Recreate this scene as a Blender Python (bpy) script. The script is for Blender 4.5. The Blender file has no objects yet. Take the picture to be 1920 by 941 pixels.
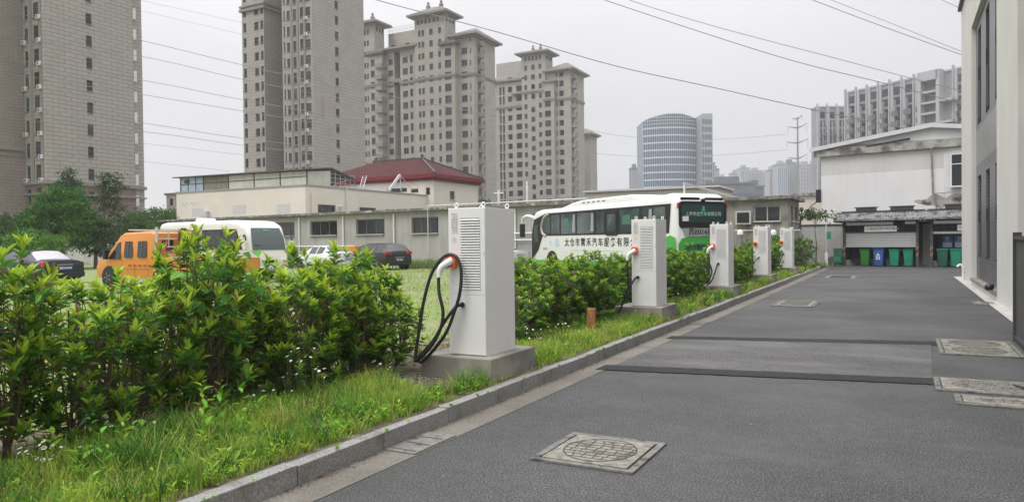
import bpy, bmesh, math, random
import numpy as np
from mathutils import Vector, Matrix
R = math.radians
C = bpy.context.scene.collection
SC = bpy.context.scene
# ------------------------------------------------ camera, sky, sun, exposure
CAM = Vector((0, 0, 1.74)); F = 1387.0
yaw, pitch, roll = R(27.76), math.atan(20 / F), 0.011
fw = Vector((-math.sin(yaw) * math.cos(pitch), math.cos(yaw) * math.cos(pitch), -math.sin(pitch)))
r0 = Vector((math.cos(yaw), math.sin(yaw), 0)); u0 = r0.cross(fw)
rt = r0 * math.cos(roll) - u0 * math.sin(roll); up = u0 * math.cos(roll) + r0 * math.sin(roll)
cd = bpy.data.cameras.new('camera'); cam = bpy.data.objects.new('camera', cd); C.objects.link(cam)
cd.sensor_width = 36; cd.lens = F / 1920 * 36; cd.clip_start = 0.05; cd.clip_end = 6000
cam.matrix_world = Matrix(((rt.x, up.x, -fw.x, CAM.x), (rt.y, up.y, -fw.y, CAM.y), (rt.z, up.z, -fw.z, CAM.z), (0, 0, 0, 1)))
SC.camera = cam
SUN_EL, SUN_AZ = R(58), R(205)
w = bpy.data.worlds.new('World'); SC.world = w; w.use_nodes = True
nt = w.node_tree; nd = nt.nodes; lk = nt.links; nd.clear()
out = nd.new('ShaderNodeOutputWorld'); bg = nd.new('ShaderNodeBackground'); bg.inputs[1].default_value = 0.1
sky = nd.new('ShaderNodeTexSky'); sky.sky_type = 'NISHITA'; sky.sun_disc = False
sky.sun_elevation = SUN_EL; sky.sun_rotation = SUN_AZ; sky.air_density = 1; sky.dust_density = 4
tc = nd.new('ShaderNodeTexCoord'); sep = nd.new('ShaderNodeSeparateXYZ')
lk.new(tc.outputs['Generated'], sep.inputs[0])
mr = nd.new('ShaderNodeMapRange'); mr.inputs[1].default_value = 0; mr.inputs[2].default_value = 1
mr.inputs[3].default_value = 5.1; mr.inputs[4].default_value = 29      # an overcast sky: brighter overhead
pw = nd.new('ShaderNodeMath'); pw.operation = 'POWER'; pw.use_clamp = True; pw.inputs[1].default_value = 2.0; mxz = nd.new('ShaderNodeMath'); mxz.operation = 'MAXIMUM'; mxz.inputs[1].default_value = 0; lk.new(sep.outputs[2], mxz.inputs[0]); lk.new(mxz.outputs[0], pw.inputs[0]); lk.new(pw.outputs[0], mr.inputs[0])
no = nd.new('ShaderNodeTexNoise'); no.inputs['Scale'].default_value = 1.6; no.inputs['Detail'].default_value = 3; no.inputs['Roughness'].default_value = .4
mp = nd.new('ShaderNodeMapping'); mp.inputs['Scale'].default_value = (1, 1, 2.4); lk.new(tc.outputs['Generated'], mp.inputs[0]); lk.new(mp.outputs[0], no.inputs[0])
cr = nd.new('ShaderNodeMapRange'); cr.inputs[1].default_value = .3; cr.inputs[2].default_value = .7; cr.inputs[3].default_value = .85; cr.inputs[4].default_value = 1.13
lk.new(no.outputs[0], cr.inputs[0])
# clouds thinner (brighter) towards the left of the view
dx = nd.new('ShaderNodeVectorMath'); dx.operation = 'DOT_PRODUCT'; dx.inputs[1].default_value = (-0.885, -0.4658, 0); lk.new(tc.outputs['Generated'], dx.inputs[0])
mx = nd.new('ShaderNodeMapRange'); mx.inputs[1].default_value = -1; mx.inputs[2].default_value = 1; mx.inputs[3].default_value = .72; mx.inputs[4].default_value = 1.22
lk.new(dx.outputs['Value'], mx.inputs[0])
m1 = nd.new('ShaderNodeMath'); m1.operation = 'MULTIPLY'; lk.new(mr.outputs[0], m1.inputs[0]); lk.new(cr.outputs[0], m1.inputs[1])
m2 = nd.new('ShaderNodeMath'); m2.operation = 'MULTIPLY'; lk.new(m1.outputs[0], m2.inputs[0]); lk.new(mx.outputs[0], m2.inputs[1])
cc = nd.new('ShaderNodeVectorMath'); cc.operation = 'SCALE'; cc.inputs[0].default_value = (.985, .982, 1.005); lk.new(m2.outputs[0], cc.inputs['Scale'])
mix = nd.new('ShaderNodeMix'); mix.data_type = 'RGBA'; mix.inputs[0].default_value = .96
lk.new(sky.outputs[0], mix.inputs[6]); lk.new(cc.outputs[0], mix.inputs[7])
lk.new(mix.outputs[2], bg.inputs[0]); lk.new(bg.outputs[0], out.inputs[0])
sd = bpy.data.lights.new('sun', 'SUN'); sd.energy = 0.9; sd.angle = R(25); sd.color = (1, .97, .93)
so = bpy.data.objects.new('sun', sd); C.objects.link(so)
sv = Vector((math.sin(SUN_AZ) * math.cos(SUN_EL), math.cos(SUN_AZ) * math.cos(SUN_EL), math.sin(SUN_EL)))
so.rotation_euler = sv.to_track_quat('Z', 'Y').to_euler()
SC.view_settings.view_transform = 'Standard'; SC.view_settings.look = 'None'; SC.view_settings.gamma = 1
SC.view_settings.use_curve_mapping = False; SC.view_settings.exposure = 0.38
SC.cycles.max_bounces = 6; SC.cycles.transparent_max_bounces = 8; SC.cycles.volume_bounces = 1

# ------------------------------------------------ picture measurements -> places
def ray(u, v): return fw * F + rt * (u - 960) - up * (v - 470.5)
def W(u, v, Z): return CAM + ray(u, v) * (Z / F)
def G(u, v, z=0.14):
    d = ray(u, v); return CAM + d * ((z - CAM.z) / d.z)
def hit(u, v, A, B):
    d = ray(u, v); ax, ay = A[0], A[1]; ex, ey = B[0] - A[0], B[1] - A[1]
    t = (ax * ey - ay * ex) / (d.x * ey - d.y * ex); return CAM + d * t
def Xon(u, v, Y): return hit(u, v, (0, Y), (1, Y)).x
def Yon(u, v, X): return hit(u, v, (X, 0), (X, 1)).y
def Zon(u, v, X=None, Y=None): return (hit(u, v, (0, Y), (1, Y)) if Y is not None else hit(u, v, (X, 0), (X, 1))).z

# ------------------------------------------------ objects
def tag(o, label=None, cat=None, group=None, kind=None):
    if label: o['label'] = label
    if cat: o['category'] = cat
    if group: o['group'] = group
    if kind: o['kind'] = kind
    return o
def empty(name, loc, rz=0, label=None, cat=None, group=None):
    o = bpy.data.objects.new(name, None); C.objects.link(o); o.location = loc; o.rotation_euler = (0, 0, rz); o.empty_display_size = .2
    return tag(o, label, cat, group)
def link(name, me, parent=None, loc=None, rot=None, mat=None):
    o = bpy.data.objects.new(name, me); C.objects.link(o)
    if parent: o.parent = parent
    if mat is not None: o.matrix_local = mat
    if loc is not None: o.location = loc
    if rot is not None: o.rotation_euler = rot
    return o
def copy_tree(o, parent=None):
    c = o.copy(); C.objects.link(c); c.parent = parent
    for ch in o.children: copy_tree(ch, c)
    return c
class MB:
    def __init__(s): s.v = []; s.f = []; s.uv = {}; s.m = []; s.cm = 0; s.g = []
    def add(s, vs, fs, mi=None):
        b = len(s.v); s.g.append((b, len(s.f))); s.v += [tuple(p) for p in vs]
        for f in fs: s.f.append(tuple(b + i for i in f)); s.m.append(s.cm if mi is None else mi)
        return s
    def quad(s, a, b, c, d, uv=None, mi=None):
        s.add([a, b, c, d], [(0, 1, 2, 3)], mi)
        if uv: s.uv[len(s.f) - 1] = uv
    def box(s, x0, x1, y0, y1, z0, z1, M=None, mi=None, tx=0, ty=0):
        vs = [Vector(p) for p in ((x0, y0, z0), (x1, y0, z0), (x1, y1, z0), (x0, y1, z0), (x0 + tx, y0 + ty, z1), (x1 - tx, y0 + ty, z1), (x1 - tx, y1 - ty, z1), (x0 + tx, y1 - ty, z1))]
        if M: vs = [M @ p for p in vs]
        return s.add(vs, [(3, 2, 1, 0), (4, 5, 6, 7), (0, 1, 5, 4), (1, 2, 6, 5), (2, 3, 7, 6), (3, 0, 4, 7)], mi)
    def bar(s, a, b, w, h=None, mi=None):
        a = Vector(a); b = Vector(b); h = h or w; d = (b - a); L = d.length; d.normalize()
        q = d.to_track_quat('Z', 'Y').to_matrix().to_4x4(); return s.box(-w / 2, w / 2, -h / 2, h / 2, 0, L, Matrix.Translation(a) @ q, mi)
    def prism(s, poly, o, ax, ay, an, t, mi=None):
        o = Vector(o); ax = Vector(ax); ay = Vector(ay); an = Vector(an); n = len(poly)
        vs = [o + ax * p[0] + ay * p[1] for p in poly] + [o + ax * p[0] + ay * p[1] + an * t for p in poly]
        return s.add(vs, [tuple(range(n - 1, -1, -1)), tuple(range(n, 2 * n))] + [(i, (i + 1) % n, n + (i + 1) % n, n + i) for i in range(n)], mi)
    def tube(s, pts, r, n=8, mi=None, cap=True, r2=None):
        pts = [Vector(p) for p in pts]; m = len(pts); rings = []; prev = None
        for i, p in enumerate(pts):
            d = (pts[min(i + 1, m - 1)] - pts[max(i - 1, 0)]).normalized()
            if prev is None: a = d.orthogonal().normalized()
            else: a = (prev - d * prev.dot(d)); a = a.normalized() if a.length > 1e-6 else d.orthogonal().normalized()
            prev = a; b = d.cross(a); rr = r if r2 is None else r + (r2 - r) * i / (m - 1)
            rings += [p + (a * math.cos(2 * math.pi * k / n) + b * math.sin(2 * math.pi * k / n)) * rr for k in range(n)]
        fs = [(i * n + k, i * n + (k + 1) % n, (i + 1) * n + (k + 1) % n, (i + 1) * n + k) for i in range(m - 1) for k in range(n)]
        if cap: fs += [tuple(range(n - 1, -1, -1)), tuple((m - 1) * n + k for k in range(n))]
        return s.add(rings, fs, mi)
    def lathe(s, prof, o=(0, 0, 0), n=20, axis='Z', mi=None, ring=False):
        o = Vector(o); vs = []; m = len(prof)
        for r_, h in prof:
            for k in range(n):
                a = 2 * math.pi * k / n; c, e = r_ * math.cos(a), r_ * math.sin(a)
                vs.append(o + (Vector((c, e, h)) if axis == 'Z' else Vector((h, c, e)) if axis == 'X' else Vector((e, h, c))))
        fs = [(i * n + k, i * n + (k + 1) % n, (i + 1) * n + (k + 1) % n, (i + 1) * n + k) for i in range(m - 1) for k in range(n)]
        if ring: fs += [((m - 1) * n + k, (m - 1) * n + (k + 1) % n, (k + 1) % n, k) for k in range(n)]
        else: fs += [tuple(range(n - 1, -1, -1)), tuple((m - 1) * n + k for k in range(n))]
        return s.add(vs, fs, mi)
    def mesh(s, name, mats, smooth=None, bevel=0):
        me = bpy.data.meshes.new(name); me.from_pydata(s.v, [], s.f)
        mats = mats if isinstance(mats, (list, tuple)) else [mats]
        for m in mats: me.materials.append(m)
        for i, p in enumerate(me.polygons): p.material_index = min(s.m[i], len(mats) - 1)
        if s.uv:
            l = me.uv_layers.new(name='UVMap')
            for fi, uv in s.uv.items():
                for k, li in enumerate(me.polygons[fi].loop_indices): l.data[li].uv = uv[k]
        if not s.uv or smooth is not None or bevel:
            bm = bmesh.new(); bm.from_mesh(me)
            if smooth is not None or bevel: bmesh.ops.remove_doubles(bm, verts=bm.verts, dist=1e-5)
            bmesh.ops.recalc_face_normals(bm, faces=bm.faces)
            if bevel:
                es = [e for e in bm.edges if len(e.link_faces) == 2 and e.calc_face_angle(0) > .5]
                bmesh.ops.bevel(bm, geom=es, offset=bevel, segments=2, affect='EDGES', profile=.6)
            bm.to_mesh(me); bm.free()
        if smooth is not None:
            me.polygons.foreach_set('use_smooth', [True] * len(me.polygons)); me.set_sharp_from_angle(angle=R(smooth))
        return me
    def build(s, name, mats, parent=None, loc=None, rot=None, smooth=None, bevel=0):
        return link(name, s.mesh(name, mats, smooth, bevel), parent, loc, rot)
def split_build(mb, name, mats, parent, per=1, cap=100, **kw):
    g = mb.g[::per] + [(len(mb.v), len(mb.f))]; rest = MB()
    for i in range(len(g) - 1):
        (v0, f0), (v1, f1) = g[i], g[i + 1]; t = MB() if i < cap else rest; o = len(t.v); t.v += mb.v[v0:v1]; t.f += [tuple(k - v0 + o for k in f) for f in mb.f[f0:f1]]; t.m += mb.m[f0:f1]
        if i < cap: t.build(name, mats, parent, **kw)
    if rest.f: tag(rest.build(name, mats, parent, **kw), kind='stuff')
def loft(mb, rings, closed_ends=True, mi=None):
    n = len(rings[0]); vs = [p for r_ in rings for p in r_]
    fs = [(i * n + k, i * n + (k + 1) % n, (i + 1) * n + (k + 1) % n, (i + 1) * n + k) for i in range(len(rings) - 1) for k in range(n)]
    if closed_ends: fs += [tuple(range(n - 1, -1, -1)), tuple((len(rings) - 1) * n + k for k in range(n))]
    mb.add(vs, fs, mi)
def catmull(pts, n=6):
    pts = [Vector(p) for p in pts]; P = [pts[0] * 2 - pts[1]] + pts + [pts[-1] * 2 - pts[-2]]; o = []
    for i in range(1, len(P) - 2):
        for k in range(n):
            t = k / n; a, b, c, d = P[i - 1], P[i], P[i + 1], P[i + 2]
            o.append(.5 * ((2 * b) + (c - a) * t + (2 * a - 5 * b + 4 * c - d) * t * t + (3 * b - a - 3 * c + d) * t ** 3))
    return o + [pts[-1]]
def text_mesh(body, size, thick=.004, name='lettering', bold=0, space=1):
    cu = bpy.data.curves.new('tmp', 'FONT'); cu.body = body; cu.size = size; cu.extrude = thick; cu.offset = bold; cu.space_character = space; cu.align_x = 'CENTER'; cu.align_y = 'CENTER'; cu.resolution_u = 2
    o = bpy.data.objects.new('tmp', cu); C.objects.link(o)
    me = bpy.data.meshes.new_from_object(o.evaluated_get(bpy.context.evaluated_depsgraph_get())); me.name = name
    bpy.data.objects.remove(o); bpy.data.curves.remove(cu); return me
def text(body, size, mat, parent, M, name='lettering', thick=.004, stretch=1, bold=None, space=1):
    me = text_mesh(body, size, thick, name, size * .018 if bold is None else bold, space); me.materials.clear(); me.materials.append(mat)
    return link(name, me, parent, mat=M @ Matrix.Diagonal((stretch, 1, 1, 1)))
def frame(o, x, y): # local frame whose X = x, Y = y
    x = Vector(x).normalized(); y = Vector(y).normalized(); z = x.cross(y)
    return Matrix(((x.x, y.x, z.x, o[0]), (x.y, y.y, z.y, o[1]), (x.z, y.z, z.z, o[2]), (0, 0, 0, 1)))

# ------------------------------------------------ materials
def mat(name, col, rough=.7, metal=0, spec=.5, var=.0, vscale=3, bump=0, bscale=40, col2=None, mask=None, rnd=0, streak=0, coat=0, coords='Object', emit=None):
    """col varied by soft noise (var), optional second colour through a thresholded noise (mask=(scale,lo,hi)), vertical dirt streaks"""
    m = bpy.data.materials.new(name); m.use_nodes = True; n = m.node_tree.nodes; l = m.node_tree.links; b = n['Principled BSDF']
    b.inputs['Roughness'].default_value = rough; b.inputs['Metallic'].default_value = metal; b.inputs['Specular IOR Level'].default_value = spec
    if coat: b.inputs['Coat Weight'].default_value = coat; b.inputs['Coat Roughness'].default_value = .05
    t = n.new('ShaderNodeTexCoord'); co = t.outputs[coords]
    if coords == 'World': pass
    rgb = n.new('ShaderNodeRGB'); rgb.outputs[0].default_value = (*col, 1); cur = rgb.outputs[0]
    def noise(scale, detail=4, vec=None):
        x = n.new('ShaderNodeTexNoise'); x.inputs['Scale'].default_value = scale; x.inputs['Detail'].default_value = detail; l.new(vec or co, x.inputs['Vector']); return x.outputs['Fac']
    def rng(sk, a, b_, c, d):
        x = n.new('ShaderNodeMapRange'); l.new(sk, x.inputs[0])
        for i, q in enumerate((a, b_, c, d)): x.inputs[i + 1].default_value = q
        return x.outputs[0]
    def mixc(fac, a, c2, mode='MIX'):
        x = n.new('ShaderNodeMix'); x.data_type = 'RGBA'; x.blend_type = mode
        l.new(fac, x.inputs[0]) if not isinstance(fac, float) else setattr(x.inputs[0], 'default_value', fac)
        l.new(a, x.inputs[6])
        if isinstance(c2, tuple): x.inputs[7].default_value = (*c2, 1)
        else: l.new(c2, x.inputs[7])
        return x.outputs[2]
    if col2 is not None:
        sc, lo, hi = mask or (1.2, .45, .6)
        cur = mixc(rng(noise(sc, 6), lo, hi, 0, 1), cur, tuple(col2))
    if streak:
        mp_ = n.new('ShaderNodeMapping'); mp_.inputs['Scale'].default_value = (6, 6, .35); l.new(co, mp_.inputs[0])
        f = rng(noise(1.0, 5, mp_.outputs[0]), .5, .75, 0, streak); cur = mixc(f, cur, tuple(c * .4 for c in col))
    if var:
        hs = n.new('ShaderNodeHueSaturation'); l.new(cur, hs.inputs['Color']); l.new(rng(noise(vscale, 5), .25, .75, 1 - var, 1 + var), hs.inputs['Value']); cur = hs.outputs[0]
    if rnd:
        oi = n.new('ShaderNodeObjectInfo'); hs = n.new('ShaderNodeHueSaturation'); l.new(cur, hs.inputs['Color']); l.new(rng(oi.outputs['Random'], 0, 1, 1 - rnd, 1 + rnd), hs.inputs['Value']); cur = hs.outputs[0]
    l.new(cur, b.inputs['Base Color'])
    if bump:
        bp = n.new('ShaderNodeBump'); bp.inputs['Strength'].default_value = bump; bp.inputs['Distance'].default_value = .01
        l.new(noise(bscale, 3), bp.inputs['Height']); l.new(bp.outputs[0], b.inputs['Normal'])
    if emit: b.inputs['Emission Color'].default_value = (*emit[0], 1); b.inputs['Emission Strength'].default_value = emit[1]
    m['rgb'] = 1
    return m
def brick_mat(name, c1, c2, mortar, bw, bh, ms=.02, rough=.75, var=.12, stain=None):
    m = mat(name, c1, rough); n = m.node_tree.nodes; l = m.node_tree.links; b = n['Principled BSDF']
    uv = n.new('ShaderNodeUVMap'); uv.uv_map = 'UVMap'
    br = n.new('ShaderNodeTexBrick'); br.inputs['Scale'].default_value = 1; br.inputs['Brick Width'].default_value = bw; br.inputs['Row Height'].default_value = bh
    br.inputs['Mortar Size'].default_value = ms; br.inputs['Color1'].default_value = (*c1, 1); br.inputs['Color2'].default_value = (*c2, 1); br.inputs['Mortar'].default_value = (*mortar, 1)
    l.new(uv.outputs[0], br.inputs['Vector'])
    no_ = n.new('ShaderNodeTexNoise'); no_.inputs['Scale'].default_value = .35; no_.inputs['Detail'].default_value = 6; l.new(uv.outputs[0], no_.inputs['Vector'])
    r_ = n.new('ShaderNodeMapRange'); r_.inputs[1].default_value = .3; r_.inputs[2].default_value = .7; r_.inputs[3].default_value = 1 - var; r_.inputs[4].default_value = 1 + var; l.new(no_.outputs[0], r_.inputs[0])
    h = n.new('ShaderNodeHueSaturation'); l.new(br.outputs[0], h.inputs['Color']); l.new(r_.outputs[0], h.inputs['Value']); l.new(h.outputs[0], b.inputs['Base Color'])
    return m
def leaf_mat(name, rough=.38, trans=.35, spec=.5):
    m = bpy.data.materials.new(name); m.use_nodes = True; n = m.node_tree.nodes; l = m.node_tree.links; b = n['Principled BSDF']
    a = n.new('ShaderNodeAttribute'); a.attribute_name = 'leafcol'; l.new(a.outputs[0], b.inputs['Base Color']); b.inputs['Roughness'].default_value = rough; b.inputs['Specular IOR Level'].default_value = spec
    tr = n.new('ShaderNodeBsdfTranslucent'); l.new(a.outputs[0], tr.inputs[0]); mx_ = n.new('ShaderNodeMixShader'); mx_.inputs[0].default_value = trans
    l.new(b.outputs[0], mx_.inputs[1]); l.new(tr.outputs[0], mx_.inputs[2]); l.new(mx_.outputs[0], n['Material Output'].inputs[0]); return m
M = {}
M['leaf'] = leaf_mat('leaf_gloss', .45, .42, .4)
M['leafm'] = leaf_mat('leaf_matt', .7, .3, .15)
M['grass'] = leaf_mat('grass_blade', .6, .42, .3)
M['bark'] = mat('bark', (.14, .09, .06), .85, var=.3, vscale=20)
M['barkl'] = mat('bark_light', (.15, .11, .075), .8, var=.3, vscale=20)
M['white'] = mat('white_powder_coat', (.72, .715, .70), .42, var=.03, vscale=2)
M['white2'] = mat('white_powder_coat_old', (.74, .73, .71), .5, var=.04, vscale=2)
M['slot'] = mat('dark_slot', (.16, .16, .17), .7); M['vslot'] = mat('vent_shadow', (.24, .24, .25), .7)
M['black'] = mat('black_plastic', (.012, .012, .013), .4)
M['rubber'] = mat('black_rubber', (.014, .014, .015), .45, bump=.1, bscale=200)
M['orange'] = mat('orange_plastic', (.75, .11, .025), .4)
M['gunw'] = mat('white_plastic', (.72, .72, .72), .35)
M['steel'] = mat('steel', (.5, .5, .5), .35, metal=.8)
M['plinth'] = mat('rendered_concrete', (.20, .185, .165), .85, var=.22, vscale=3, bump=.3, bscale=30, col2=(.27, .25, .22), mask=(2.5, .5, .62))
M['glass'] = mat('window_glass', (.022, .026, .03), .08, spec=.55, rnd=.5)
M['glassfar'] = mat('tower_window_glass', (.022, .026, .032), .25, spec=.35, rnd=.9)
M['carglass'] = mat('car_glass', (.015, .018, .02), .04, spec=.9)
M['alu'] = mat('grey_window_frame', (.16, .15, .15), .5, metal=.2)
M['alul'] = mat('pale_window_frame', (.50, .49, .48), .5)
M['pvc'] = mat('white_pipe', (.72, .71, .69), .45, var=.05)
M['pipeg'] = mat('dull_pipe', (.48, .48, .47), .5, var=.1)
M['tyre'] = mat('tyre_rubber', (.02, .02, .02), .8)
M['rim'] = mat('alloy_rim', (.42, .42, .43), .3, metal=.8)
M['red'] = mat('red_lens', (.45, .02, .02), .2)
M['amber'] = mat('amber_lens', (.8, .3, .03), .25)
M['lamp'] = mat('clear_lens', (.75, .78, .8), .12)
M['plateb'] = mat('blue_plate', (.02, .06, .42), .4)
M['ink'] = mat('dark_lettering', (.02, .022, .025), .5)
M['inkg'] = mat('grey_lettering', (.30, .30, .31), .6)
M['whiteink'] = mat('white_lettering', (.8, .8, .8), .5)
# ------------------------------------------------ ground, road, kerb
def sheet(name, x0, x1, y0, y1, z, m, nx=1, ny=1, kind='structure', poly=None):
    b = MB()
    if poly: b.add([(p[0], p[1], z) for p in poly], [tuple(range(len(poly)))])
    else: b.add([(x0, y0, z), (x1, y0, z), (x1, y1, z), (x0, y1, z)], [(0, 1, 2, 3)])
    o = b.build(name, m); return tag(o, kind=kind)
def asphalt(name, c, speck=.55, rough=.55, stain=None, wet=True):
    m = mat(name, c, rough, bump=.05, bscale=90); n = m.node_tree.nodes; l = m.node_tree.links; b = n['Principled BSDF']; t = n['Texture Coordinate']
    def noise(s, d=4, sc=None):
        x = n.new('ShaderNodeTexNoise'); x.inputs['Scale'].default_value = s; x.inputs['Detail'].default_value = d
        if sc: mp_ = n.new('ShaderNodeMapping'); mp_.inputs['Scale'].default_value = sc; l.new(t.outputs['Object'], mp_.inputs[0]); l.new(mp_.outputs[0], x.inputs['Vector'])
        else: l.new(t.outputs['Object'], x.inputs['Vector'])
        return x.outputs['Fac']
    def rng(s, a, b_, c_, d):
        x = n.new('ShaderNodeMapRange'); l.new(s, x.inputs[0])
        for i, q in enumerate((a, b_, c_, d)): x.inputs[i + 1].default_value = q
        return x.outputs[0]
    def mul(a, b_):
        x = n.new('ShaderNodeMath'); x.operation = 'MULTIPLY'; l.new(a, x.inputs[0]); l.new(b_, x.inputs[1]); return x.outputs[0]
    f = mul(rng(noise(72, 3), .42, .62, 1 - speck * .75, 1 + speck * 2.3), mul(rng(noise(.5, 6), .3, .7, .82, 1.2), rng(noise(9, 5), .3, .7, .85, 1.15)))
    h = n.new('ShaderNodeHueSaturation'); h.inputs['Color'].default_value = (*c, 1); l.new(f, h.inputs['Value']); cur = h.outputs[0]
    if stain:
        x = n.new('ShaderNodeMix'); x.data_type = 'RGBA'; l.new(rng(noise(stain[0], 6, stain[3]), stain[1], stain[2], 0, stain[5] if len(stain) > 5 else .8), x.inputs[0]); l.new(cur, x.inputs[6]); x.inputs[7].default_value = (*stain[4], 1); cur = x.outputs[2]
    l.new(cur, b.inputs['Base Color']); b.inputs['Specular IOR Level'].default_value = .32
    if wet: l.new(rng(noise(.35, 5), .35, .65, rough - .16, rough + .14), b.inputs['Roughness'])
    return m
M['asph'] = asphalt('asphalt', (.042, .0415, .042), .8, .66, (1.1, .60, .74, (.5, 1, 1), (.10, .097, .092), .5))
M['asph2'] = asphalt('worn_asphalt_patch', (.050, .0485, .047), .7, .55, (1.6, .48, .66, (.45, 1.3, 1), (.115, .11, .10)))
M['asph3'] = asphalt('fresh_asphalt', (.014, .014, .015), .9, .85, wet=False)
M['gutter'] = mat('gutter_concrete', (.165, .152, .13), .85, var=.38, vscale=45, bump=.4, bscale=80, col2=(.13, .115, .095), mask=(1.5, .45, .65))
M['granite'] = mat('speckled_granite', (.25, .245, .24), .75, var=.55, vscale=70, bump=.35, bscale=60, col2=(.12, .12, .09), mask=(4, .5, .8))
M['soil'] = mat('soil', (.10, .08, .055), .95, var=.4, vscale=12, bump=.8, bscale=30, col2=(.15, .125, .09), mask=(3, .45, .6))
M['lawn'] = mat('lot_grass', (.16, .22, .055), .95, var=.3, vscale=25, bump=1, bscale=30, col2=(.24, .22, .14), mask=(.55, .48, .62))
M['earth'] = mat('ground', (.10, .10, .08), .95, var=.2)
sheet('ground', -3000, 3000, -300, 5000, -.03, M['earth'])
sheet('lawn', -140, -3.94, -8, 47, .14, M['lawn'])
b = MB(); nx, ny = 8, 120; rn = random.Random(4)
for j in range(ny + 1):
    for i in range(nx + 1): b.v.append((-6.6 + i * (2.66 / nx) if i < nx else -3.945, -2 + j * .36, .15 + (rn.uniform(0, .035) if 0 < i < nx else 0)))
for j in range(ny):
    for i in range(nx): k = j * (nx + 1) + i; b.f.append((k, k + 1, k + nx + 2, k + nx + 1)); b.m.append(0)
tag(b.build('planting_bed', M['soil'], smooth=60), kind='structure')
sheet('road', -3.84, 9, -6, 56, 0, M['asph'])
sheet('yard', -30, -3.84, 44.2, 56, .0, M['asph'])
sheet('gutter', -3.83, -3.50, -6, 44, .004, M['gutter'])
sheet('worn_road_patch', 0, 0, 0, 0, .006, M['asph2'], poly=[(-3.5, 9.6), (.33, 10.25), (.42, 13.75), (-3.5, 12.7)])
def ragged(a, b_, c, d, seed):
    r_ = random.Random(seed); P = []
    for (p, q) in ((a, b_), (d, c)): P.append([(p[0] + (q[0] - p[0]) * k / 60, p[1] + (q[1] - p[1]) * k / 60 + r_.uniform(-.018, .018)) for k in range(61)])
    return P[0] + P[1][::-1]
sheet('asphalt_trench', 0, 0, 0, 0, .010, M['asph3'], poly=ragged((-3.62, 9.22), (.33, 9.9), (.33, 10.32), (-3.62, 9.62), 1))
sheet('asphalt_trench', 0, 0, 0, 0, .010, M['asph3'], poly=ragged((-3.62, 12.55), (.5, 13.5), (.5, 13.95), (-3.62, 12.95), 2))
b = MB(); y = -6.0
while y < 42.5:
    L = .995; j = rn.uniform(-.004, .004)
    q0 = len(b.v); b.box(-3.955 + j, -3.83 + j, y, y + L - .008, -.02, .15 + rn.uniform(-.005, .005)); tw = [rn.uniform(-.004, .004) for _ in range(8)]; b.v[q0:] = [(v[0] + tw[i], v[1], v[2] + tw[7 - i] * (v[2] > 0)) for i, v in enumerate(b.v[q0:])]; y += L
tag(b.build('kerb', M['granite'], bevel=.008), kind='structure')
b = MB()
for k in range(9):
    a = R(k * 10); b.box(-.06, .06, 0, .36, -.02, .15, Matrix.Translation((-5.95 + 2.07 * math.cos(a), 42.5 + 2.07 * math.sin(a), 0)) @ Matrix.Rotation(a, 4, 'Z'))
tag(b.build('kerb', M['granite'], bevel=.008), kind='structure')
sheet('footing_apron', 1.93, 2.3, 15.6, 36.0, .02, mat('pale_apron', (.42, .41, .39), .8, var=.2, vscale=4, bump=.2))

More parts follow.
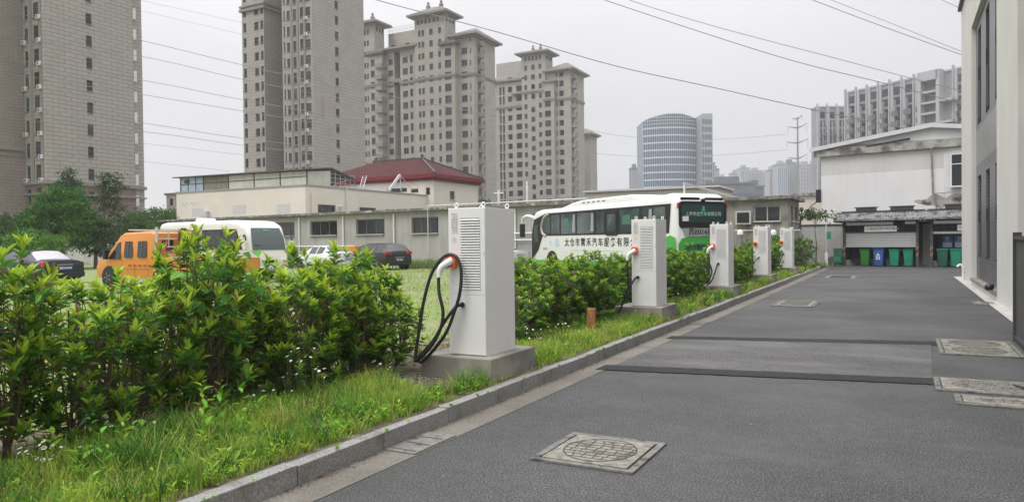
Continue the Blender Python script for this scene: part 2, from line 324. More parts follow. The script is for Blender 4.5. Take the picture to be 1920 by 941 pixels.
# ------------------------------------------------ manhole covers
M['cover'] = mat('concrete_cover', (.23, .22, .185), .85, var=.35, vscale=14, bump=.4, bscale=70, col2=(.12, .11, .09), mask=(6, .5, .62))
M['groove'] = mat('cover_groove', (.06, .055, .05), .9)
M['coverf'] = mat('cover_surround', (.17, .165, .15), .9, var=.35, vscale=14, bump=.4, col2=(.06, .06, .058), mask=(7, .55, .62))
def cover(x0, x1, y0, y1, label, pat='ring', split=1, grp='manhole covers in the road', name='manhole_cover'):
    cx, cy = (x0 + x1) / 2, (y0 + y1) / 2; w_, d_ = x1 - x0, y1 - y0
    t = empty(name, (cx, cy, .012), 0, label, 'manhole cover', grp); rr = random.Random(int(x0 * 97 + y0 * 31))
    fr = MB(); q = .055
    fr.box(-w_ / 2, w_ / 2, -d_ / 2, -d_ / 2 + q, -.01, .006); fr.box(-w_ / 2, w_ / 2, d_ / 2 - q, d_ / 2, -.01, .006)
    fr.box(-w_ / 2, -w_ / 2 + q, -d_ / 2 + q, d_ / 2 - q, -.01, .006); fr.box(w_ / 2 - q, w_ / 2, -d_ / 2 + q, d_ / 2 - q, -.01, .006)
    fr.build('frame', M['coverf'], t)
    MB().box(-w_ / 2 + q, w_ / 2 - q, -d_ / 2 + q, d_ / 2 - q, -.010, -.006).build('gap', M['groove'], t)
    h_ = (d_ - 2 * q) / split
    for s in range(split):
        b0 = -d_ / 2 + q + s * h_; wi = w_ / 2 - q - .018; lid = MB().box(-wi, wi, b0 + .015, b0 + h_ - .015, -.005, .010).build('lid', M['cover'], t, bevel=.003)
        g = MB(); yc = b0 + h_ / 2; ry = h_ / 2 - .06; rx = min(ry, wi - .06) if pat == 'ring' else wi - .1
        def seg(a, c, w2=.010): g.bar((a[0], a[1], .0105), (c[0], c[1], .0105), w2, .004)
        if pat == 'ring' or pat == 'oval':
            for k in range(40):
                a, c = 2 * math.pi * k / 40, 2 * math.pi * (k + 1) / 40; seg((rx * math.cos(a), yc + ry * math.sin(a)), (rx * math.cos(c), yc + ry * math.sin(c)), .012)
        n_ = max(3, int(2 * ry / .075)); rows = [yc - ry + 2 * ry * (k + 1) / (n_ + 1) for k in range(n_)]
        for k, yy in enumerate(rows):
            e = rx * math.sqrt(max(0, 1 - ((yy - yc) / ry) ** 2)) if pat != 'bars' else rx; seg((-e, yy), (e, yy), .008)
            x = -e + rr.uniform(.03, .08)
            while x < e - .02:
                y2 = yy + 2 * ry / (n_ + 1); e2 = rx * math.sqrt(max(0, 1 - ((y2 - yc) / ry) ** 2)) if pat != 'bars' else rx
                if abs(x) < e2: seg((x, yy), (x, min(y2, yc + ry)), .008)
                x += rr.uniform(.07, .11)
        g.build('grooves', M['groove'], lid)
    return t
cover(-2.61, -1.76, 5.22, 6.1, 'square pale concrete manhole cover with round brick pattern, nearest in the foreground')
cover(.50, 1.55, 12.5, 14.3, 'double rectangular manhole cover at the right end of the farther black trench', 'oval', 2)
cover(.34, 1.75, 9.55, 10.4, 'pale manhole cover with a dark stick on it at the end of the nearer trench', 'oval')
cover(.50, 1.9, 8.85, 9.36, 'narrow manhole cover with bar pattern at the right edge, nearest on that side', 'bars')
cover(-2.95, -1.92, 19.6, 21.4, 'worn flat manhole cover in mid road beyond the trenches', 'bars')
cover(1.62, 2.15, 21.8, 22.7, 'manhole cover close to the foot of the white building', 'bars')
cover(-2.9, -1.7, 33.4, 35.6, 'far manhole cover towards the end of the road', 'bars')
t = empty('gutter_grate', (-3.665, 5.25, .008), 0, 'concrete gutter grate beside the kerb near the big plinth', 'drain grate', 'gutter grates')
def grate(t):
    MB().box(-.15, .15, -.32, .32, -.004, .006).build('frame', M['coverf'], t)
    g = MB()
    for k in range(3): g.box(-.12, .12, -.26 + k * .2, -.26 + k * .2 + .012, .0065, .009)
    split_build(g, 'slot', M['groove'], t)
grate(t)
t2 = copy_tree(t); t2.location = (-3.665, 15.2, .008); t2['label'] = 'small pale gutter grate farther down the kerb before the third cabinet'
st = MB().tube(catmull([(1.12, 10.02, .045), (1.25, 9.75, .05), (1.38, 9.52, .04), (1.44, 9.36, .035)]), .012, 6, r2=.016).build('stick', M['rubber'])
tag(st, 'thin dark stick lying across the right hand manhole covers', 'stick')

# ------------------------------------------------ facades and windows
WM = {}
def window_mesh(w_, h_, style, mats):
    key = (round(w_, 2), round(h_, 2), style, mats[0].name, mats[1].name)
    if key in WM: return WM[key]
    b = MB(); f = .06 if style != 'big' else .08; d = .06
    b.box(0, w_, -.032, -.004, 0, h_, mi=1)
    for a in ((0, w_, 0, f), (0, w_, h_ - f, h_)): b.box(a[0], a[1], -.07, -.002, a[2], a[3], mi=0)
    for x in (0, w_ - f): b.box(x, x + f, -.07, -.002, f, h_ - f, mi=0)
    n_ = max(0, round(w_ / .85) - 1) if style in ('std', 'big', 'multi') else 0
    for k in range(n_): x = w_ * (k + 1) / (n_ + 1); b.box(x - .025, x + .025, -.06, -.002, f, h_ - f, mi=0)
    if style in ('tran', 'std') and h_ > 1.2: b.box(f, w_ - f, -.058, -.002, h_ * .68, h_ * .68 + .045, mi=0)
    if style not in ('none', 'slit'): b.box(.003, w_ - .003, -.34, -.072, .003, .075, mi=2)
    WM[key] = b.mesh('window', list(mats)); return WM[key]
class Bld:
    def __init__(s, name, label, cat, wallmat, group=None, wmats=None, loc=(0, 0, 0), cap=100, sill=None):
        s.root = empty(name, loc, 0, label, cat, group); s.L = Vector(loc); s.wall = MB(); s.wm = wallmat; s.wins = []; s.cap = cap
        s.wmats = wmats or (M['alu'], M['glassfar'], sill or wallmat)
    def seg(s, A, B, z0, z1, wins=(), depth=.22, mi=0):
        A = Vector((A[0], A[1], 0)) - Vector((s.L.x, s.L.y, 0)); B = Vector((B[0], B[1], 0)) - Vector((s.L.x, s.L.y, 0)); d = (B - A); L = d.length; d.normalize(); n = Vector((d.y, -d.x, 0)); Z = Vector((0, 0, 1))
        wins = [w_ for w_ in wins if w_[0] > .01 and w_[1] < L - .01 and w_[2] > z0 and w_[3] < z1]
        zs = sorted({z0, z1} | {w_[2] for w_ in wins} | {w_[3] for w_ in wins}); P = lambda a, z, o=0: A + d * a + Z * z + n * o
        for za, zb in zip(zs, zs[1:]):
            if zb - za < 1e-4: continue
            zc = (za + zb) / 2; occ = sorted((w_[0], w_[1]) for w_ in wins if w_[2] < zc < w_[3]); x = 0
            for a, c in occ + [(L, L)]:
                if a > x + 1e-4: s.wall.quad(P(x, za), P(a, za), P(a, zb), P(x, zb), [(x, za), (a, za), (a, zb), (x, zb)], mi)
                x = max(x, c)
        for w_ in wins:
            a, c, za, zb = w_[:4]; D = -depth; stl = w_[4] if len(w_) > 4 else 'std'
            for q in ((P(a, za), P(c, za), P(c, za, D), P(a, za, D)), (P(a, zb, D), P(c, zb, D), P(c, zb), P(a, zb)), (P(a, za), P(a, za, D), P(a, zb, D), P(a, zb)), (P(c, za, D), P(c, za), P(c, zb), P(c, zb, D))):
                s.wall.quad(*q, [(a, za), (a + .2, za), (a + .2, za + .2), (a, za + .2)], mi)
            s.wall.quad(P(a, za, D), P(c, za, D), P(c, zb, D), P(a, zb, D), [(a, za), (c, za), (c, zb), (a, zb)], 1 if stl == 'void' else mi)
            if stl != 'void': s.wins.append((P(a, za, D), d, n, c - a, zb - za, stl))
    def ring(s, pts, z0, z1, mi=0, wins={}):
        for i in range(len(pts)): s.seg(pts[i], pts[(i + 1) % len(pts)], z0, z1, wins.get(i, ()), mi=mi)
    def box(s, x0, x1, y0, y1, z0, z1, front=(), right=(), left=(), mi=0, top=True):
        s.seg((x0, y0), (x1, y0), z0, z1, front, mi=mi); s.seg((x1, y0), (x1, y1), z0, z1, right, mi=mi); s.seg((x1, y1), (x0, y1), z0, z1, mi=mi); s.seg((x0, y1), (x0, y0), z0, z1, left, mi=mi)
        if top: a = s.L; s.wall.quad((x0 - a.x, y0 - a.y, z1), (x1 - a.x, y0 - a.y, z1), (x1 - a.x, y1 - a.y, z1), (x0 - a.x, y1 - a.y, z1), [(0, 0)] * 4, mi)
    def part(s, name, mb, mats, smooth=None, bevel=0, label=None):
        o = mb.build(name, mats, s.root, loc=(-s.L.x, -s.L.y, 0), smooth=smooth, bevel=bevel)
        return tag(o, label) if label else o
    def finish(s, walls=None):
        s.wall.build('wall', walls or s.wm, s.root)
        ws = sorted(s.wins, key=lambda w_: -(w_[3] * w_[4]) / max(1, (w_[0] + s.L).length) ** 2); rest = ws[s.cap:]
        for p, d, n, a, h, st_ in ws[:s.cap]:
            link('window', window_mesh(a, h, st_, s.wmats), s.root, mat=Matrix(((d.x, -n.x, 0, p.x), (d.y, -n.y, 0, p.y), (0, 0, 1, p.z), (0, 0, 0, 1))))
        if rest:
            b = MB()
            for p, d, n, a, h, st_ in rest:
                me = window_mesh(a, h, st_, s.wmats); Mx = Matrix(((d.x, -n.x, 0, p.x), (d.y, -n.y, 0, p.y), (0, 0, 1, p.z), (0, 0, 0, 1)))
                o = len(b.v); b.v += [tuple(Mx @ v.co) for v in me.vertices]
                for f in me.polygons: b.f.append(tuple(o + i for i in f.vertices)); b.m.append(f.material_index)
            me = bpy.data.meshes.new('window'); me.from_pydata(b.v, [], b.f)
            for m_ in s.wmats: me.materials.append(m_)
            me.polygons.foreach_set('material_index', b.m); tag(link('window', me, s.root), kind='stuff')
        return s.root
def hip(b, x0, x1, y0, y1, z, h, over=1.0, th=.35, ridge='x', mi=0, mi2=None):
    b.box(x0 - over, x1 + over, y0 - over, y1 + over, z, z + th, mi=mi2 if mi2 is not None else mi); b.box(x0 - over * .5, x1 + over * .5, y0 - over * .5, y1 + over * .5, z - th * .7, z, mi=mi2 if mi2 is not None else mi)
    X0, X1, Y0, Y1, z0 = x0 - over * .9, x1 + over * .9, y0 - over * .9, y1 + over * .9, z + th
    if ridge == 'x': m_ = min((Y1 - Y0) / 2, (X1 - X0) / 2 * .9); r1, r2 = (X0 + m_, (Y0 + Y1) / 2, z0 + h), (X1 - m_, (Y0 + Y1) / 2, z0 + h); fs = [(0, 1, 5, 4), (1, 2, 5), (2, 3, 4, 5), (3, 0, 4)]
    else: m_ = min((X1 - X0) / 2, (Y1 - Y0) / 2 * .9); r1, r2 = ((X0 + X1) / 2, Y0 + m_, z0 + h), ((X0 + X1) / 2, Y1 - m_, z0 + h); fs = [(0, 1, 4), (1, 2, 5, 4), (2, 3, 5), (3, 0, 4, 5)]
    b.add([(X0, Y0, z0), (X1, Y0, z0), (X1, Y1, z0), (X0, Y1, z0), r1, r2], fs, mi); return r1, r2

# ------------------------------------------------ white building on the right with recessed dark tile bays
M['plaster'] = mat('cream_plaster', (.60, .585, .545), .8, var=.06, vscale=.8, bump=.08, bscale=60, streak=.12)
M['dtile'] = brick_mat('dark_grey_tiles', (.12, .12, .13), (.15, .15, .16), (.035, .035, .037), .42, .11, .016, .35, .2)
M['ltile'] = brick_mat('mid_grey_tiles', (.27, .265, .27), (.31, .30, .31), (.12, .12, .12), .42, .11, .016, .35, .12)
M['coping'] = mat('dark_coping', (.05, .05, .052), .6)
def right_building():
    X = 2.2; B = Bld('white_office_block', 'cream white building with tall narrow dark windows in grey tiled recesses, right edge', 'building', M['plaster'], wmats=(M['coping'], M['glass'], M['coping']), loc=(X, 24, 0))
    top = 10.9; Ys = [35.5, 30.6, 22.9, 19.0, 11.2, 7.4, -4]   # far to near
    bays = [(30.6, 22.9), (19.0, 11.2)]; dep = .14
    def pier(ya, yb, z0=0, z1=top): # face runs from near-left to far-right as seen: outward normal -X => direction -Y
        B.seg((X, ya), (X, yb), z0, z1)
    pier(35.5, 30.6); pier(22.9, 19.0); pier(11.2, -4)
    for ya, yb in bays:
        zt = 9.0; pier(ya, yb, zt, top); pier(ya, yb, 0, .25)
        Xi = X + dep
        B.seg((X, yb + 0), (Xi, yb), .25, zt) if False else None
        for yy, fl in ((ya, 1), (yb, 0)):
            p, q = ((X, yy), (Xi, yy)) if fl else ((Xi, yy), (X, yy))
            B.seg(p, q, .25, zt)
        B.wall.quad((0, ya - 24, zt), (0, yb - 24, zt), (dep, yb - 24, zt), (dep, ya - 24, zt), [(0, 0)] * 4); B.wall.quad((0, ya - 24, .25), (dep, ya - 24, .25), (dep, yb - 24, .25), (0, yb - 24, .25), [(0, 0)] * 4)
        L = ya - yb; ws = []
        for c in (.16, .5, .84):
            a = L * c - .55; ws += [(a, a + 1.1, 1.0, 3.75, 'slit'), (a, a + 1.1, 5.5, 8.7, 'slit')]
        B.seg((Xi, ya), (Xi, yb), .25, 4.15, ws, depth=.12, mi=1); B.seg((Xi, ya), (Xi, yb), 4.15, 5.35, (), mi=2); B.seg((Xi, ya), (Xi, yb), 5.35, zt, ws, depth=.12, mi=1)
    B.seg((12, 35.5), (X, 35.5), 0, top); B.seg((X, -4), (12, -4), 0, top)
    c = MB(); c.box(X - .12, 12, -4.1, 35.62, top, top + .16); B.part('roof_coping', c, M['coping'])
    c = MB()
    for ya, yb in bays: c.box(X - .06, X + dep, yb, ya, .16, .252)
    B.part('bay_sill', c, M['plinth'])
    B.finish([M['plaster'], M['dtile'], M['ltile']])
right_building()
t = empty('slatted_screen', (1.68, 14.6, 0), 0, 'dark grey vertical bar screen panel at the right edge of the road', 'screen')
b = MB(); b.box(-.05, .05, -2.8, 0, 1.66, 1.72); b.box(-.05, .05, -2.8, 0, .02, .09)
split_build(b, 'rail', M['coping'], t)
b = MB(); k = 0
while k * .07 < 2.75: b.box(-.018, .018, -k * .07 - .045, -k * .07, .09, 1.66); k += 1
b.build('bars', mat('screen_paint', (.09, .088, .085), .6, var=.2), t)
for yy in (0, -2.8): MB().box(-.06, .06, yy - .06, yy + .0, 0, 1.78).build('post', M['coping'], t)
t = empty('tap_pipe', (2.12, 33.6, .1), 0, 'small white pipe elbow at the foot of the white building corner', 'pipe')
MB().tube(catmull([(0, 0, -.1), (0, 0, .35), (-.08, 0, .5), (-.2, 0, .42)]), .045, 8).build('elbow_pipe', M['pvc'], t, smooth=60)
t = empty('corner_spotlight', (2.08, 23.4, .35), 0, 'small dark globe light at the foot of the white pillar', 'lamp')
MB().lathe([(.0, -.1), (.09, -.07), (.12, 0), (.09, .07), (0, .1)]).build('globe', M['black'], t, smooth=60); MB().box(0, .12, -.03, .03, -.03, .03).build('bracket', M['steel'], t)

# ------------------------------------------------ gable warehouse at the road's end
TH = R(-12.5); GA = Vector((-4.45, 50.2, 0)); gd = Vector((math.cos(TH), math.sin(TH), 0)); gn = Vector((gd.y, -gd.x, 0))
def wp(s, o, z): return GA + gd * s + gn * o + Vector((0, 0, z))   # s along wall, o out of wall
GB = wp(16, 0, 0)
def gs(u, v, o=0):
    h = hit(u, v, wp(0, o, 0), wp(10, o, 0)); return (h - GA).dot(gd), h.z
M['gable'] = mat('warehouse_plaster', (.66, .655, .65), .85, var=.05, vscale=.6, bump=.1, bscale=50, streak=.1)
M['gable_up'] = mat('warehouse_plaster_upper', (.54, .53, .51), .85, var=.06, vscale=.8, streak=.12)
M['stained'] = mat('stained_concrete_band', (.34, .33, .30), .9, var=.3, vscale=3, col2=(.12, .115, .10), mask=(1.6, .48, .62), streak=.5, bump=.3)
M['ruin'] = mat('peeling_wall', (.36, .35, .33), .95, var=.25, vscale=2, col2=(.09, .085, .075), mask=(1.1, .5, .58), bump=.5, bscale=20)
def gable_house():
    B = Bld('gable_warehouse', 'white gable ended warehouse behind the bin shelters with stained eaves band', 'warehouse', M['gable'], wmats=(M['pvc'], M['glass'], M['pvc']), loc=tuple(wp(6, 0, 0)))
    s1 = 16; zb = gs(1600, 279)[1]; zu = gs(1620, 325)[1]; sw0, zw1 = gs(1783, 289); _, zw0 = gs(1783, 352)
    win = [(sw0, sw0 + 1.55, zw0, zw1, 'tran')]
    B.seg(wp(0, 0, 0), wp(s1, 0, 0), 0, zu, (), mi=0); zu2 = zu
    B.wall = B.wall; 
    B.seg(wp(0, 0, 0), wp(s1, 0, 0), zu2, zb, (), mi=1)
    # window set proud of the wall on a plaster surround
    back = 14
    B.seg(wp(0, -back, 0), wp(0, 0, 0), 0, zb); B.seg(wp(s1, 0, 0), wp(s1, -back, 0), 0, zb)
    sp, zp = gs(1748, 236); ze = gs(1535, 283)[1]; th = .05
    # gable triangle
    a = B.L; pts = [wp(-.1, 0, zb), wp(s1, 0, zb), wp(s1, 0, zp - (s1 - sp) * (zp - zb) / sp), wp(sp, 0, zp), wp(-.1, 0, zb + .25)]
    b = MB(); f = [p + gn * .02 for p in pts]; n_ = len(f); b.add(f + [p - gn * .2 for p in f], [tuple(range(n_)), tuple(range(2 * n_ - 1, n_ - 1, -1))] + [(i, n_ + i, n_ + (i + 1) % n_, (i + 1) % n_) for i in range(n_)])
    B.part('gable_cladding', b, mat('white_cladding', (.62, .63, .63), .6, var=.04))
    b = MB()
    for sa, za, sb, zz in ((-.6, zb + .08, sp, zp), (sp, zp, s1 + .3, zp - (s1 + .3 - sp) * (zp - zb) / sp)):
        for (o1, o2, d0, d1) in ((.30, -back, .0, .12), (.36, .26, -.12, .12)):
            vs = [wp(sa, o1, za + d0), wp(sb, o1, zz + d0), wp(sb, o2, zz + d0), wp(sa, o2, za + d0), wp(sa, o1, za + d1), wp(sb, o1, zz + d1), wp(sb, o2, zz + d1), wp(sa, o2, za + d1)]
            b.add(vs, [(3, 2, 1, 0), (4, 5, 6, 7), (0, 1, 5, 4), (1, 2, 6, 5), (2, 3, 7, 6), (3, 0, 4, 7)])
    B.part('roof', b, mat('roof_sheet', (.55, .56, .56), .5, var=.08))
    b = MB(); z2 = zb + .02; b.prism([(-.35, -.38), (s1, -.38), (s1, .06), (-.35, .06)], wp(0, .02, z2), gd, (0, 0, 1), gn, .22); B.part('eaves_band', b, M['stained'])
    b = MB(); s0, z0 = gs(1632, 258); b.prism([(0, 0), (2.4, .18), (2.4, .32), (0, .05)], wp(s0 - .2, .245, zb + .02), gd, (0, 0, 1), gn, .03); B.part('torn_flashing', b, M['black'])
    b = MB(); sdp, _ = gs(1748, 300); b.tube([wp(sdp, .30, zb - .35), wp(sdp, .12, zb - 1.0), wp(sdp + .05, .1, 4.2), wp(sdp + .3, .1, 3.0), wp(sdp + .3, .1, .4)], .05, 8); b.box(0, .6, -.03, .03, -.02, .02, Matrix.Translation(wp(sdp + .05, .14, 4.15)) @ Matrix.Rotation(TH, 4, 'Z')); B.part('downpipe', b, mat('rusty_pipe', (.25, .22, .19), .8, var=.4, vscale=5), smooth=60)
    b = MB(); b.prism([(-.35, -.25), (2.3, -.25), (2.3, (zw1 - zw0) + .3), (-.1, (zw1 - zw0) + .3), (-.35, (zw1 - zw0))], wp(sw0, .0, zw0), gd, (0, 0, 1), gn, .03); B.part('window_surround', b, mat('patched_plaster', (.62, .61, .60), .9, var=.08, vscale=4))
    B.wins.append((wp(sw0, .10, zw0) - a, gd, gn, 1.5, zw1 - zw0, 'std'))
    # damp patch where the plaster has fallen off
    sa, za = gs(1712, 380); rr = random.Random(2); pp = []
    for k in range(26):
        t_ = k / 25; pp.append((t_ * 6, .38 * min(1, t_ * 5) * (1 + .3 * math.sin(t_ * 17) + .2 * math.sin(t_ * 41)) + rr.uniform(-.07, .07)))
    for k in range(25, -1, -1): t_ = k / 25; pp.append((t_ * 6 - .0, -.35 * min(1, t_ * 4) + rr.uniform(-.12, .1)))
    b = MB(); b.prism(pp, wp(sa, .0, za), gd, (0, 0, 1), gn, .006); B.part('bare_patch', b, M['ruin'])
    b = MB(); b.tube([wp(-.12, -.3, 3.0), wp(-.12, .1, 3.1), wp(-.5, .1, 3.2), wp(-.6, .1, 3.7), wp(-.2, .1, 3.95), wp(-.05, 0, 4.0)], .035, 6); b.box(-.25, .05, -.1, .2, 0, .8, Matrix.Translation(wp(-.05, 0, 3.9))); B.part('cable_bracket', b, M['black'])
    B.finish([M['gable'], M['gable_up']])
gable_house()
# boundary wall strip beside the shelter
def wallthing(label, pts, z0, z1, m, thick=.24, cap=None, cat='wall', name='boundary_wall', rough=0):
    t = empty(name, (pts[0][0], pts[0][1], 0), 0, label, cat); b = MB(); c = MB(); o = Vector((pts[0][0], pts[0][1], 0)); rr = random.Random(5)
    for i in range(len(pts) - 1):
        A = Vector((*pts[i][:2], 0)) - o; Bq = Vector((*pts[i + 1][:2], 0)) - o; d = (Bq - A).normalized(); n = Vector((d.y, -d.x, 0)); L = (Bq - A).length; N = max(1, int(L / .5)) if rough else 1
        tops = [z1 + (rr.uniform(-rough, 0) if rough else 0) for _ in range(N + 1)]
        poly = [(0, z0)] + [(L, z0)] + [(L * k / N, tops[k]) for k in range(N, -1, -1)]
        b.prism(poly, A, d, (0, 0, 1), n, -thick)
        if cap: c.prism([(-.03, z1 + .001), (L + .03, z1 + .001), (L + .03, z1 + .09), (-.03, z1 + .09)], A + n * .05, d, (0, 0, 1), n, -(thick + .1))
    b.build('wall_face', m, t)
    if cap: c.build('coping', cap, t)
    return t
wallthing('rough grey plastered low wall with dark coping behind the bin shelters', [wp(-1.1, .35, 0), wp(12, .35, 0)], 0, gs(1560, 423)[1], mat('rough_render', (.40, .395, .38), .95, var=.15, vscale=1.5, col2=(.12, .115, .10), mask=(.8, .6, .66), bump=.6, bscale=14, streak=.3), cap=M['coping'])
wallthing('crumbling mottled grey wall running behind the dark bush at the road end', [(-8.8, 46.2), wp(-1.1, .35, 0)], 0, 2.9, M['ruin'], rough=.3)

# ------------------------------------------------ bin shelters
M['sltile'] = mat('shelter_tiles', (.24, .24, .24), .85, var=.4, vscale=6, col2=(.08, .08, .08), mask=(3, .5, .6))
M['dkpost'] = mat('dark_post', (.05, .05, .055), .6, var=.2)
M['navy'] = mat('dark_navy_panel', (.012, .016, .024), .5)
M['shut'] = mat('shutter_slats', (.50, .50, .50), .45, metal=.1)
def shelter(s0, s1, zg, label, shutter, signs):
    o = 1.6; base = wp(s0, o, 0); t = empty('bin_shelter', base, TH, label, 'bin shelter', 'bin shelters at the end of the road'); L = s1 - s0; H = 2.62; D = 1.25
    for x in (0, L):
        p = MB().box(x - .07, x + .07, -.07, .07, 0, H + .1).build('post', M['dkpost'], t)
        st_ = MB()
        for k in range(2):
            z = .55 + k * .36; st_.add([(x - .075, -.078, z), (x + .075, -.078, z + .15), (x + .075, -.078, z + .29), (x - .075, -.078, z + .14), (x - .075, -.072, z), (x + .075, -.072, z + .15), (x + .075, -.072, z + .29), (x - .075, -.072, z + .14)], [(0, 1, 2, 3), (7, 6, 5, 4), (0, 4, 5, 1), (1, 5, 6, 2), (2, 6, 7, 3), (3, 7, 4, 0)])
        st_.build('hazard_stripe', mat('orange_tape', (.32, .15, .09), .7), p)
    MB().box(0, L, D - .05, D, .35, H).build('back_panel', M['navy'], t); b = MB(); b.box(0, .05, .08, D - .06, .35, H - .1); b.box(L - .05, L, .08, D - .06, .35, H - .1); split_build(b, 'side_panel', M['navy'], t)
    MB().box(.05, L - .05, D - .25, D - .051, 0, .42).build('low_kerb_wall', M['ruin'], t)
    b = MB(); b.box(-.15, L + .15, -.10, D, H, H + .06); b.build('ceiling', M['dkpost'], t)
    # sloping tile roof with ridge pieces
    r_ = MB(); n = int((L + .9) / .16); x0 = -.45
    for k in range(n):
        x = x0 + k * .16 * (L + .9) / (n * .16); w_ = (L + .9) / n
        r_.add([(x, -.5, H + .08), (x + w_ * .5, -.5, H + .15), (x + w_, -.5, H + .08), (x, .5, H + .5), (x + w_ * .5, .5, H + .57), (x + w_, .5, H + .5), (x, -.5, H + .02), (x + w_, -.5, H + .02), (x, .5, H + .44), (x + w_, .5, H + .44)], [(0, 1, 4, 3), (1, 2, 5, 4), (6, 7, 9, 8)[::-1], (0, 6, 7, 2, 1)])
        r_.add([(x, .5, H + .5), (x + w_ * .5, .5, H + .57), (x + w_, .5, H + .5), (x, D + .3, H + .1), (x + w_ * .5, D + .3, H + .17), (x + w_, D + .3, H + .1)], [(0, 1, 4, 3), (1, 2, 5, 4)])
    r_.box(-.48, -.42, -.5, D + .2, H - .05, H + .18); r_.box(L + .42, L + .48, -.5, D + .2, H - .05, H + .18)
    ro = r_.build('tile_roof', M['sltile'], t)
    b = MB(); b.box(-.3, L + .3, .42, .58, H + .5, H + .62); b.box(L * .14, L * .42, .38, .62, H + .62, H + .80); b.box(L * .62, L * .92, .38, .62, H + .62, H + .80); b.box(L * .12, L * .44, .34, .66, H + .80, H + .85); b.box(L * .6, L * .94, .34, .66, H + .80, H + .85); b.build('ridge', M['dkpost'], ro)
    b = MB(); b.box(.1, L * .68, -.03, .05, H - .22, H - .06); b.box(L * .84, L - .1, -.03, .05, H - .2, H - .05); split_build(b, 'light_board', M['white2'], t)
    b = MB(); rr = random.Random(int(s0 * 10)); za, zb = H - .62, H - .27
    b.box(.07, L - .07, -.02, .03, za - .04, za); b.box(.07, L - .07, -.02, .03, zb, zb + .03)
    pts_prev = None; xs = [.07 + k * (L - .14) / 26 for k in range(27)]
    mid = [za + (zb - za) * rr.uniform(.3, .7) for _ in xs]
    for k in range(26):
        b.bar((xs[k], 0, mid[k]), (xs[k + 1], 0, mid[k + 1]), .022)
        b.bar((xs[k], 0, mid[k]), (xs[k] + rr.uniform(-.08, .08), 0, zb), .022); b.bar((xs[k], 0, mid[k]), (xs[k] + rr.uniform(-.08, .08), 0, za), .022)
    b.build('lattice', M['dkpost'], t)
    if shutter:
        b = MB(); z = H - .66; k = 0
        while k < 9: b.add([(.07, .05, z), (L - .07, .05, z), (L - .07, .01, z - .035), (.07, .01, z - .035), (L - .07, .05, z - .088), (.07, .05, z - .088)], [(0, 3, 2, 1), (3, 5, 4, 2)]); z -= .09; k += 1
        b.box(.07, L - .07, .02, .06, z - .04, z + .01); b.build('roller_shutter', M['shut'], t)
    else: MB().box(.07, L - .07, .0, .08, H - .78, H - .66).build('shutter_edge', M['shut'], t)
    for kind, x, w_, z, h in signs:
        sg = MB().box(x, x + w_, -.07, -.03, z, z + h).build('name_board' if kind == 'n' else 'notice_poster', M['white2'] if kind == 'n' else M['plateb'], t)
        if kind == 'n': text('生活垃圾分类收集点', .17, M['inkg'], sg, frame((x + w_ * .62, -.073, z + h / 2), (1, 0, 0), (0, 0, 1))); text('~o~w', .16, M['inkg'], sg, frame((x + w_ * .17, -.073, z + h / 2), (1, 0, 0), (0, 0, 1)), name='logo')
    return t
S1 = gs(1583.5, 499, 1.6)[0]; S2 = gs(1720.5, 499, 1.6)[0]; S3 = gs(1747, 500, 1.6)[0]
sh1 = shelter(S1, S2, 0, 'tile roofed bin shelter with half lowered white roller shutter and name board', True, [('n', (S2 - S1) * .29, 1.72, 2.0, .33)])
sh2 = shelter(S3, S3 + 4.2, 0, 'tile roofed bin shelter with open front and blue posters, beside the white building', False, [('n', 1.25, 1.7, 2.0, .33)])
for k, x in enumerate((.32, .92)):
    p = MB().box(x, x + .5, 1.10, 1.19, 1.05, 1.75).build('notice_poster', mat('poster_blue', (.05, .10, .30), .5), sh2); tag(p, 'blue and white notice poster')
    MB().box(x + .03, x + .47, 1.092, 1.0995, 1.08, 1.36).build('poster_text_panel', mat('poster_pale', (.45, .55, .65), .6), p)
    MB().lathe([(.09, -.004), (.09, .0), (.06, .0), (.06, -.004)], (x + .25, 1.088, 1.58), 16, 'Y', ring=True).build('poster_emblem', M['whiteink'], p)
    b = MB(); [b.box(x + .1, x + .4, 1.094, 1.0995, 1.42 - q * .03, 1.435 - q * .03) for q in range(1)]; b.build('poster_line', M['whiteink'], p)
b = MB(); [b.box(.45 + k * .72, .85 + k * .72, 1.17, 1.195, 1.28, 1.34) for k in range(5)]; split_build(b, 'shelf_notice', mat('dim_notice', (.12, .14, .16), .6), sh1)
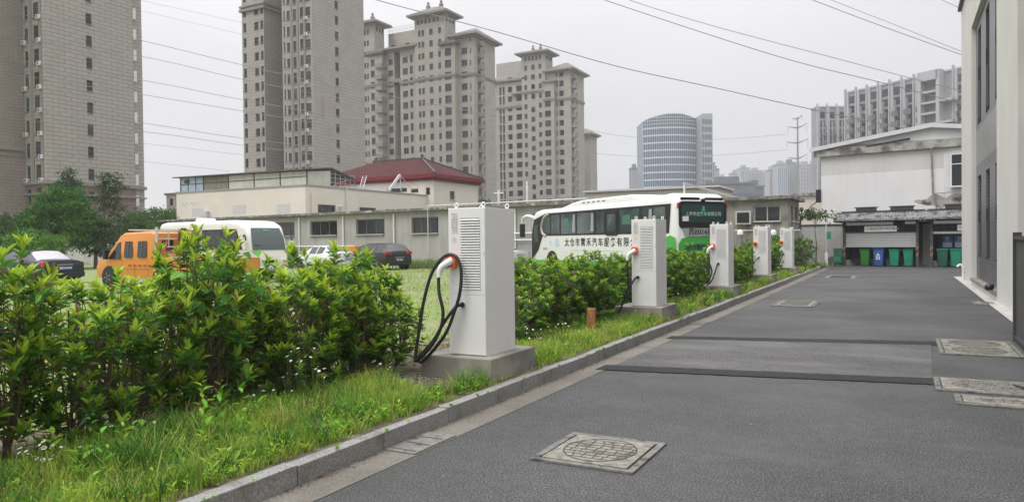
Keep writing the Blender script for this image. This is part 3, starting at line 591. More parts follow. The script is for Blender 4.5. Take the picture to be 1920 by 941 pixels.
def wheelie_bin(s, o, label, m, lidm, rz=0, tilt=0, mark=False, sc=1):
    t = empty('wheelie_bin', wp(s, o, 0), TH + rz, label, 'bin', 'wheelie bins at the shelters'); t.scale = (sc,) * 3
    b = MB(); ring = lambda hw, y0, y1, z: [(-hw * .92, y0, z), (hw * .92, y0, z), (hw, y0 + .03, z), (hw, y1, z), (-hw, y1, z), (-hw, y0 + .03, z)]
    loft(b, [ring(.22, .06, .44, .05), ring(.25, .02, .50, .45), ring(.28, -.02, .56, .93), ring(.30, -.04, .58, .94), ring(.30, -.04, .58, 1.0)])
    for x in (-.14, 0, .14): b.box(x - .015, x + .015, -.01, .06, .3, .86)
    bo = b.build('body', m, t, bevel=.008)
    b = MB(); loft(b, [ring(.31, -.07, .60, 1.003), ring(.31, -.07, .60, 1.03), ring(.27, 0, .56, 1.07)]); b.tube([(-.2, .60, 1.02), (-.2, .66, .98), (.2, .66, .98), (.2, .60, 1.02)], .014, 6); b.build('lid', lidm, t, bevel=.006)
    for x in (-.25, .25): MB().lathe([(0, -.03), (.1, -.03), (.1, .03), (0, .03)], (x, .47, .1), 16, 'X').build('wheel', M['tyre'], t)
    if mark:
        k = MB(); k.add([(-.1, -.03, .62), (0, -.03, .74), (.1, -.03, .62), (-.1, -.036, .62), (0, -.036, .74), (.1, -.036, .62)], [(3, 4, 5), (0, 3, 5, 2), (0, 1, 4, 3), (1, 2, 5, 4)]); k.box(-.1, -.06, -.036, -.02, .42, .58); k.box(.06, .1, -.036, -.02, .42, .58); k.box(-.1, .1, -.036, -.02, .38, .42); k.box(-.03, .03, -.036, -.02, .48, .58); k.build('recycling_mark', M['whiteink'], bo)
    if tilt:
        for ch in t.children: ch.matrix_local = Matrix.Translation((0, .1, .12)) @ Matrix.Rotation(tilt, 4, 'X') @ ch.matrix_local
    return t
mk = lambda n, c: mat(n, c, .45, var=.12, vscale=4)
Gl, Gd = mk('bin_teal', (.015, .26, .15)), mk('bin_teal_lid', (.02, .22, .14)); Gg = mk('bin_leaf_green', (.03, .20, .03)); Gb = mk('bin_blue', (.04, .12, .40)); Gk = mk('bin_dark_green', (.015, .12, .065))
for u, lab, m_, lm, mk_ in ((1622, 'leaf green wheelie bin, leftmost inside the shuttered shelter', Gg, Gg, False), (1647.5, 'blue wheelie bin with white recycling mark, the only blue one', Gb, Gb, True),
        (1677, 'bright teal green wheelie bin just right of the blue bin', Gl, Gd, False), (1703.5, 'bright teal green wheelie bin by the right post of the shuttered shelter', Gl, Gd, False),
        (1767.5, 'darker green wheelie bin, left one under the blue posters', Gk, Gd, False), (1792.5, 'bright green wheelie bin next to the white building, rightmost of all bins', Gl, Gd, False)):
    wheelie_bin(gs(u, 498, 1.35)[0], 1.45, lab, m_, lm, mark=mk_, sc=.94 if not mk_ else 1.02)
tb = wheelie_bin(gs(1569.5, 498, 2.0)[0], 1.9, 'dark green wheelie bin tipped forward outside the shelter, left of its post', Gk, Gk, R(8), R(-13), sc=.9)
MB().box(-.19, .19, -.2, -.1, .30, .62).build('recessed_panel', Gl, tb)
s_, _ = gs(1549.5, 498, 2.2)
t = empty('camera_pole', wp(s_, 2.2, 0), TH, 'thin white pole with a security camera on a short arm, left of the bins', 'camera pole')
MB().tube([(0, 0, 0), (0, 0, 3.35)], .035, 10).build('pole', M['pvc'], t, smooth=60); MB().lathe([(.09, 0), (.09, .75), (.045, .8)]).build('base_sleeve', M['pvc'], t, smooth=60)
MB().bar((0, 0, 3.2), (.42, -.05, 3.22), .035).build('arm', M['pvc'], t); MB().box(.35, .62, -.13, .0, 3.24, 3.37).build('security_camera', M['pvc'], t, bevel=.02); MB().box(.05, .29, -.06, -.03, 1.6, 2.05).build('green_notice', mat('green_notice', (.05, .35, .2), .5), t)
# ------------------------------------------------ low workshop row, cream building, red roofed house
M['lowgrey'] = mat('workshop_render', (.37, .358, .335), .9, var=.14, vscale=.7, streak=.35, bump=.15, bscale=40)
M['cream'] = mat('cream_render', (.64, .595, .51), .85, var=.05, vscale=.5, streak=.06)
M['rust_eave'] = mat('mossy_eaves', (.16, .15, .13), .95, var=.5, vscale=4, col2=(.30, .29, .26), mask=(2, .5, .62))
def low_row():
    A = (-66, 45.0); Bq = (-15.5, 38.3); B = Bld('workshop_row', 'long low grey workshop with wide dark windows behind the parked cars', 'workshop', M['lowgrey'], wmats=(M['alu'], M['glass'], M['lowgrey']), loc=(-38, 41, 0))
    Av = Vector((*A, 0)); d = (Vector((*Bq, 0)) - Av); L = d.length; d.normalize(); n = Vector((d.y, -d.x, 0))
    S = lambda u, v: (hit(u, v, A, Bq) - Av).dot(Vector((d.x, d.y, 0))); top = 3.72
    ws = []
    for ul, ur, vb in ((228, 274, 447), (505, 552, 440), (581.5, 632, 437.5), (667.5, 721, 435.5), (771.5, 822, 433.5), (1000, 1032, 432)):
        zb = hit((ul + ur) / 2, vb, A, Bq).z; ws.append((S(ul, 425), S(ur, 425), 2.2, 3.3, 'big'))
    B.seg(A, Bq, 0, top, ws, depth=.2); B.seg(Bq, (Bq[0] + 1.4, Bq[1] + 9), 0, top); B.seg((A[0] + 1, A[1] + 9), A, 0, top)
    o = Vector((0, 0, 0)); b = MB(); z = top
    b.prism([(-.4, z), (L + .4, z), (L + .4, z + .16), (-.4, z + .16)], Av, d, (0, 0, 1), n, .35); b.prism([(-.4, z), (L + .4, z), (L + .4, z + .12), (-.4, z + .12)], Av, d, (0, 0, 1), n, -9)
    B.part('roof', b, M['rust_eave'])
    for u in (487, 563, 645.5, 740.5, 950, 968):
        s = S(u, 440); p = Av + d * s + n * .1; b = MB(); b.tube([p + Vector((0, 0, .2)), p + Vector((0, 0, z - .1))], .055, 8); B.part('downpipe', b, M['pvc'], smooth=60)
    p = Av + n * .14; b = MB(); b.tube([p + d * S(668, 500) + Vector((0, 0, 1.45)), p + d * S(520, 500) + Vector((0, 0, 1.45))], .05, 8); B.part('wall_pipe', b, M['pvc'], smooth=60); b = MB(); b.tube([p + d * S(955, 500) + Vector((0, 0, 2.15)), p + d * (L - .5) + Vector((0, 0, 2.15))], .05, 8); B.part('wall_pipe', b, M['pvc'], smooth=60); b = MB(); b.tube([p + d * S(955, 500) + Vector((0, 0, 1.75)), p + d * (L - .5) + Vector((0, 0, 1.75))], .05, 8)
    B.part('wall_pipe', b, M['pvc'], smooth=60)
    b = MB(); q = Av + n * .3; b.tube([q + d * S(808, 400) + Vector((0, 0, z + .26)), q + d * (L + .3) + Vector((0, 0, z + .26))], .05, 8); 
    x = q + d * S(808, 400); b.tube([x + Vector((0, 0, z + .26)), x + Vector((0, 0, .9))], .04, 8); B.part('roof_pipe', b, M['pipeg'], smooth=60)
    B.finish()
low_row()
def grey_hut():
    X1 = Xon(1478, 380, 41.5); Y = 41.5; X0 = X1 - 5.2; B = Bld('concrete_hut', 'weathered grey concrete hut with wide window band right of the bus', 'hut', mat('hut_render', (.27, .255, .225), .95, var=.2, vscale=1.2, streak=.45, col2=(.16, .15, .135), mask=(1, .55, .65)), wmats=(M['alul'], M['glass'], M['alul']), loc=(X0 + 2.5, Y, 0))
    zt = Zon(1470, 373, Y=Y); a, c = Xon(1382, 400, Y) - X0, Xon(1464, 400, Y) - X0; z0, z1 = Zon(1440, 416.5, Y=Y), Zon(1440, 385, Y=Y)
    B.box(X0, X1, Y, Y + 4.6, 0, zt, front=[(a + .85, c, z0, z1, 'big')], right=[(1.0, 2.0, z0, z1, 'std'), (2.6, 3.9, z0, z1, 'std')])
    b = MB(); b.box(X0 - .3, X1 + .3, Y - .3, Y + 4.9, zt, zt + .17); B.part('roof', b, M['rust_eave'])
    b = MB(); b.box(X0 + a - .02, X0 + a + .78, Y - .35, Y + .02, z0 - .1, z0 + .62); B.part('window_air_conditioner', b, M['alul']); b = MB(); b.box(X0 + a + .06, X0 + a + .70, Y - .37, Y - .352, z0 - .02, z0 + .54); B.part('grille', b, M['black'])
    B.finish()
grey_hut()
def cream_block():
    X1, Y0 = -42.7, 45.3; X0 = -58.2; B = Bld('cream_hall', 'long cream rendered hall with translucent roof shed behind the workshop row', 'building', M['cream'], wmats=(M['alu'], M['glass'], M['alu']), loc=(-50, 50, 0)); zt = Zon(575, 348.5, Y=Y0)
    y = lambda u, v=390: Yon(u, v, X1) - Y0
    zw1 = Zon(610, 385, X=X1)
    ws = [(y(596), y(630), 3.9, zw1 + .05, 'big'), (y(674), y(705), 3.9, zw1, 'big'), (y(723), y(750), 3.9, zw1 - .05, 'big')]
    B.box(X0, X1, Y0, 64.8, 0, zt, right=ws)
    b = MB(); b.box(X0 - .05, X1 + .06, Y0 - .06, 64.9, zt, zt + .13); B.part('roof_coping', b, mat('grey_flashing', (.28, .28, .29), .6))
    for u0, u1, v0, v1 in ((360, 382, 391, 405), (437, 461, 385, 401), (519, 544, 383, 401)):
        b = MB(); b.box(Xon(u0, v0, Y0), Xon(u1, v0, Y0), Y0 - .012, Y0 + .01, Zon(u0, v1, Y=Y0), Zon(u0, v0, Y=Y0)); B.part('bricked_up_window', b, mat('pale_infill', (.50, .50, .48), .9, var=.05))
    # lean-to shed of translucent panels along the roof edge
    pan = mat('translucent_panel', (.50, .50, .42), .5, var=.14, vscale=1.3, streak=.2); dark = mat('brown_panel', (.20, .18, .13), .6, var=.2, streak=.3); blue = mat('pale_blue_glazing', (.33, .42, .50), .25, var=.1)
    xs = [Xon(u, 340, Y0) for u in (337, 380, 427, 475, 524, 574)]; zl = Zon(337, 334, Y=Y0); zr = Zon(574, 318, Y=Y0) - .1
    zt2 = zt + .13; f = lambda x: zl + (zr - zl) * (x - xs[0]) / (xs[-1] - xs[0])
    for i in range(5):
        b = MB(); a_, c_ = xs[i] + .04, xs[i + 1] - .04; b.add([(a_, Y0 + .1, zt2), (c_, Y0 + .1, zt2), (c_, Y0 + .1, f(c_)), (a_, Y0 + .1, f(a_)), (a_, Y0 + .14, zt2), (c_, Y0 + .14, zt2), (c_, Y0 + .14, f(c_)), (a_, Y0 + .14, f(a_))], [(0, 1, 2, 3), (7, 6, 5, 4), (3, 2, 6, 7)]); B.part('shed_panel', b, blue if i == 0 else dark if i == 1 else pan)
    b = MB()
    for i, x in enumerate(xs): b.box(x - .04, x + .04, Y0 + .05, Y0 + .13, zt2, f(x))
    for x in [xs[0] + (xs[1] - xs[0]) * k / 3 for k in (1, 2)]: b.box(x - .02, x + .02, Y0 + .05, Y0 + .12, zt2, f(x))
    b.bar((xs[0], Y0 + .08, zt2 + .62), (xs[-1], Y0 + .08, zt2 + .66), .05); b.box(xs[0] + .55, xs[0] + 1.15, Y0 + .03, Y0 + .09, zt2 + .72, zt2 + 1.02); B.part('shed_frame', b, M['coping'])
    X = X1 - .15; ys = [Y0 + .1 + Yon(u, 340, X1) - Y0 for u in (575, 620)]
    b = MB(); b.add([(X, ys[0], zt2), (X, ys[1], zt2), (X, ys[1], zr + .25), (X, ys[0], zr)], [(0, 1, 2, 3)]); B.part('shed_panel', b, pan)
    b = MB(); y2 = Yon(668, 340, X1)
    for k in range(6): yy = ys[1] + (y2 - ys[1]) * k / 5; b.bar((X, yy, zt2), (X, yy, zr + .3 - k * .12), .04)
    for z in (.35, .75, 1.1): b.bar((X, ys[1], zt2 + z), (X, y2, zt2 + z), .03)
    b.bar((X, ys[1], zt2), (X, y2, zt2 + 1), .03); b.bar((X, ys[0], zt2), (X, ys[0], zr), .06); b.bar((X, ys[1], zt2), (X, ys[1], zr + .3), .06); B.part('open_frame', b, M['alul'])
    b = MB(); p = [(xs[0] - .7, Y0 - .25, f(xs[0])), (xs[-1] + .1, Y0 - .25, zr + .06), (X + .15, ys[1], zr + .45), (X + .3, y2, zr - .35), (xs[-1] - 3.5, y2 + 1, zr - .2), (xs[0] - .7, Y0 + 4, f(xs[0]) + .2)]
    b.add([Vector(q) + Vector((0, 0, .0)) for q in p] + [Vector(q) + Vector((0, 0, .09)) for q in p], [(5, 4, 3, 2, 1, 0), (6, 7, 8, 9, 10, 11)] + [(i, (i + 1) % 6, 6 + (i + 1) % 6, 6 + i) for i in range(6)]); B.part('shed_roof', b, mat('dark_corrugated_sheet', (.09, .09, .09), .6, var=.2))
    for u, v in ((388, 402), (478, 0), (640, 394)):
        if not v: continue
        b = MB()
        if u < 575: x = Xon(u, v, Y0); z = Zon(u, v, Y=Y0); b.box(x - .45, x + .35, Y0 - .35, Y0, z - .28, z + .28); b.lathe([(.2, -.37), (.2, -.351)], (x - .05, Y0, z), 14, 'Y')
        else: yy = Yon(u, v, X1); z = Zon(u, v, X=X1); b.box(X1, X1 + .35, yy - .4, yy + .4, z - .3, z + .3)
        B.part('air_conditioner', b, M['alul'])
    b = MB(); x = Xon(582, 360, Y0); yy = Yon(583, 360, X1); b.tube([(X1 + .1, yy, zt - .5), (X1 + .1, yy, 3.8)], .06, 8); yy = Yon(648, 360, X1); b2 = MB(); b2.tube([(X1 + .1, yy, zt + .1), (X1 + .1, yy, 3.8)], .05, 8); bs = (b, b2); [B.part('downpipe', q, M['cream']) for q in bs]
    rr = random.Random(9); b = MB()
    for k in range(11): x = Xon(342 + k * 2.6, 384, Y0); z = Zon(342, 383 + (k % 3) * 2.2, Y=Y0); b.box(x, x + .09, Y0 - .008, Y0 + .002, z, z + rr.uniform(.05, .14)) if k not in (5,) else None
    B.part('faded_writing', b, mat('faded_grey', (.30, .28, .25), .9))
    B.finish()
cream_block()
def red_house():
    X1, Y0 = -41.9, 62.7; Y1 = 71.5; X0 = -57; B = Bld('red_roof_house', 'cream two storey house with dark red hipped tile roof behind the hall', 'house', M['cream'], wmats=(M['alu'], M['glass'], M['alul']), loc=(-50, 66, 0)); zt = Zon(814, 333, Y=Y0)
    x = lambda u, v=345: Xon(u, v, Y0) - X0; ws = []
    for a, c, va, vb in ((691, 712, 347, 340), (733, 754, 344, 337), (780, 796, 341, 334.5), (725, 763, 362, 354), (770, 784, 362, 354.5)): ws.append((x(a), x(c), Zon(a, va, Y=Y0), Zon(a, vb, Y=Y0), 'none'))
    ws.append((x(798), x(806), Zon(798, 366, Y=Y0), Zon(798, 352, Y=Y0), 'none'))
    yy = Yon(843.5, 370, X1) - Y0
    B.box(X0, X1, Y0, Y1, 0, zt, front=ws, right=[(yy, yy + 1.0, Zon(845, 375, X=X1), Zon(845, 358, X=X1), 'tran')])
    tl = mat('dark_red_roof_tiles', (.065, .020, .022), .9, spec=.15, var=.35, vscale=8, col2=(.11, .04, .038), mask=(5, .5, .6)); n = tl.node_tree.nodes; l = tl.node_tree.links
    wv = n.new('ShaderNodeTexWave'); wv.inputs['Scale'].default_value = 1.1; l.new(n['Texture Coordinate'].outputs['Object'], wv.inputs[0]); bp = n.new('ShaderNodeBump'); bp.inputs['Strength'].default_value = .6; bp.inputs['Distance'].default_value = .1; l.new(wv.outputs['Fac'], bp.inputs['Height']); l.new(bp.outputs[0], n['Principled BSDF'].inputs['Normal'])
    b = MB(); r1, r2 = hip(b, X0, X1, Y0, Y1, zt, Zon(790, 297, Y=67) - zt - .4, .55, .38, 'x', 0, 1); B.part('roof', b, [tl, mat('red_fascia', (.16, .018, .025), .6, spec=.2, var=.1)])
    b = MB(); b.bar(r1, r2, .3, .22); ex = X1 + .5
    b.bar(r2, (ex, Y0 - .5, zt + .45), .2, .2); b.bar(r2, (ex, Y1 + .5, zt + .45), .2, .2); b.box(r2[0] - .1, r2[0] + .15, r2[1] - .1, r2[1] + .1, r2[2], r2[2] + .45); b.box(r1[0] - .1, r1[0] + .15, r1[1] - .1, r1[1] + .1, r1[2], r1[2] + .45); B.part('ridge', b, M['coping'])
    # hoist on the hall roof is separate
    B.finish()
red_house()
t = empty('roof_hoist', (-42.6, 58.5, 6.2), 0, 'white slanting hoist arm on the hall roof before the red roofed house', 'hoist')
b = MB(); za = 6.0
p1 = W(729, 358, 73); p2 = W(750, 328, 74); p3 = W(752, 358, 74); o_ = Vector((-42.6, 58.5, 6.2)); b.bar(p1 - o_, p2 - o_, .22); b.bar(p3 - o_, p2 - o_, .08); b.bar(p2 - o_, W(772, 356, 75) - o_, .04); b.build('arm', M['alul'], t)
t = empty('roof_ladder', W(678, 352, 70), 0, 'pale metal ladder leaning between hall roof and red roof', 'ladder'); b = MB(); q = W(684, 330, 71) - W(678, 352, 70)
for dxx in (-.22, .22): b.bar((dxx, 0, 0), (q.x + dxx, q.y, q.z), .05)
for k in range(1, 6): b.bar((-.22 + q.x * k / 6, q.y * k / 6, q.z * k / 6), (.22 + q.x * k / 6, q.y * k / 6, q.z * k / 6), .035)
b.build('rails_and_rungs', M['alul'], t)
wallthing('pale block boundary wall below the trees at the left', [(-75, 37.2), (-39.0, 36.2)], 0, 2.0, mat('pale_block_wall', (.42, .42, .38), .9, var=.12, vscale=1.5, streak=.55, col2=(.25, .27, .22), mask=(1.2, .55, .68)), cap=M['rust_eave'])
# shed roof edge and slanting pole behind the bus
B = Bld('flat_beige_building', 'flat beige parapet building showing above the bus roof', 'building', mat('beige_parapet', (.42, .39, .33), .9, var=.1, streak=.2), loc=(-14, 62, 0)); z_ = Zon(1200, 357, Y=60)
B.box(Xon(1098, 365, 60), Xon(1345, 365, 60), 60, 66, 0, z_); b = MB(); b.box(Xon(1098, 365, 60) - .2, Xon(1345, 365, 60) + .2, 59.8, 66, z_, z_ + .15); B.part('coping', b, M['alul']); B.finish()
B = Bld('small_cream_building', 'small cream building between the grey hut and white warehouse', 'building', M['cream'], loc=(-4.6, 54, 0)); z_ = Zon(1520, 367, Y=56)
B.box(Xon(1490, 380, 56), Xon(1560, 380, 56), 56, 62, 0, z_); b = MB(); b.box(Xon(1488, 380, 56), Xon(1562, 380, 56), 55.8, 62.2, z_, z_ + .18); B.part('coping', b, M['rust_eave']); B.finish()
t = empty('slanting_roof_pole', W(1283, 372, 45), 0, 'grey awning pole slanting down to the right above the bus', 'pole'); o_ = t.location
b = MB(); b.bar(W(1283, 344, 45) - o_, W(1390, 372.5, 44) - o_, .16, .12); b.build('beam', M['steel'], t); MB().bar((0, 0, -1.0), W(1283, 342, 45) - o_, .1).build('upright', M['pvc'], t)
for u, v0, v1, Z, lab in ((935, 356, 388, 60, 'thin white pole with a crossbar beside the first cabinet'), (988, 340, 384, 60, 'thin white mast right of the cross-barred pole')):
    p = W(u, v0, Z); q = empty('roof_mast', (p.x, p.y, 0), 0, lab, 'mast'); MB().tube([(0, 0, 0), (0, 0, p.z)], .09, 8).build('pole', M['pvc'], q)
    if u < 950: MB().box(-.45, .45, -.04, .04, p.z - .3, p.z - .2).build('crossbar', M['pvc'], q)
for u, lab in ((1388, 'shiny vent stub on the wall, seen between third and fourth cabinets'), (1450, 'shiny vent stub on the wall, seen between fourth and fifth cabinets')):
    p = G(u, 480, .14); p = W(u, 438, 38); q = empty('vent_stub', (p.x, p.y, .14), 0, lab, 'vent', 'vent stubs by the hut'); MB().lathe([(.16, 0), (.16, p.z - .5), (.12, p.z - .48), (.12, p.z - .2)], n=16).build('stub', mat('galvanised', (.3, .3, .3), .4, metal=.6), q, smooth=40); MB().lathe([(.15, p.z - .2), (.15, p.z - .05), (.1, p.z + .04), (0, p.z + .07)], n=16).build('cap', M['white2'], q, smooth=40)
t = empty('handrail', (-7.2, 40.2, 0), 0, 'white sloping pipe rail along the mottled wall by the hut', 'rail'); o_ = Vector((-7.2, 40.2, 0))
b = MB(); b.tube([W(1378, 432.5, 40) - o_, W(1452, 432, 40) - o_, W(1480, 417, 40.5) - o_, W(1482, 418, 40.5) - o_], .04, 6); b.tube([W(1452, 432, 40) - o_, W(1500, 431.5, 41) - o_], .035, 6); b.build('rail_pipe', M['pvc'], t, smooth=60)
# pump and pipes beside the first cabinet
pp = G(815, 494.5); t = empty('green_pump', pp, 0, 'green pump set with white riser pipes beside the workshop wall', 'pump')
MB().lathe([(0, -1.6), (.2, -1.55), (.24, -1.2), (.24, 1.2), (.2, 1.55), (0, 1.6)], (0, 0, .3), 14, 'X').build('green_casing', mat('pump_green', (.02, .30, .17), .5, var=.1), t, smooth=40)
b = MB(); [b.lathe([(.14, .5), (.14, .72)], (x, 0, 0), 10) for x in (-.5, -.15, .2)]; b.box(-.8, .5, -.15, .15, .45, .55); b.build('valve_block', M['black'], t)
b = MB(); b.tube([(-.5, 0, .7), (-.5, 0, 4.05)], .09, 8); b.tube(catmull([(-.15, 0, .7), (-.15, 0, 2.1), (-.05, 0, 2.3), (.4, 0, 2.3), (1.2, 0, 2.35), (3, 0, 2.4)], 4), .08, 8); b.tube(catmull([(.2, 0, .7), (.2, 0, 1.25), (.35, 0, 1.38), (3, 0, 1.4)], 4), .08, 8); b.build('riser_pipe', M['pvc'], t, smooth=60)
pp = G(795, 500.5); t = empty('fallen_pipe', pp, R(6), 'short white pipe lying on the ground left of the green pump', 'pipe'); MB().lathe([(.11, -.55), (.13, -.5), (.13, .5), (.11, .55)], (0, 0, .13), 12, 'X').build('pipe_section', M['pvc'], t, smooth=40)
pp = G(659, 499); t = empty('orange_cabinet', pp, 0, 'small orange box machine between the white car and black car', 'machine'); MB().box(-.55, .55, -.3, .3, .25, 1.35).build('casing', mat('machine_orange', (.65, .22, .03), .5), t, bevel=.05); MB().box(-.45, .45, -.25, .25, 0, .25).build('base', M['black'], t)

# ------------------------------------------------ apartment towers
stoneA = brick_mat('tower_stone_tiles', (.37, .34, .305), (.345, .315, .285), (.205, .185, .165), 1.6, .52, .045, .8, .07)
stoneB = brick_mat('tower_stone_cladding', (.355, .325, .29), (.33, .305, .27), (.215, .195, .175), 2.0, .6, .04, .8, .09)
brown = brick_mat('brown_stone_base', (.215, .155, .125), (.19, .14, .115), (.12, .09, .075), .8, .4, .02, .85, .12)
shadebrown = brick_mat('shaded_brown_tiles', (.26, .215, .185), (.24, .20, .175), (.16, .13, .115), 1.2, .4, .03, .85, .1)  # brown tiles of the left wing, coloured darker for its shaded side
stoneC = brick_mat('beige_render_joints', (.35, .325, .28), (.34, .315, .27), (.27, .25, .215), 3.0, 1.45, .05, .85, .08)
trim = mat('grey_stone_trim', (.235, .215, .19), .85, var=.1, vscale=.3); roofm = mat('grey_roof_tiles', (.15, .14, .13), .85, var=.2)
fr = (mat('dark_bronze_frame', (.10, .095, .09), .5), M['glassfar'], trim)
M['darkrec'] = mat('balcony_recess_shade', (.035, .035, .035), .5)  # dark colour stands in for shade at the backs of open balcony recesses
def ac(B, p, d, n):
    b = MB(); Mx = Matrix(((d.x, n.x, 0, p.x), (d.y, n.y, 0, p.y), (0, 0, 1, p.z), (0, 0, 0, 1))); b.box(0, .68, 0, .35, 0, .52, Mx); b.box(.12, .5, .35, .36, .07, .45, Mx, mi=1); B.part('air_conditioner', b, [M['white2'], M['slot']])
def tower_a():
    Xm = -94.8; Yc = 55.2; Y1 = Yon(252, 200, Xm); B = Bld('apartment_tower', 'tall beige tiled tower cut off by the left frame edge', 'apartment tower', stoneA, 'apartment towers', wmats=fr, loc=(-100, 60, 0)); top = 72; fl = 2.92; base = Zon(200, 351, X=Xm)
    z0s = [Zon(169, 27 + 42.1 * k + 21, X=Xm) for k in (0,)]; zb = z0s[0]; rows = [zb + fl * k for k in range(-14, 11)]; rows = [r for r in rows if r > 2]
    y = lambda u, v=200: Yon(u, v, Xm) - Yc
    col = [(y(163.5), y(175), z, z + 1.5, 'std') for z in rows]
    Ym = Y1 - Yc
    B.seg((Xm, Yc), (Xm, Y1), 0, base, [w_ for w_ in col if w_[3] < base], mi=1); B.seg((Xm, Yc), (Xm, Y1), base, top, [w_ for w_ in col if w_[2] > base])
    xx = lambda u, v=200: Xon(u, v, Yc)
    Xl = xx(46); ws = []
    for (ua, ub), h_, dz in (((48.5, 55), 1.9, -.3), ((65, 76), 2.0, -.3), ((80, 89), 1.6, 0)):
        ws += [(xx(ua) - Xl, xx(ub) - Xl, z + dz, z + dz + h_, 'std') for z in rows]
    B.seg((Xl, Yc), (Xm, Yc), 0, base, [w_ for w_ in ws if w_[3] < base], mi=1); B.seg((Xl, Yc), (Xm, Yc), base, top, [w_ for w_ in ws if w_[2] > base], depth=.13)
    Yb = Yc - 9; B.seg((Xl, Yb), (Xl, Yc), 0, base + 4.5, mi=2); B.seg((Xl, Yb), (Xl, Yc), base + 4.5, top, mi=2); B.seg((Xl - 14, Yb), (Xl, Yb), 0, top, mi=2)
    # narrow return and far side bay
    B.seg((Xm, Y1), (Xm - 1.2, Y1), 0, top); Y2 = Yon(268, 200, Xm - 1.2)
    B.seg((Xm - 1.2, Y1), (Xm - 1.2, Y2), 0, top, [(.35, .95, z, z + 1.6, 'none') for z in rows], depth=.3); B.seg((Xm - 1.2, Y2), (Xm - 14, Y2), 0, top)
    for z, h in ((base, .45), (base - 1.3, .2)):
        b = MB(); b.box(Xm - .3, Xm + .3, Yc - .3, Y1 + .3, z, z + h); b.box(Xl - .1, Xm - .3, Yc - .3, Yc + .1, z, z + h); b.box(Xm - 1.4, Xm - .9, Y1 + .3, Y2 + .2, z, z + h); B.part('cornice', b, trim)
    b = MB(); b.box(Xl - .2, Xl + .3, Yb, Yc - .31, base + 4.3, base + 4.8); b.box(Xl - .2, Xl + .2, Yb, Yc - .31, base + 3.6, base + 3.8); B.part('cornice', b, trim)
    for x in (xx(61), xx(78.5)):
        b = MB(); b.box(x - .25, x + .25, Yc - .10, Yc - .001, base + .5, top); B.part('pilaster', b, trim)
    for k, z in enumerate(rows):
        if z > base and z < 50: ac(B, Vector((xx(74.5), Yc - .001, z - .55)), Vector((1, 0, 0)), Vector((0, -1, 0)))
        if z > base and z < 50 and k % 2 == 0: ac(B, Vector((xx(47), Yc - .001, z - .5)), Vector((1, 0, 0)), Vector((0, -1, 0)))
    for z in rows:
        if z > 6: b = MB(); b.box(Xm - 1.2, Xm - .75, Y1 + .3, Y1 + 1.0, z - .2, z + 1.3); B.part('balcony_panel', b, M['white2'])
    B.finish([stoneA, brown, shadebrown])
tower_a()
def tower_b():
    P = W(587, 200, 134); Xm, Yc = P.x, P.y; Y1 = Yon(684, 200, Xm); B = Bld('apartment_tower', 'tall beige tower with cut off top standing right of the wide sky gap', 'apartment tower', stoneB, 'apartment towers', wmats=fr, loc=(Xm - 6, Yc + 6, 0)); top = 92; fl = 2.9
    zb = Zon(630, 18, X=Xm); rows = [zb + fl * k for k in range(-16, 15)]; rows = [r for r in rows if r > 6]; y = lambda u, v=200: Yon(u, v, Xm) - Yc; x = lambda u, v=200: Xon(u, v, Yc)
    B.seg((Xm, Yc), (Xm, Y1), 0, top, [(y(630), y(636.5), z, z + 1.6, 'std') for z in rows]); B.seg((Xm, Y1), (Xm - 16, Y1), 0, top)
    Xl = x(531); ws = []
    for ua, ub, h_, dz in ((534, 536.5, 1.9, 0), (540, 545.5, 1.7, 0), (551.5, 557.5, 2.0, -.2), (564.5, 570.5, 1.9, 0), (575, 584, 1.7, 0)): ws += [(x(ua) - Xl, x(ub) - Xl, z + dz, z + dz + h_, 'std') for z in rows]
    B.seg((Xl, Yc), (Xm, Yc), 0, top, ws, depth=.13); B.seg((Xl, Yc + 12), (Xl, Yc), 0, top)
    Q = W(497, 200, 141); Xq, Yq = Q.x, Q.y; B.seg((Xq, Yq), (Xq, Yq + 12), 0, top); Xe = Xon(456, 200, Yq); x2 = lambda u: Xon(u, 200, Yq) - Xe; ws = []
    for ua, ub, h_ in ((458.5, 464, 1.8), (479, 487, 1.6), (490.5, 495.5, 1.7)): ws += [(x2(ua), x2(ub), z - .3, z - .3 + h_, 'std') for z in rows]
    B.seg((Xe, Yq), (Xq, Yq), 0, top, ws, depth=.3); B.seg((Xe, Yq + 12), (Xe, Yq), 0, top)
    zc = Zon(456, 24, Y=Yq)
    for z, h in ((zc, .5), (zc + .8, .3)):
        b = MB(); b.box(Xe - .4, Xq + .4, Yq - .4, Yq + 10, z, z + h); B.part('cornice', b, trim)
    for u in (548.5, 560.5, 573): xx = x(u); b = MB(); b.box(xx - .2, xx + .2, Yc - .12, Yc - .001, 0, top); B.part('pilaster', b, trim)
    for k, z in enumerate(rows):
        if z < 60 and k % 3 != 1: ac(B, Vector((x(574.5), Yc - .001, z - .55)), Vector((1, 0, 0)), Vector((0, -1, 0)))
    b = MB(); b.box(Xm - .01, Xm + .012, Yc + y(601, 200), Yc + y(609, 200), Zon(605, 223, X=Xm), Zon(605, 183, X=Xm)); B.part('patched_tiles', b, mat('brownish_patch', (.30, .25, .21), .85, var=.1))
    B.finish()
tower_b()
def belts(B, mb, x0, x1, y0, y1, z, o=.3, h=.45):
    mb.box(x0 - o, x1 + o, y0 - o, y1 + o, z, z + h); mb.box(x0 - o * .6, x1 + o * .6, y0 - o * .6, y1 + o * .6, z - .35, z)
def finials(B, r1, r2, s=1):
    for r_ in (r1, r2) if r1 != r2 else (r1,):
        b = MB(); b.lathe([(.5 * s, -.3), (.6 * s, .4 * s), (.25 * s, .8 * s), (.4 * s, 1.1 * s), (.1 * s, 1.6 * s)], r_, 8); B.part('finial', b, trim)
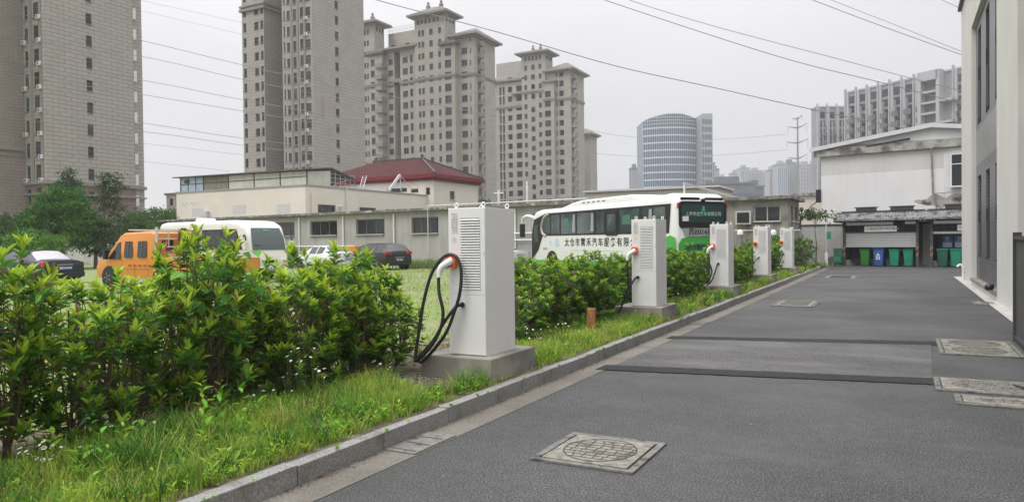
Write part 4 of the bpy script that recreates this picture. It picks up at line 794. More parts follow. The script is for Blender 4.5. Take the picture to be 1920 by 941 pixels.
def tower_c():
    P = W(888, 100, 180); Xr, Yc = P.x, P.y; B = Bld('apartment_tower', 'wide beige apartment block with several stepped grey hipped roofs, centre left skyline', 'apartment tower', stoneC, 'apartment towers', wmats=fr, loc=(Xr - 16, Yc + 6, 0)); fl = 2.9
    x = lambda u, Y=Yc, v=200: Xon(u, v, Y); zt = Zon(888, 66, Y=Yc); zr = Zon(872, 74.4, Y=Yc) - .7; rows = [zr - fl * k for k in range(17)]
    Xl = x(670); Y1 = Yon(929, 200, Xr)
    ws = []
    for ua, ub, h_ in ((684, 687, 1.5), (690, 693.5, 1.5), (729, 737.5, 1.6), (756, 765.5, 1.6), (769.5, 775, 1.9), (866, 877, 1.6), (882, 884.2, 1.4)): ws += [(x(ua) - Xl, x(ub) - Xl, z, z + h_, 'std') for z in rows]
    sl0, sl1 = x(740) - Xl, x(751) - Xl
    # main front split at the deep slot
    B.seg((Xl, Yc), (Xl + sl0, Yc), 0, zt, [w_ for w_ in ws if w_[1] < sl0]); B.seg((Xl + sl1, Yc), (Xr, Yc), 0, zt, [(a - sl1, b_ - sl1, c, d, e) for a, b_, c, d, e in ws if a > sl1])
    B.seg((Xl + sl0, Yc), (Xl + sl0, Yc + 4), 0, zt); B.seg((Xl + sl0, Yc + 4), (Xl + sl1, Yc + 4), 0, zt); B.seg((Xl + sl1, Yc + 4), (Xl + sl1, Yc), 0, zt)
    yy = lambda u: Yon(u, 200, Xr) - Yc
    B.seg((Xr, Yc), (Xr, Y1), 0, zt, [(yy(888.8), yy(892), z, z + 1.5, 'std') for z in rows] + [(yy(896.5), yy(902), z - .3, z + 1.9, 'void') for z in rows] + [(yy(906.5), yy(909), z, z + 1.6, 'std') for z in rows], depth=.7)
    B.seg((Xr, Y1), (Xl, Y1), 0, zt)
    bm_ = MB()
    def bal(xa, xb, ya, yb, z, h=.9):
        b = MB(); b.box(xa, xb, ya, yb, z - .12, z + .12); b.box(xa, xb, ya, ya + .1, z + .12, z + h) if False else None
        b.box(xa, xa + .08, ya, yb, z + .12, z + h); b.box(xb - .08, xb, ya, yb, z + .12, z + h); b.box(xa + .08, xb - .08, ya, ya + .08, z + .12, z + h); return b
    for z in rows: B.part('balcony', bal(Xr + .001, Xr + 1.1, Yc + yy(896), Yc + yy(903), z - .6), trim)
    b = MB(); x0 = x(739.5); b.box(x0 - .2, x(751.5), Yc - .15, Yc + .6, zr - fl * 2.6, zr - fl * 2.6 + 1.0); B.part('slot_bridge', b, trim)
    # bays
    for ua, ub, vt in ((699, 724, 103), (834, 860, 84)):
        xa, xb = x(ua), x(ub); z_ = Zon(ua, vt, Y=Yc - 1.5); u_ = (ua + ub) / 2; rz = [r for r in rows if r + 2.2 < z_]
        B.box(xa, xb, Yc - 1.5, Yc - .001, 0, z_, front=[(x(u_ - 6) - xa, x(u_ + 6) - xa, z - .2, z + 1.7, 'std') for z in rz] if ua > 800 else [(x(703) - xa, x(710) - xa, z, z + 1.7, 'std') for z in rz])
        b = MB(); b.box(xa - .7, xb + .7, Yc - 2.2, Yc, z_, z_ + .35); b.box(xa - .4, xb + .4, Yc - 1.9, Yc, z_ - .3, z_); b.box(xa - .2, xb + .2, Yc - 1.7, Yc, z_ + .35, z_ + .8); B.part('bay_roof', b, roofm)
        belts(B, bm_, xa, xb, Yc - 1.5, Yc - .5, zr - fl * 2.75)
        for z in rz: B.part('balcony', bal(xb + .001 - (0 if ua > 800 else 1.6), xb + 1.0 - (0 if ua > 800 else .5), Yc - 1.2 - (0 if ua > 800 else 1.2), Yc - .2, z - .7), trim) if ua < 800 else None
    z_ = zr - fl * 2.75; belts(B, bm_, Xl, x(739), Yc, Yc + 1, z_); belts(B, bm_, x(752), x(778) , Yc, Yc + 1, z_); belts(B, bm_, x(852), Xr, Yc, Y1, z_)
    # central tower
    xa, xb = x(779, Yc - 1), x(834, Yc - 1, 100); Yt = Yc - 1; Y2 = Yon(854, 60, xb); zc = Zon(834, 24, Y=Yt); rz = rows + [zr + fl, zr + 2 * fl]; f = []
    for ua, ub in ((785.5, 790), (792, 797), (806.5, 813), (823, 828.5)): f += [(x(ua, Yt) - xa, x(ub, Yt) - xa, z, z + 1.5, 'std') for z in rz if z + 2 < zc - 1.6]
    f += [(x(u, Yt) - xa, x(u + 5, Yt) - xa, zc - 1.9, zc - .7, 'none') for u in (783, 790, 797.5, 805, 812.5, 820)]
    ys = Y2 - Yt; B.box(xa, xb, Yt, Y2, 0, zc, front=f, right=[(ys * k, ys * (k + .16), zc - 1.9, zc - .7, 'none') for k in (.15, .45, .72)])
    b = MB(); r1, r2 = hip(b, xa, xb, Yt, Y2, zc, Zon(810, 9, Y=Yt) - zc - .3, 1.5, .5, 'x', 0, 1); B.part('roof', b, [roofm, trim]); finials(B, r1, r2); belts(B, bm_, xa, xb, Yt, Yt + 3, z_)
    # left cap tower
    xb = x(701.5, Yc - .5, 60); Yt = Yc - .5; Y2 = Yon(720, 60, xb); zc = Zon(700, 44, Y=Yt); xa = xb - 8
    B.box(xa, xb, Yt, Y2, 0, zc, front=[(x(a, Yt) - xa, x(a + 3.6, Yt) - xa, z, z + 1.4, 'std') for a in (684, 689.5) for z in rz if z + 2 < zc], right=[((Y2 - Yt) * k, (Y2 - Yt) * (k + .16), zc - 1.9, zc - .6, 'none') for k in (.2, .48, .75)])
    b = MB(); r1, r2 = hip(b, xa, xb, Yt, Y2, zc, Zon(692, 32, Y=Yt) - zc - .4, 1.6, .5, 'x', 0, 1); B.part('roof', b, [roofm, trim]); finials(B, r2, r2); belts(B, bm_, xa, xb, Yt, Yt + 2, z_)
    B.part('belt_course', bm_, trim)
    b = MB(); hip(b, xb + .5, x(779), Yc, Y1, zt - .6, 2.0, 1.3, .5, 'x', 0, 1); B.part('roof', b, [roofm, trim])
    b = MB(); hip(b, x(853), Xr, Yc, Y1, zt, 2.8, 1.5, .5, 'x', 0, 1); B.part('roof', b, [roofm, trim])
    xa, xb = x(728, Yc + 5, 60), x(782, Yc + 5, 60); zz = Zon(750, 61, Y=Yc + 5); B.box(xa, xb, Yc + 5, Yc + 10, zt - 1, zz, front=[(x(a, Yc + 5, 70) - xa, x(a + 8, Yc + 5, 70) - xa, zt + 1.1, zt + 2.3, 'std') for a in (733, 760)])
    b = MB()
    for k in range(14): xx = xa + (xb - xa) * k / 13; b.bar((xx, Yc + 5, zz), (xx, Yc + 5, zz + 1.5), .06)
    for z in (.7, 1.5): b.bar((xa, Yc + 5, zz + z), (xb, Yc + 5, zz + z), .06)
    B.part('roof_railing', b, M['alul']); B.finish([stoneC, M['darkrec']])
tower_c()
def tower_d():
    P = W(1070, 200, 218); Xr, Yc = P.x, P.y; B = Bld('apartment_tower', 'beige apartment block with one central square turret, rightmost of the four residential towers', 'apartment tower', stoneC, 'apartment towers', wmats=fr, loc=(Xr - 12, Yc + 6, 0)); fl = 2.9
    x = lambda u, Y=Yc, v=250: Xon(u, v, Y); zt = Zon(1070, 131, Y=Yc); zr = Zon(1053, 144, Y=Yc); rows = [zr - fl * k for k in range(17) if zr - fl * k > 1]; Xl = x(905); Y1 = Yon(1095, 200, Xr); bm_ = MB(); zbelt = zr - fl * 2.3
    ws = []
    for ua, ub, h_ in ((953, 961, 1.7), (968.5, 979, 1.8), (1049, 1057.5, 1.7), (1043.5, 1046, 1.5)): ws += [(x(ua) - Xl, x(ub) - Xl, z, z + h_, 'std') for z in rows]
    ws += [(x(937) - Xl, x(941) - Xl, z - .6, z + 1.9, 'void') for z in rows[1:]] + [(x(943) - Xl, x(947) - Xl, z - .6, z + 1.9, 'void') for z in rows[1:]]
    B.seg((Xl, Yc), (Xr, Yc), 0, zt, ws, depth=.8); y = lambda u: Yon(u, 250, Xr) - Yc
    B.seg((Xr, Yc), (Xr, Y1), 0, zt, [(y(1072.5), y(1076), z - .3, z + 1.9, 'void') for z in rows] + [(y(1081.5), y(1083.5), z, z + 1.6, 'std') for z in rows], depth=.8); B.seg((Xr, Y1), (Xl, Y1), 0, zt); B.seg((Xl, Y1), (Xl, Yc), 0, zt)
    for z in rows:
        b = MB(); ya, yb = Yc + y(1072), Yc + y(1077.5); b.box(Xr + .001, Xr + 1.1, ya, yb, z - .7, z - .5); b.box(Xr + 1.02, Xr + 1.1, ya, yb, z - .5, z + .3); b.box(Xr + .001, Xr + 1.02, ya, ya + .08, z - .5, z + .3); B.part('balcony', b, trim)
    xa, xb = x(1024), x(1043); B.box(xa, xb, Yc - 1.4, Yc - .001, 0, zt - fl * 1.1, front=[(x(1026) - xa + .0, x(1037) - xa, z - .1, z + 1.7, 'std') for z in rows[1:]])
    b = MB(); b.box(xa - .6, xb + .6, Yc - 2, Yc, zt - fl * 1.1, zt - fl * 1.1 + .5); B.part('bay_roof', b, trim); belts(B, bm_, xa, xb, Yc - 1.4, Yc - .5, zbelt)
    xa, xb = x(965), x(980); b = MB(); b.box(xa - .6, xb, Yc - 1.2, Yc, zt - fl * 1.9, zt - fl * 1.9 + .5); B.part('bay_roof', b, trim)
    Yt = Yc - .8; xa, xb = x(979, Yt), x(1022, Yt, 120); Y2 = Yon(1036, 120, xb); zc = Zon(1022, 98, Y=Yt); f = []
    rz = rows + [zr + fl, zr + 2 * fl]
    for j, (ua, ub) in enumerate(((984, 989.5), (997, 1004), (1011, 1016.5))): f += [(x(ua, Yt) - xa, x(ub, Yt) - xa, z - (1.1 if j == 1 and z < zbelt else 0), z + 1.5 - (1.1 if j == 1 and z < zbelt else 0), 'std') for z in rz if z + 1.8 < zc - 2]
    f += [(x(u, Yt, 110) - xa, x(u + 4.3, Yt, 110) - xa, zc - 2.0, zc - .6, 'none') for u in (983, 990, 996.5, 1003.5, 1010)]
    ys = Y2 - Yt; B.box(xa, xb, Yt, Y2, 0, zc, front=f, right=[(ys * k, ys * (k + .18), zc - 2.0, zc - .6, 'none') for k in (.15, .45, .72)]); belts(B, bm_, xa, xb, Yt, Yt + 3, zbelt + fl * 1)
    b = MB(); r1, r2 = hip(b, xa, xb, Yt, Y2, zc, Zon(1005, 89, Y=Yt) - zc - .5, 1.6, .5, 'x', 0, 1); B.part('roof', b, [roofm, trim]); finials(B, r1, r2)
    belts(B, bm_, Xl, x(979), Yc, Yc + 1, zbelt - .8); belts(B, bm_, x(1043), Xr, Yc, Y1, zbelt); B.part('belt_course', bm_, trim)
    b = MB(); hip(b, x(1030), Xr, Yc, Y1, zt, 3.0, 1.5, .5, 'x', 0, 1); B.part('roof', b, [roofm, trim]); b = MB(); hip(b, Xl, x(982), Yc, Y1, zt - 1.2, 2.8, .8, .5, 'x', 0, 1); B.part('roof', b, [roofm, trim])
    xa, xb = x(932, Yc + 6), x(980, Yc + 6); B.box(xa, xb, Yc + 6, Yc + 10, zt - 1.2, Zon(950, 118, Y=Yc + 6))
    Ys = Yc + 26; xa, xb = Xon(1078, 300, Ys), Xon(1107, 300, Ys); z_ = Zon(1100, 253, Y=Ys); B.box(xa, xb, Ys, Ys + 6, 0, z_); b = MB(); hip(b, xa, xb, Ys, Ys + 6, z_, 2, 1.2, .5, 'x', 0, 1); B.part('roof', b, [roofm, trim])
    B.finish([stoneC, M['darkrec']])
tower_d()
# ------------------------------------------------ far office tower with curved glass front
gfar = mat('office_glass', (.06, .11, .17), .25, spec=.4, var=.25, vscale=.5); gd2 = mat('office_spandrel', (.50, .53, .56), .4); mull = mat('office_mullion', (.5, .53, .56), .4); gdark = mat('office_dark_glass', (.08, .11, .15), .1)
def office():
    Zd = 380; a = W(1206, 320, Zd); c = W(1305, 320, Zd); cx = (a + c) / 2; d = (c - a); L = d.length; d.z = 0; d.normalize(); n = Vector((d.y, -d.x, 0)); t = empty('office_tower', (cx.x, cx.y, 0), 0, 'far glass office tower with curved front and arched top', 'office tower'); fl = 3.75
    zt = W(1250, 240, Zd).z; N = 26; R_ = L * .75
    def pt(k, off=0): s = -L / 2 + L * k / N; o = math.sqrt(R_ * R_ - s * s) - math.sqrt(R_ * R_ - L * L / 4); nn = Vector((0, 0, 0)); return d * s + n * (o + off)
    ztop = lambda k: zt + 1 + 8.5 * math.sqrt(max(0, 1 - ((k / N - .55) / .72) ** 2)) - 3.2
    b = MB(); P = [pt(k) for k in range(N + 1)] + [d * L / 2 - n * 18, -d * L / 2 - n * 18]; tp = [ztop(k) for k in range(N + 1)] + [ztop(N), ztop(0)]
    nn = len(P); b.add([Vector((p.x, p.y, -2)) for p in P] + [Vector((p.x, p.y, z)) for p, z in zip(P, tp)], [(i, (i + 1) % nn, nn + (i + 1) % nn, nn + i) for i in range(nn)] + [tuple(range(nn, 2 * nn))]); b.build('curtain_wall', gfar, t)
    b = MB(); m_ = MB(); k_ = 0; z = zt - 1
    while z > 2:
        for k in range(N): p, q = pt(k, .15), pt(k + 1, .15); b.add([p + Vector((0, 0, z)), q + Vector((0, 0, z)), q + Vector((0, 0, z + .75)), p + Vector((0, 0, z + .75))], [(0, 1, 2, 3)])
        z -= fl
    split_build(b, 'floor_band', gd2, t, per=N)
    for k in range(N + 1):
        p = pt(k, .2); m_.bar(p, p + Vector((0, 0, ztop(k))), .16)
        if k < N:
            for z in np.arange(zt + 1.5, ztop(k) + .3, 1.6): q = pt(k + 1, .2); m_.bar(p + Vector((0, 0, z)), q + Vector((0, 0, z)), .25)
    m_.build('mullion', mull, t)
    b = MB(); z = zt - 8
    while z > 4: p, q = pt(11.2, .1), pt(13.6, .1); b.add([p + Vector((0, 0, z + 1)), q + Vector((0, 0, z + 1)), q + Vector((0, 0, z + 3.6)), p + Vector((0, 0, z + 3.6))], [(0, 1, 2, 3)]); z -= fl
    split_build(b, 'dark_glazing', gdark, t)
    b = MB(); Mx = frame(d * L / 2, d, (0, 0, 1)); e = W(1321, 320, Zd + 4) - c; e = e.dot(d); zs = W(1310, 221, Zd).z
    b.box(.2, e, 0, zs, -2, 12, Mx); b.build('side_block', mat('office_side', (.30, .32, .34), .6, var=.1), t)
    g = MB(); k = 0
    while k * fl < zs - 6:
        for s in range(5): g.box(1.4 + s * .75, 1.9 + s * .75, 2 + k * fl, 4.4 + k * fl, 12, 12.1, frame(d * L / 2, d, (0, 0, 1)))
        g.box(.25, .9, 2 + k * fl, 4.8 + k * fl, 12, 12.15, frame(d * L / 2, d, (0, 0, 1))); k += 1
    g.build('side_window', gdark, t)
office()
# ------------------------------------------------ finned apartment slabs at the right
finm = mat('pale_concrete_fin', (.38, .38, .385), .7, var=.06, vscale=.1); slabm = mat('grey_facade', (.27, .27, .28), .7, var=.15, vscale=.2); dkb = mat('dark_balcony', (.11, .11, .12), .5, var=.3, vscale=.4)
def finned(uL, uR, vL, vR, Zd0, Zd1, label, step, special=None):
    A = W(uL, 250, Zd0); Bq = W(uR, 250, Zd1); A.z = Bq.z = 0; d = (Bq - A); L = d.length; d.normalize(); n = Vector((d.y, -d.x, 0)); t = empty('finned_apartment_slab', (A.x, A.y, 0), 0, label, 'apartment slab', 'finned apartment slabs'); z1 = hit((uL + uR) / 2, (vL + vR) / 2, A, Bq).z; Fm = Matrix(((d.x, n.x, 0, 0), (d.y, n.y, 0, 0), (0, 0, 1, 0), (0, 0, 0, 1)))
    b = MB(); b.box(0, L, -5, 0, 0, z1, Fm); b.build('wall', slabm, t); fl = 3.0; rr = random.Random(int(uL))
    fins = MB(); thin = MB(); bl = MB(); wn = MB(); up_ = MB(); x = 0; k = 0
    while x < L - 1:
        if not (special and special[0] - .5 < x < special[1]):
            fins.box(x - .2, x + .2, 0, .75, 0, z1 + 1.3, Fm)
            thin.box(x + step / 2 - .07, x + step / 2 + .07, 0, 1.3, 0, z1 - 5, Fm) if x + step < L else None
            up_.box(x + .25, x + step * .28, 0, .4, 0, z1 + .2, Fm)
            z = 1.5
            while z < z1 - 1.5:
                hi = z > z1 - 8
                if not hi: bl.box(x + step * .30, x + step / 2 - .3, 0, 1.2, z - .4, z + 1.1, Fm); bl.box(x + step / 2 + .3, x + step * .86, 0, 1.2, z - .4, z + 1.1, Fm)
                wn.box(x + step * .32, x + step * .80, .0, .12, z + .1, z + 2.3, Fm); z += fl
        x += step; k += 1
    split_build(fins, 'fin', finm, t); split_build(thin, 'slim_fin', finm, t); split_build(up_, 'light_panel', mat('pale_panel', (.38, .38, .39), .7, var=.1), t); split_build(bl, 'balcony', dkb, t); split_build(wn, 'window', M['glassfar'], t)
    b = MB(); b.box(-.3, L + .3, -5.2, .3, z1, z1 + .5, Fm); b.build('parapet', finm, t)
    if special:
        s0, s1 = special; z = z1 - 2.0; q = 0; f2 = MB(); g2 = MB(); g2.box(s0 + .5, s1 - .5, -.1, .3, 0, z1 - 2, Fm)
        for xx in (s0, s1): f2.box(xx - .5, xx + .5, 0, 2.4, 0, z1 + .8, Fm)
        f2.box(s0, s1, 0, 2.4, z1 - 1.8, z1 + .8, Fm)
        while z > 3: z -= 3.0; f2.box(s0 + .5, s1 + (4 if q % 2 else -.5), 0, 2.2, z - .28, z + .28, Fm); q += 1
        f2.build('deck', finm, t); g2.build('opening', M['slot'], t); 
    return t
A = W(1587, 250, 235); Bq = W(1815, 250, 200); Lf = (Bq - A).length; A.z = 0; Bq.z = 0; sA = lambda u: (hit(u, 180, A, Bq) - A).dot((Bq - A).normalized())
finned(1587, 1815, 166, 136, 235, 200, 'large grey finned apartment slab above the white warehouse roof', sA(1606) - sA(1587) + .15, (sA(1733), sA(1768)))
finned(1532, 1590, 205, 199, 262, 262, 'lower finned apartment slab left of the big one, behind the warehouse', 3.4)
# ------------------------------------------------ distant blocks
dw = mat('distant_white_wall', (.27, .28, .30), .8); dgl = mat('distant_glass', (.07, .09, .12), .4); dblue = mat('distant_blue_glass', (.08, .15, .26), .4); dgrey = mat('distant_grey_wall', (.13, .14, .16), .8)
def distant(u0, u1, v, Zd, label, m_=dw, glass=dgl, cols=6, blue=False, name='distant_apartment_block', flat=False):
    A = W(u0, 340, Zd); Bq = W(u1, 340, Zd); zt = W((u0 + u1) / 2, v, Zd).z; A.z = Bq.z = 0; d = Bq - A; L = d.length; d.normalize(); n = Vector((d.y, -d.x, 0)); Fm = Matrix(((d.x, n.x, 0, 0), (d.y, n.y, 0, 0), (0, 0, 1, 0), (0, 0, 0, 1)))
    t = empty(name, (A.x, A.y, 0), 0, label, 'building', 'distant skyline blocks'); dp = max(12, L * .5)
    MB().box(0, L, -dp, 0, -1, zt, Fm).build('wall', m_, t); b = MB(); z = 3
    while z < zt - 3:
        if flat: b.box(L * .04, L * .96, 0, .3, z, z + 1.7, Fm)
        else:
            for k in range(cols): x = L * (k + .25) / cols; b.box(x, x + L * .5 / cols, 0, .3, z, z + (1.9 if k % 2 else 2.4), Fm)
        z += 3.1 if not flat else 4.2
    b.build('window', glass, t); b = MB()
    if blue: MB().box(L * .15, L * .85, 0, .6, zt * .3, zt - 3, Fm).build('glass_front', dblue, t)
    b.box(L * .25, L * .7, -dp * .7, -dp * .2, zt, zt + 3.5, Fm); b.box(-.5, L + .5, -dp, .5, zt, zt + .8, Fm); b.build('roof_house', m_, t)
    if not flat:
        b = MB(); [b.box(L * k / cols - .3, L * k / cols + .3, 0, .9, 0, zt - 1.5, Fm) for k in range(cols + 1)]; b.build('fin', finm, t)
for i, a in enumerate([(1185, 1198, 316, 520, 'narrow far block just left of the curved office tower', dgrey, dgl, 4), (1321, 1340, 307, 560, 'far block touching the right side of the office tower', dgrey, dgl, 5), (1340, 1348, 318, 600, 'slim far block stepping down right of the office tower', dgrey, dgl, 3),
    (1352, 1363, 333, 700, 'tiny low far block between office tower and blue glass block', dw, dgl, 4), (1373, 1389, 325, 720, 'far white block left of the small blue glass tower', dw, dgl, 5), (1389, 1405, 316, 700, 'small blue fronted far tower, left one of two', dw, dgl, 5, True), (1405, 1431, 321, 720, 'wide far white block right of the left blue tower', dw, dgl, 8),
    (1431, 1443, 329, 760, 'low far grey block in a skyline dip', dgrey, dgl, 4), (1443, 1458, 319, 620, 'far white block left of the large blue tower', dw, dgl, 5), (1458, 1476, 309, 600, 'larger blue fronted far tower, right one of two', dw, dgl, 5, True), (1476, 1493, 306, 610, 'tall far grey white block just left of the pylon', dgrey, dgl, 5), (1500, 1524, 310, 600, 'far white block just right of the pylon', dw, dgl, 8), (1523, 1534, 308, 640, 'far block half hidden by the finned slabs', dw, dgl, 4), (1109, 1119, 333, 500, 'tiny far block right of the turreted apartment block', dgrey, dgl, 3)]):
    distant(*a)
distant(1326, 1416, 345, 330, 'low wide grey institutional building in front of the far skyline', dgrey, dgl, 6, False, 'grey_institution', True); distant(1408, 1432, 351, 340, 'lower wing of the grey institutional building', dgrey, dgl, 4, False, 'grey_institution', True)
B = Bld('distant_house', 'small pale house peeping above trees left of the cream hall', 'house', M['cream'], wmats=(M['alu'], M['glassfar'], M['alul']), loc=(W(322, 380, 110).x, W(322, 380, 110).y, 0)); Yh = W(322, 380, 110).y
xa, xb = Xon(312, 380, Yh), Xon(340, 380, Yh); zt = Zon(320, 366, Y=Yh); B.box(xa, xb, Yh, Yh + 6, 0, zt, front=[(.6, 1.5, zt - 1.6, zt - .5, 'std'), (2.0, 2.9, zt - 1.6, zt - .5, 'std')]); b = MB(); b.box(xa - .2, xb, Yh - .2, Yh + 6, zt, zt + .3); B.part('roof', b, trim); B.finish()
# ------------------------------------------------ pylon and lines
p = W(1496, 340, 330); t = empty('power_pylon', (p.x, p.y, 0), yaw, 'slim steel pole pylon with three pairs of curved arms on the skyline', 'pylon'); zp = W(1496, 220, 330).z; px = 330 / F
MB().tube([(0, 0, 0), (0, 0, zp)], .75, 10, r2=.3).build('mast', mat('pylon_steel', (.22, .22, .23), .6), t, smooth=60)
for zz, wl_, wr_ in ((220, 9, 8), (236, 18, 17), (264.5, 20, 19), (293.5, 17, 17)):
    z = W(1496, zz, 330).z; b = MB(); b.tube(catmull([(0, 0, z - 1), (wr_ * px * .5, 0, z - .2), (wr_ * px, 0, z + 1.0)], 4), .35, 6, r2=.12); b.tube(catmull([(0, 0, z - 1), (-wl_ * px * .5, 0, z - .8), (-wl_ * px, 0, z - .4)], 4), .35, 6, r2=.12)
    for s in (wr_ * px, -wl_ * px): b.bar((s, 0, z + (1 if s > 0 else -.4)), (s, 0, z - (3.2 if zz > 225 else 1.5)), .1)
    b.build('cross_arm', M['slot'], t)
cable = mat('cable', (.20, .20, .205), .6)
def wire(pts, Zd, r, label):
    a = [W(u, v, Zd + k) for u, v, k in pts]; o = a[0].copy(); b = MB(); b.tube([q - o for q in catmull(a, 8)], r, 5); x = b.build('power_line', cable, loc=o, smooth=60); tag(x, label, 'power line', 'power lines across the sky')
near = 'thin dark overhead power line crossing the sky'
for pts, Zd, r, lab in [([(0, 22, 4), (95, 38, 3), (268, 77, 2), (458, 123, 0), (640, 163, -3), (930, 218, -8)], 90, .035, 'upper dark power line spanning from the left tower to the middle tower'),
    ([(0, 66, 3), (268, 107, 2), (458, 150, 0), (690, 195, -4)], 90, .033, 'second dark power line from the top between the two left towers'), ([(0, 108, 3), (268, 151, 2), (458, 188, 0), (690, 228, -4)], 90, .033, 'third power line from the top between the left towers'),
    ([(0, 137, 3), (268, 178, 2), (458, 209, 0), (690, 246, -4)], 90, .033, 'fourth power line from the top between the left towers'), ([(0, 195, 3), (268, 231, 2), (458, 260, 0), (800, 300, -4)], 90, .03, 'fifth power line between the left towers'), ([(0, 222, 3), (268, 247, 2), (458, 273, 0), (700, 302, -4)], 90, .03, 'sixth power line between the left towers'),
    ([(0, 241, 2), (268, 269, 1), (458, 291, 0)], 95, .018, 'faint thin power line below the six darker ones, upper'), ([(0, 276, 2), (268, 303, 1), (430, 321, 0)], 95, .018, 'faint thin power line, lowest between the left towers'), ([(200, -14, 1), (268, 2, 1), (458, 44, 0)], 95, .016, 'faint power line at the very top left, upper'), ([(200, 8, 1), (268, 22, 1), (458, 66, 0)], 95, .016, 'faint power line at the top left, lower'),
    ([(560, -45, 0), (700, -1, 0), (930, 60, 0), (1150, 123, 0), (1340, 165, 0), (1530, 207, 0), (1720, 246, 0)], 75, .045, 'long dark power line sweeping over the turret and the office tower'), ([(1060, -28, 0), (1132, 0, 0), (1340, 69, 0), (1500, 118, 0), (1660, 157, 0), (1840, 205, 0)], 75, .04, 'lower of two dark power lines falling across the right sky'), ([(1100, -35, 0), (1178, 0, 0), (1340, 50, 0), (1560, 108, 0), (1700, 145, 0), (1840, 180, 0)], 80, .034, 'upper of two dark power lines falling across the right sky'),
    ([(1440, -34, 0), (1522, 0, 0), (1660, 52, 0), (1805, 104, 0), (1850, 119, 0)], 60, .03, 'lower power line at the top right beside the white building'), ([(1480, -33, 0), (1557, 0, 0), (1680, 48, 0), (1805, 98, 0), (1850, 115, 0)], 66, .024, 'upper power line at the top right beside the white building'), ([(1740, -14, 0), (1765, 0, 0), (1830, 30, 0)], 50, .018, 'short faint line in the top right corner'),
    ([(1100, 244, 0), (1185, 257, 0), (1330, 262, 10), (1478, 252, 20)], 310, .07, 'faint far line running to the upper left arm of the pylon'), ([(1100, 287, 0), (1200, 293, 0), (1350, 291, 10), (1478, 281, 20)], 310, .07, 'faint far line running to the middle left arm of the pylon')]:
    wire(pts, Zd, r, lab)
